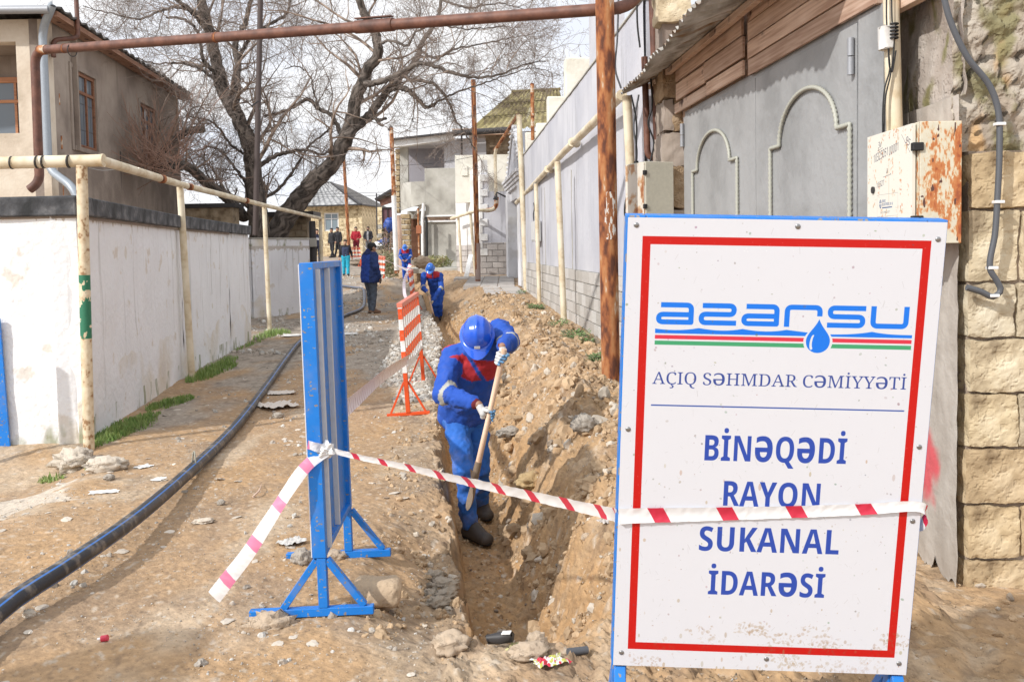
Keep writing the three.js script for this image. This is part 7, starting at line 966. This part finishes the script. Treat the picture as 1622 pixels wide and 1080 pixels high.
stander('person in black tracksuit beside another in black, walking past the beige house', 526, 400.5, 66, 362, -0.6, standing({ elL: [0.28, 1.18, -0.08], wrL: [0.36, 0.98, 0.05], anL: [0.1, 0.09, 0.2], toL: [0.12, 0.035, 0.36], anR: [-0.1, 0.12, -0.22], toR: [-0.11, 0.035, -0.06], knR: [-0.1, 0.5, -0.04] }), { jacket: [0.02, 0.02, 0.023], trousers: [0.02, 0.02, 0.024] });
stander('person in black tracksuit with white sleeve stripe, right of the pair by the beige house', 535.5, 397.5, 67, 360.5, -0.5, standing({ anR: [-0.1, 0.09, 0.18], toR: [-0.12, 0.035, 0.34], anL: [0.1, 0.12, -0.2], toL: [0.11, 0.04, -0.04] }), { jacketF: (p) => (p.x < -0.24 && p.z > -0.02 && p.y > 0.95 && p.y < 1.38 ? [0.7, 0.7, 0.72] : [0.018, 0.018, 0.022]), trousers: [0.014, 0.014, 0.016] });
stander('person in dark clothes with a white chest band, half hidden behind the dark gate post', 502.5, 405, 58, 359.5, 0.4, standing(), { jacketF: (p) => (p.y > 1.2 && p.y < 1.3 && p.z > -0.1 && Math.abs(p.x) < 0.2 ? [0.55, 0.56, 0.6] : [0.014, 0.018, 0.045]), trousers: [0.02, 0.022, 0.04] });
stander('person in red jacket and dark red trousers by the grey door', 564, 391, 68, 356.5, 0.1, standing({ elL: [0.27, 1.15, 0.02], wrL: [0.16, 1.05, 0.2], elR: [-0.27, 1.15, 0.02], wrR: [-0.2, 1.0, 0.18] }), { jacket: [0.33, 0.012, 0.025], trousers: [0.16, 0.014, 0.03], fat: 1.08, shoes: [0.04, 0.04, 0.04] });
stander('person in black jacket and grey trousers standing against the grey door', 583.5, 388, 69, 354, -0.2, standing({ wrL: [0.2, 0.98, 0.13], wrR: [-0.16, 1.0, 0.14], elR: [-0.27, 1.16, 0.02] }), { jacketF: (p) => (Math.abs(p.x) < 0.05 && p.z > 0 ? [0.25, 0.25, 0.26] : [0.016, 0.017, 0.022]), trousers: [0.12, 0.12, 0.13], mask: [0.02, 0.02, 0.025] });
// ---------------------------------------------------------------- stones, clods, weeds and litter
function rock(seed, detail = 2, flat = 0.75, amp = 0.3) { const g = new THREE.IcosahedronGeometry(1, detail), p = g.attributes.position, v = new THREE.Vector3(); for (let i = 0; i < p.count; i++) { v.fromBufferAttribute(p, i).normalize(); const k = 1 + amp * (fbm3(v.x * 1.6 + seed * 5, v.y * 1.6, v.z * 1.6 + seed, 3) + 0.5 * n3(v.x * 2.7 + seed, v.y * 2.7, v.z * 2.7)); v.multiplyScalar(k); v.x *= 1 + 0.25 * Math.sin(seed * 3); v.y *= flat; p.setXYZ(i, v.x, v.y, v.z); } g.computeVertexNormals(); if (detail > 2) { const m = new Map(), nn = g.attributes.normal, key = (i) => [0, 1, 2].map((k) => Math.round(p.array[i * 3 + k] * 2000)).join(); for (let i = 0; i < p.count; i++) { const k = key(i), a = m.get(k) ?? new THREE.Vector3(); a.x += nn.getX(i); a.y += nn.getY(i); a.z += nn.getZ(i); m.set(k, a); } for (let i = 0; i < p.count; i++) { const a = m.get(key(i)).clone().normalize(); nn.setXYZ(i, a.x, a.y, a.z); } } return triUV(g); }
const rocks = [0, 1, 2, 3, 4, 5, 6].map((s) => rock(s, 1, 0.7, 0.55)), rnd8 = rng(808);
function scatter(name, label, category, n, place, m, geo) {
  const q = new THREE.Quaternion(), e = new THREE.Euler(), mx = new THREE.Matrix4(), col = new THREE.Color(), per = Math.ceil(n / geo.length), root = new THREE.Group(); root.name = numbered(name); scene.add(root); tag(root, label, category, null, 'stuff');
  for (const g of geo) { const im = new THREE.InstancedMesh(g, m, per); im.name = category.replace(/ /g, '_'); im.castShadow = im.receiveShadow = true; im.userData.kind = 'stuff'; let c = 0; for (let i = 0; i < per; i++) { let o = null; for (let k = 0; k < 30 && !o; k++) o = place(); if (!o) continue; const [x, z, s, tint, sink] = o; e.set(rnd8() * 6, rnd8() * 6, rnd8() * 6); if (o[5]) e.set((rnd8() - 0.5) * 0.5, rnd8() * 6, (rnd8() - 0.5) * 0.5); q.setFromEuler(e); mx.compose(V(x, ground(x, z) + s * (sink ?? 0.25), z), q, new THREE.Vector3(s, s * (o[5] ?? 1), s * (0.7 + 0.5 * rnd8()))); im.setMatrixAt(c, mx); im.setColorAt(c, col.setRGB(...tint)); c++; } im.count = c; root.add(im); }
}
const earthM = mat(W1, { rough: 0.97 }), tintE = () => { const k = 0.8 + 0.4 * rnd8(), w = rnd8(); return w < 0.16 ? [0.5 * k, 0.44 * k, 0.36 * k] : w < 0.2 ? [0.26 * k, 0.21 * k, 0.16 * k] : [0.43 * k, 0.305 * k, 0.185 * k]; }, tintS = () => { const k = 0.75 + 0.45 * rnd8(); return rnd8() < 0.35 ? [0.52 * k, 0.5 * k, 0.46 * k] : [0.4 * k, 0.355 * k, 0.3 * k]; };
scatter('clods', 'clods and pebbles strewn over the dug-out spoil bank', 'clods', 9000, () => { const z = 4.2 + 20 * Math.pow(rnd8(), 1.7), s = 0.18 + 1.7 * rnd8(), x = xc(z) + s; if (x > rwX(Math.max(z, 9.6)) - 0.15 || (z < 9.6 && x > 1.5) || n2(x * 1.6, z * 1.3) < -0.35) return null; const r = Math.pow(rnd8(), 5); return [x, z, 0.004 + 0.009 * rnd8() + 0.05 * r * r * clamp((z - 2.5) / 3), tintE(), 0.2]; }, earthM, rocks);
scatter('clods', 'crumbled crust and lumps along the left lip of the trench', 'clods', 1800, () => { const z = 3.9 + 15 * Math.pow(rnd8(), 1.5), s = -0.22 - 0.42 * Math.pow(rnd8(), 1.6), x = xc(z) + s; if (n2(x * 2 + 9, z * 1.5) < -0.15) return null; return [x, z, 0.004 + 0.022 * Math.pow(rnd8(), 5), tintE(), 0.15]; }, earthM, rocks);
scatter('clods', 'loose soil and small stones on the floor of the trench', 'clods', 900, () => { const z = 4.4 + 14 * Math.pow(rnd8(), 1.6), x = xc(z) + (rnd8() - 0.5) * 0.24; return [x, z, 0.004 + 0.016 * Math.pow(rnd8(), 3), tintE(), 0.25]; }, earthM, rocks);
scatter('gravel', 'grey gravel heaped beside the nearest barrier and along the trench', 'gravel', 3600, () => { const z = 10 + 14 * Math.pow(rnd8(), 1.3), x = xc(z) - 0.18 - 0.85 * rnd8() * (z < 11 ? 0.6 : 1); return [x, z, 0.014 + 0.03 * Math.pow(rnd8(), 2), tintS(), 0.3]; }, earthM, rocks);
scatter('pebbles', 'small stones scattered over the trodden earth of the street', 'pebbles', 2600, () => { const z = 3.2 + 22 * Math.pow(rnd8(), 1.6), x = -3.6 + 3.4 * rnd8(); if (x > xc(z) - 0.3 || n2(x * 0.9 + 40, z * 0.7) < 0.05 * (z > 9 ? -6 : 1)) return null; return [x, z, 0.003 + 0.02 * Math.pow(rnd8(), 7), tintS(), 0.1]; }, earthM, rocks);
scatter('grit', 'fine grit lying on the trodden earth in front', 'grit', 9000, () => { const z = 3.1 + 5 * Math.pow(rnd8(), 1.3), x = -3.4 + 4.6 * rnd8(); if ((Math.abs(x - xc(z)) < 0.35 && z > 4) || n2(x * 1.1 + 5, z * 1.1) < -0.25) return null; return [x, z, 0.0016 + 0.004 * Math.pow(rnd8(), 3), rnd8() < 0.5 ? tintE() : tintS(), 0.2]; }, earthM, rocks);
scatter('chips', 'pale flat chips and crumbs of plaster pressed into the trodden earth', 'chips', 650, () => { const z = 3.3 + 14 * Math.pow(rnd8(), 1.4), x = -3.5 + 3.2 * rnd8(); if (x > xc(z) - 0.35 || n2(x * 1.3 + 80, z * 0.8) < 0.1) return null; const k = 0.8 + 0.4 * rnd8(); return [x, z, 0.005 + 0.03 * Math.pow(rnd8(), 5), [0.52 * k, 0.46 * k, 0.385 * k], 0.05, 0.3]; }, earthM, rocks);
scatter('gravel', 'broken asphalt crumbs across the street farther up', 'gravel', 2200, () => { const z = 15 + 32 * Math.pow(rnd8(), 1.2), x = xc(z) - 0.4 - 4.2 * rnd8(); if (n2(x * 0.6, z * 0.3) < -0.1) return null; return [x, z, 0.012 + 0.04 * Math.pow(rnd8(), 3), tintS(), 0.2]; }, earthM, rocks);
scatter('gravel', 'rubble on the ground right of the sign board', 'gravel', 420, () => { const z = 2.7 + 1.6 * rnd8(), x = 1.1 + 1.3 * rnd8(); return [x, z, 0.004 + 0.02 * Math.pow(rnd8(), 6), tintE(), 0.15]; }, earthM, rocks);
// single stones
function stone(label, px, py, w, h, d, m, seed, o = {}) { const p = o.at ?? G(px, py), t = mesh('stone', triUV(rock(seed, 5, 1, o.amp ?? 0.35).scale(w / 2, h / 2, d / 2)), m, null); t.position.copy(p).add(new THREE.Vector3(0, h * (o.lift ?? 0.3), 0)); t.rotation.y = o.turn ?? 0.3; return tag(t, label, 'stone'); }
const grayStone = mat([0.36, 0.32, 0.27], { bump: bumpPit, bs: 0.015, rough: 0.97 }), tanStone = mat([0.46, 0.36, 0.26], { bump: bumpPit, bs: 0.01, rough: 0.95 }), paleStone = mat([0.55, 0.48, 0.39], { bump: bumpPit, bs: 0.012, rough: 0.95 });
{ const p = G(594, 966), t = mesh('stone_block', stoneBox(0.225, 0.125, 0.15, 91, 0.006, 16, 0.34), mat([0.5, 0.375, 0.25], { bump: bumpPit, bs: 0.008, rough: 0.95 })); t.position.copy(p).add(new THREE.Vector3(0.0, 0.062, -0.06)); t.rotation.set(0.02, 0.05, -0.04); tag(t, 'tan stone block lying on the near foot of the edge-on blue stand', 'stone'); }
stone('grey rough lump under the left end of the near blue foot', 426, 985, 0.16, 0.12, 0.14, tanStone, 11, { lift: -0.12, amp: 0.5 }); stone('grey rough lump under the far foot of the edge-on blue stand', 478, 892, 0.14, 0.1, 0.12, grayStone, 12, { lift: 0.2 }); stone('tan flat stone beneath the middle of the far blue foot', 527, 884, 0.12, 0.06, 0.1, tanStone, 13, { lift: 0.2 });
stone('rough pale mortar lump at the foot of the white wall corner', 118, 742, 0.42, 0.2, 0.3, paleStone, 14, { lift: 0.2, amp: 0.5 }); stone('grey stone beside the pale mortar lump at the wall corner', 168, 748, 0.24, 0.13, 0.16, paleStone, 15); stone('small grey stone before the wall corner stones', 172, 762, 0.09, 0.05, 0.07, grayStone, 16);
stone('yellowish round boulder embedded in the bank behind the tape', 838, 752, 0.15, 0.12, 0.28, mat([0.46, 0.33, 0.17], { bump: bumpPit, bs: 0.008, rough: 0.95 }), 17, { at: G(842, 758), turn: -0.6, lift: 0.15 }); stone('grey brown stone in the upper bank left of the sign', 925, 692, 0.19, 0.13, 0.15, grayStone, 18); stone('dark slab stone on the lip of the bank right of the digging worker', 808, 700, 0.24, 0.09, 0.16, grayStone, 19, { turn: 0.8 });
stone('grey stone below the pale plastic sheets on the street', 440, 662, 0.11, 0.07, 0.08, grayStone, 20); stone('flat light grey stone on the street left of the hanging tape', 322, 832, 0.12, 0.035, 0.07, paleStone, 21); stone('small dark stone on the street above the flat light grey stone', 350, 802, 0.05, 0.04, 0.04, grayStone, 22); stone('pinkish shard stone on the bank above the rubbish', 930, 862, 0.06, 0.05, 0.05, tanStone, 23); stone('tan boulder behind the stooping worker', 668, 420, 0.5, 0.4, 0.4, tanStone, 24, { at: P(668, 421, 30) }); stone('curved pale shard near the hose at lower left', 46, 982, 0.06, 0.045, 0.04, paleStone, 25);
stone('brown lump of earth at the near end of the trench', 715, 1035, 0.14, 0.1, 0.12, tanStone, 26); stone('rounded tan stone at the near end of the trench, right of the rubbish', 850, 1026, 0.1, 0.08, 0.08, tanStone, 27); stone('pale earth lump under the rubbish at the near end of the trench', 838, 1048, 0.14, 0.07, 0.1, tanStone, 28);
for (const [px, py, s, lb] of [[688, 920, 0.09, 'uppermost'], [702, 938, 0.11, 'middle'], [706, 952, 0.08, 'rightmost'], [682, 948, 0.075, 'leftmost'], [694, 966, 0.085, 'lowest']]) stone(`${lb} of the cracked grey earth lumps on the left lip of the trench`, px, py, s * 1.2, s * 0.7, s, mat([0.36, 0.3, 0.23], { bump: bumpPit, bs: 0.012, rough: 0.97 }), Math.round(px), { lift: 0.22, amp: 0.5 });
// pale cement crust at the left, plastic sheets, litter
function scrap(name, label, category, px, py, w, d, m, seed, crumple = 0.25, parts) { const p = G(px, py), g = new THREE.PlaneGeometry(w, d, 16, 12), a = g.attributes.position; for (let i = 0; i < a.count; i++) { const x = a.getX(i), y = a.getY(i), e = 1 + 0.25 * n2(Math.atan2(y, x) * 1.3 + seed, seed); a.setXYZ(i, x * e, y * e, crumple * w * (0.25 + Math.abs(fbm(x / w * 3 + seed * 3, y / d * 3, 3)))); } g.rotateX(-Math.PI / 2); g.computeVertexNormals(); const t = mesh(name, triUV(g), m, null); t.position.copy(p).add(new THREE.Vector3(0, 0.004, 0)); t.rotation.y = seed; return tag(t, label, category); }
const film = mat([0.62, 0.56, 0.49], { rough: 0.6, side: THREE.DoubleSide }), paper = mat([0.72, 0.7, 0.66], { rough: 0.8, side: THREE.DoubleSide });
scrap('plastic_sheet', 'crumpled pale plastic sheet on the street, left of the blue stand, upper of two', 'plastic sheet', 446, 624, 0.3, 0.28, film, 0.2, 0.1); scrap('plastic_sheet', 'larger crumpled pale plastic sheet on the street beside the grey stone', 'plastic sheet', 437, 646, 0.36, 0.34, film, 0.5, 0.16); scrap('paper_scrap', 'white flat paper scrap on the ground between stone and hose', 'paper scrap', 226, 741, 0.13, 0.1, paper, 0.9, 0.05); scrap('paper_scrap', 'long white paper scrap near the cement crust at left', 'paper scrap', 164, 780, 0.19, 0.1, paper, 0.3, 0.04); scrap('paper_scrap', 'white scrap half under the hose', 'paper scrap', 250, 758, 0.12, 0.08, paper, 1.3, 0.04);
scrap('paper_sheet', 'pale flat sheet by the hose before the end of the white wall', 'paper sheet', 463, 533, 0.36, 0.5, paper, 0.1, 0.03); scrap('paper_sheet', 'pale flat sheet on the street right of the edge-on blue stand', 'paper sheet', 545, 531, 0.5, 0.5, paper, 0.15, 0.03); scrap('plastic_film', 'clear plastic scrap on the street beside the far blue foot', 'plastic scrap', 460, 868, 0.14, 0.1, mat([0.6, 0.58, 0.54], { rough: 0.4, side: THREE.DoubleSide }), 0.7, 0.2); scrap('plastic_film', 'clear plastic scrap on the bank at the left edge of the sign', 'plastic scrap', 962, 838, 0.08, 0.07, mat([0.55, 0.5, 0.46], { rough: 0.3, side: THREE.DoubleSide }), 0.4, 0.3);
scrap('wrapper', 'red and white wrapper among rubbish at the near end of the trench', 'wrapper', 872, 1066, 0.13, 0.08, mat(W1, { rough: 0.4, side: THREE.DoubleSide, map: tex(64, 64, (u, v) => { const a = fb(u, v, 4, 4, 3, 471); return a > 0.55 ? [0.6, 0.03, 0.06] : a > 0.4 ? [0.75, 0.73, 0.7] : [0.5, 0.5, 0.1]; }, true, [0.1, 0.1]) }), 0.4, 0.25); scrap('wrapper', 'yellow green plastic wrapper at the near end of the trench', 'wrapper', 822, 1043, 0.1, 0.08, mat([0.46, 0.42, 0.2], { rough: 0.4, side: THREE.DoubleSide }), 1.1, 0.3);
{ const t = thing('can', 'crushed dark can with a pale label at the near end of the trench', 'can'), p = G(792, 1040), a = p.clone().add(new THREE.Vector3(-0.05, 0.03, 0)), b = p.clone().add(new THREE.Vector3(0.05, 0.045, 0.02)); mesh('can_body', knock(tube([a, a.clone().lerp(b, 0.5), b], [0.02, 0.024, 0.02], 14), 0.02, 18), M.darkMetal, t); mesh('can_label', bar(a.clone().lerp(b, 0.6).add(new THREE.Vector3(0, 0.026, 0.01)), b.clone().add(new THREE.Vector3(-0.005, 0.024, 0.01)), 0.03, 0.004), M.plastic, t); rebase(t, p); }
{ const t = mesh('pipe_offcut', tube([G(900, 1040, 0.015), G(930, 1033, 0.02)], 0.016, 14), M.cable, null); tag(t, 'short dark grey pipe offcut lying by the rubbish', 'pipe offcut'); const s = mesh('dry_branch', tube(smooth([G(400, 790, 0.01), G(408, 780, 0.03), G(414, 766, 0.015)], 14), (u) => 0.006 * (1.2 - u), 6), M.wood, null); tag(s, 'thin dry stick lying on the street left of the tape', 'stick'); const c = thing('bottle_cap', 'red plastic cap on the ground in the lower left corner area', 'cap'), p = G(165, 1020, 0.012); mesh('cap_body', tube([p.clone().add(new THREE.Vector3(-0.012, 0, 0)), p.clone().add(new THREE.Vector3(0.014, 0.004, 0))], 0.013, 14), mat([0.6, 0.04, 0.08], { rough: 0.4 }), c); mesh('spout', tube([p.clone().add(new THREE.Vector3(-0.028, -0.002, 0)), p.clone().add(new THREE.Vector3(-0.012, 0, 0))], 0.006, 10), M.plastic, c); rebase(c, p); }
// grass: blades as one mass each side
function grass(name, label, spots, m, hgt) {
  const tb = { p: [], i: [] }; for (const [px, py, rx, rz, n, h] of spots) { const c = G(px, py); for (let k = 0; k < n * 0.6; k++) { const a = rnd8() * 6.28, r = Math.sqrt(rnd8()), x = c.x + Math.cos(a) * r * rx, z = -c.z + Math.sin(a) * r * rz, y = ground(x, z) - 0.006 - (n2(x * 7, z * 5) < -0.1 ? 0.03 : 0), hh = (h ?? hgt) * (0.45 + 0.75 * rnd8()) * (1.15 - 0.6 * r), w = 0.0035 + 0.003 * rnd8(), t = rnd8() * 6.28, lx = Math.cos(t) * hh * 0.55 * rnd8(), lz = Math.sin(t) * hh * 0.55 * rnd8(), cx = Math.cos(t + 1.57) * w, cz = Math.sin(t + 1.57) * w, b = tb.p.length / 3; tb.p.push(x - cx, y, -z - cz, x + cx, y, -z + cz, x - cx + lx * 0.4, y + hh * 0.6, -z - cz + lz * 0.4, x + cx + lx * 0.4, y + hh * 0.6, -z + cz + lz * 0.4, x + lx, y + hh, -z + lz); tb.i.push(b, b + 1, b + 2, b + 1, b + 3, b + 2, b + 2, b + 3, b + 4); } }
  const g = new THREE.BufferGeometry(); g.setAttribute('position', new THREE.Float32BufferAttribute(tb.p, 3)); g.setIndex(tb.i); g.computeVertexNormals(); paintG(g, (p) => { const k = 0.6 + 0.5 * n2(p.x * 9, p.z * 9); return mixc([0.13, 0.26, 0.045], [0.3, 0.38, 0.12], clamp(k)); }); tag(mesh(name, g, m, null), label, 'grass', null, 'stuff');
}
const grassM = mat(W1, { vc: true, rough: 0.8, side: THREE.DoubleSide, phys: { transmission: 0.25, thickness: 0 } });
grass('grass', 'green grass tufts along the foot of the white wall', [[176, 694, 0.14, 0.42, 1900, 0.1], [205, 676, 0.2, 0.5, 2300, 0.08], [228, 664, 0.12, 0.3, 700, 0.06], [262, 642, 0.16, 0.4, 1200, 0.08], [285, 635, 0.12, 0.3, 700, 0.08], [322, 598, 0.14, 0.6, 900, 0.13], [345, 586, 0.2, 0.7, 1300, 0.12], [362, 573, 0.1, 0.4, 400, 0.12], [425, 533, 0.18, 1, 700, 0.16], [440, 530, 0.2, 0.7, 500, 0.14], [85, 762, 0.12, 0.1, 350, 0.06], [150, 742, 0.08, 0.1, 250, 0.05], [395, 548, 0.06, 1, 300, 0.1]], grassM, 0.08);
function weed(label, px, py, r, n) { const t = thing('weed', label, 'weed'), c = G(px, py), lf = []; const pos = [], idx = []; for (let k = 0; k < n; k++) { const a = rnd8() * 6.28, q = Math.sqrt(rnd8()) * r, x = c.x + Math.cos(a) * q, z = -c.z + Math.sin(a) * q * 1.6, y = ground(x, z) + 0.01 + 0.08 * rnd8(), l = 0.025 + 0.03 * rnd8(), w = l * 0.35, b = pos.length / 3, dx = Math.cos(a), dz = Math.sin(a), lift = (rnd8() - 0.1) * l * 0.8; pos.push(x, y, -z, x + dx * l * 0.5 - dz * w, y + lift * 0.6, -z + dz * l * 0.5 + dx * w, x + dx * l * 0.5 + dz * w, y + lift * 0.6, -z + dz * l * 0.5 - dx * w, x + dx * l, y + lift, -z + dz * l); idx.push(b, b + 1, b + 2, b + 1, b + 3, b + 2); } const g = new THREE.BufferGeometry(); g.setAttribute('position', new THREE.Float32BufferAttribute(pos, 3)); g.setIndex(idx); g.computeVertexNormals(); paintG(g, (p) => mixc([0.08, 0.16, 0.03], [0.2, 0.28, 0.1], clamp(0.5 + n2(p.x * 14, p.z * 14)))); tag(mesh('leaves', g, grassM, t), 'small green leaves', null, null, 'stuff'); const st = new Tubes(); for (let i = 0; i < 8; i++) { const a = rnd8() * 6.28; st.tube([c.clone().add(new THREE.Vector3(0, -0.01, 0)), c.clone().add(new THREE.Vector3(Math.cos(a) * r * 0.6, 0.07, Math.sin(a) * r * 0.6))], 0.003, 4); } mesh('stem', st.geo(), mat([0.1, 0.13, 0.05], { rough: 0.8 }), t); return rebase(t, c); }
weed('leafy weed on the bank below the second cream post', 848, 490, 0.18, 420); weed('small weed between the cream posts and the spoil', 885, 518, 0.16, 160); weed('leafy weed patch by the foot of the nearer cream post', 912, 536, 0.2, 420); weed('small weed below the leafy patch at the nearer cream post', 930, 548, 0.1, 150); weed('upright weed left of the rusty pole foot', 945, 575, 0.09, 240); weed('tiny weed at the pavement edge near the grey wall', 826, 466, 0.14, 120);
{ // bushes far up the street
  const bush = (label, px, py, z, rx, ry, n, cols) => { const t = thing('bush', label, 'bush'), c = P(px, py, z), gy = ground(c.x, z), pos = [], idx = [], R = rng(Math.round(px)); for (let k = 0; k < n; k++) { const a = R() * 6.28, v = R() * 2 - 1, q = Math.cbrt(R()), x = c.x + Math.cos(a) * Math.sqrt(1 - v * v) * q * rx * (1 + 0.3 * n2(a, v)), z_ = c.z + Math.sin(a) * q * rx * 0.7, y = gy + ry + v * q * ry, l = 0.05 + 0.07 * R(), b = pos.length / 3; const d = [R() - 0.5, R() - 0.5, R() - 0.5], e = [R() - 0.5, R() - 0.5, R() - 0.5]; pos.push(x, y, z_, x + d[0] * l * 2, y + d[1] * l * 2, z_ + d[2] * l * 2, x + e[0] * l * 2, y + e[1] * l * 2, z_ + e[2] * l * 2); idx.push(b, b + 1, b + 2); } const g = new THREE.BufferGeometry(); g.setAttribute('position', new THREE.Float32BufferAttribute(pos, 3)); g.setIndex(idx); g.computeVertexNormals(); paintG(g, (p) => mixc(cols[0], cols[1], clamp(0.5 + n3(p.x * 3, p.y * 3, p.z * 3)))); tag(mesh('foliage', g, grassM, t), 'small leaves', null, null, 'stuff'); const st = new Tubes(); for (let i = 0; i < 14; i++) { const a = R() * 6.28; st.tube([new THREE.Vector3(c.x, gy, c.z), new THREE.Vector3(c.x + Math.cos(a) * rx * 0.7, gy + ry * 1.6, c.z + Math.sin(a) * rx * 0.5)], 0.012, 4); } mesh('stem', st.geo(), M.wood, t); return rebase(t, new THREE.Vector3(c.x, gy, c.z)); };
  bush('green bush beside the rusty pole and the rubbish heap', 616, 411, 41, 0.5, 0.6, 1100, [[0.16, 0.19, 0.08], [0.34, 0.34, 0.2]]); bush('yellow green weeds at the foot of the grey concrete wall', 692, 420, 38.4, 0.6, 0.25, 800, [[0.2, 0.22, 0.07], [0.42, 0.38, 0.18]]); bush('straggly climbing bush on the purple gate', 614, 385, 52, 0.5, 1.2, 900, [[0.08, 0.08, 0.04], [0.16, 0.13, 0.08]]);
}
{ // rubbish heap of bags
  const z = 56; let k = 0; for (const [px, py, w, h, d, m, lb] of [[602, 388, 1.1, 0.35, 0.7, M.plastic, 'long white bag on the rubbish heap before the purple gate'], [612, 383, 0.7, 0.4, 0.6, mat([0.05, 0.1, 0.35], { rough: 0.5 }), 'blue bag on the rubbish heap before the purple gate'], [619, 386, 0.5, 0.5, 0.5, M.plastic, 'round white bag at the right end of the rubbish heap'], [624, 377, 0.5, 0.5, 0.4, mat([0.1, 0.11, 0.13], { rough: 0.5 }), 'dark bag topmost at the right of the rubbish heap'], [598, 392, 0.9, 0.25, 0.5, mat([0.6, 0.6, 0.62], { rough: 0.5 }), 'flat pale bag at the foot of the rubbish heap'], [607, 391, 0.5, 0.2, 0.4, mat([0.3, 0.32, 0.36], { rough: 0.5 }), 'small grey bag in the middle of the rubbish heap']]) { const t = mesh('rubbish_bag', rock(60 + k++, 3, 1, 0.7), m, null); t.scale.set(w / 2, h / 2, d / 2); t.position.copy(P(px, py, z)); t.position.y = Math.max(t.position.y, ground(t.position.x, z) + h * 0.35); tag(t, lb, 'rubbish bag'); }
  const b = mesh('rubbish_bag', rock(71, 3, 1, 0.5), mat([0.03, 0.08, 0.34], { rough: 0.5 }), null); b.scale.set(0.35, 0.4, 0.25); b.position.copy(P(617, 357, 52)); tag(b, 'blue bag hanging on the white post by the purple gate', 'rubbish bag'); const e = mesh('rubble_heap', rock(72, 4, 1, 0.6), mat([0.3, 0.24, 0.18], { bump: bumpPit, bs: 0.03, rough: 1 }), null); e.scale.set(1.6, 0.45, 1); const q = P(612, 394, 55); e.position.set(q.x, ground(q.x, 55) + 0.1, q.z); tag(e, 'low earth heap under the rubbish bags', 'earth heap');
}
{ // paved apron in front of the portal
  const t = new THREE.Group(); t.name = 'paving'; scene.add(t); tag(t, 'pale slabs laid in front of the portal and corner building', 'paving', null, 'structure'); const pm = [[0.5, 0.465, 0.43], [0.55, 0.51, 0.47], [0.46, 0.43, 0.4]].map((c) => mat(c, { map: T.cloth, bump: bumpFine, bs: 0.004, rough: 0.95 }));
  let k = 0; for (let z = 23.6; z < 31.8; z += 0.62) for (let i = 0; i < 7; i++, k++) { const xr = rwX(Math.min(z, 26)) - 0.12 - (z > 26.6 ? 0.1 : 0), x = xr - (i + 1) * 0.5; if (x < xc(z) + 0.95) continue; let gy = -1e9; for (const dx of [0, 0.25, 0.49]) for (const dz of [0, 0.3, 0.6]) gy = Math.max(gy, ground(x + dx, z + dz, false)); mesh('slab', bx(x, x + 0.485, gy - 0.1, gy + 0.02 + 0.006 * hashv(k, 1, 1), -z - 0.605, -z, 0.008), pm[Math.floor(hashv(k, 2, 5) * 3)], t); }
  const a = mesh('pavement', [fbox(640, 424, 728, 432, 36.5, 4, 0.02)], M.concrete, null); a.position.y -= 0.02; tag(a, 'concrete pavement before the balcony house', 'pavement', null, 'structure');
}
renderer.render(scene, camera);
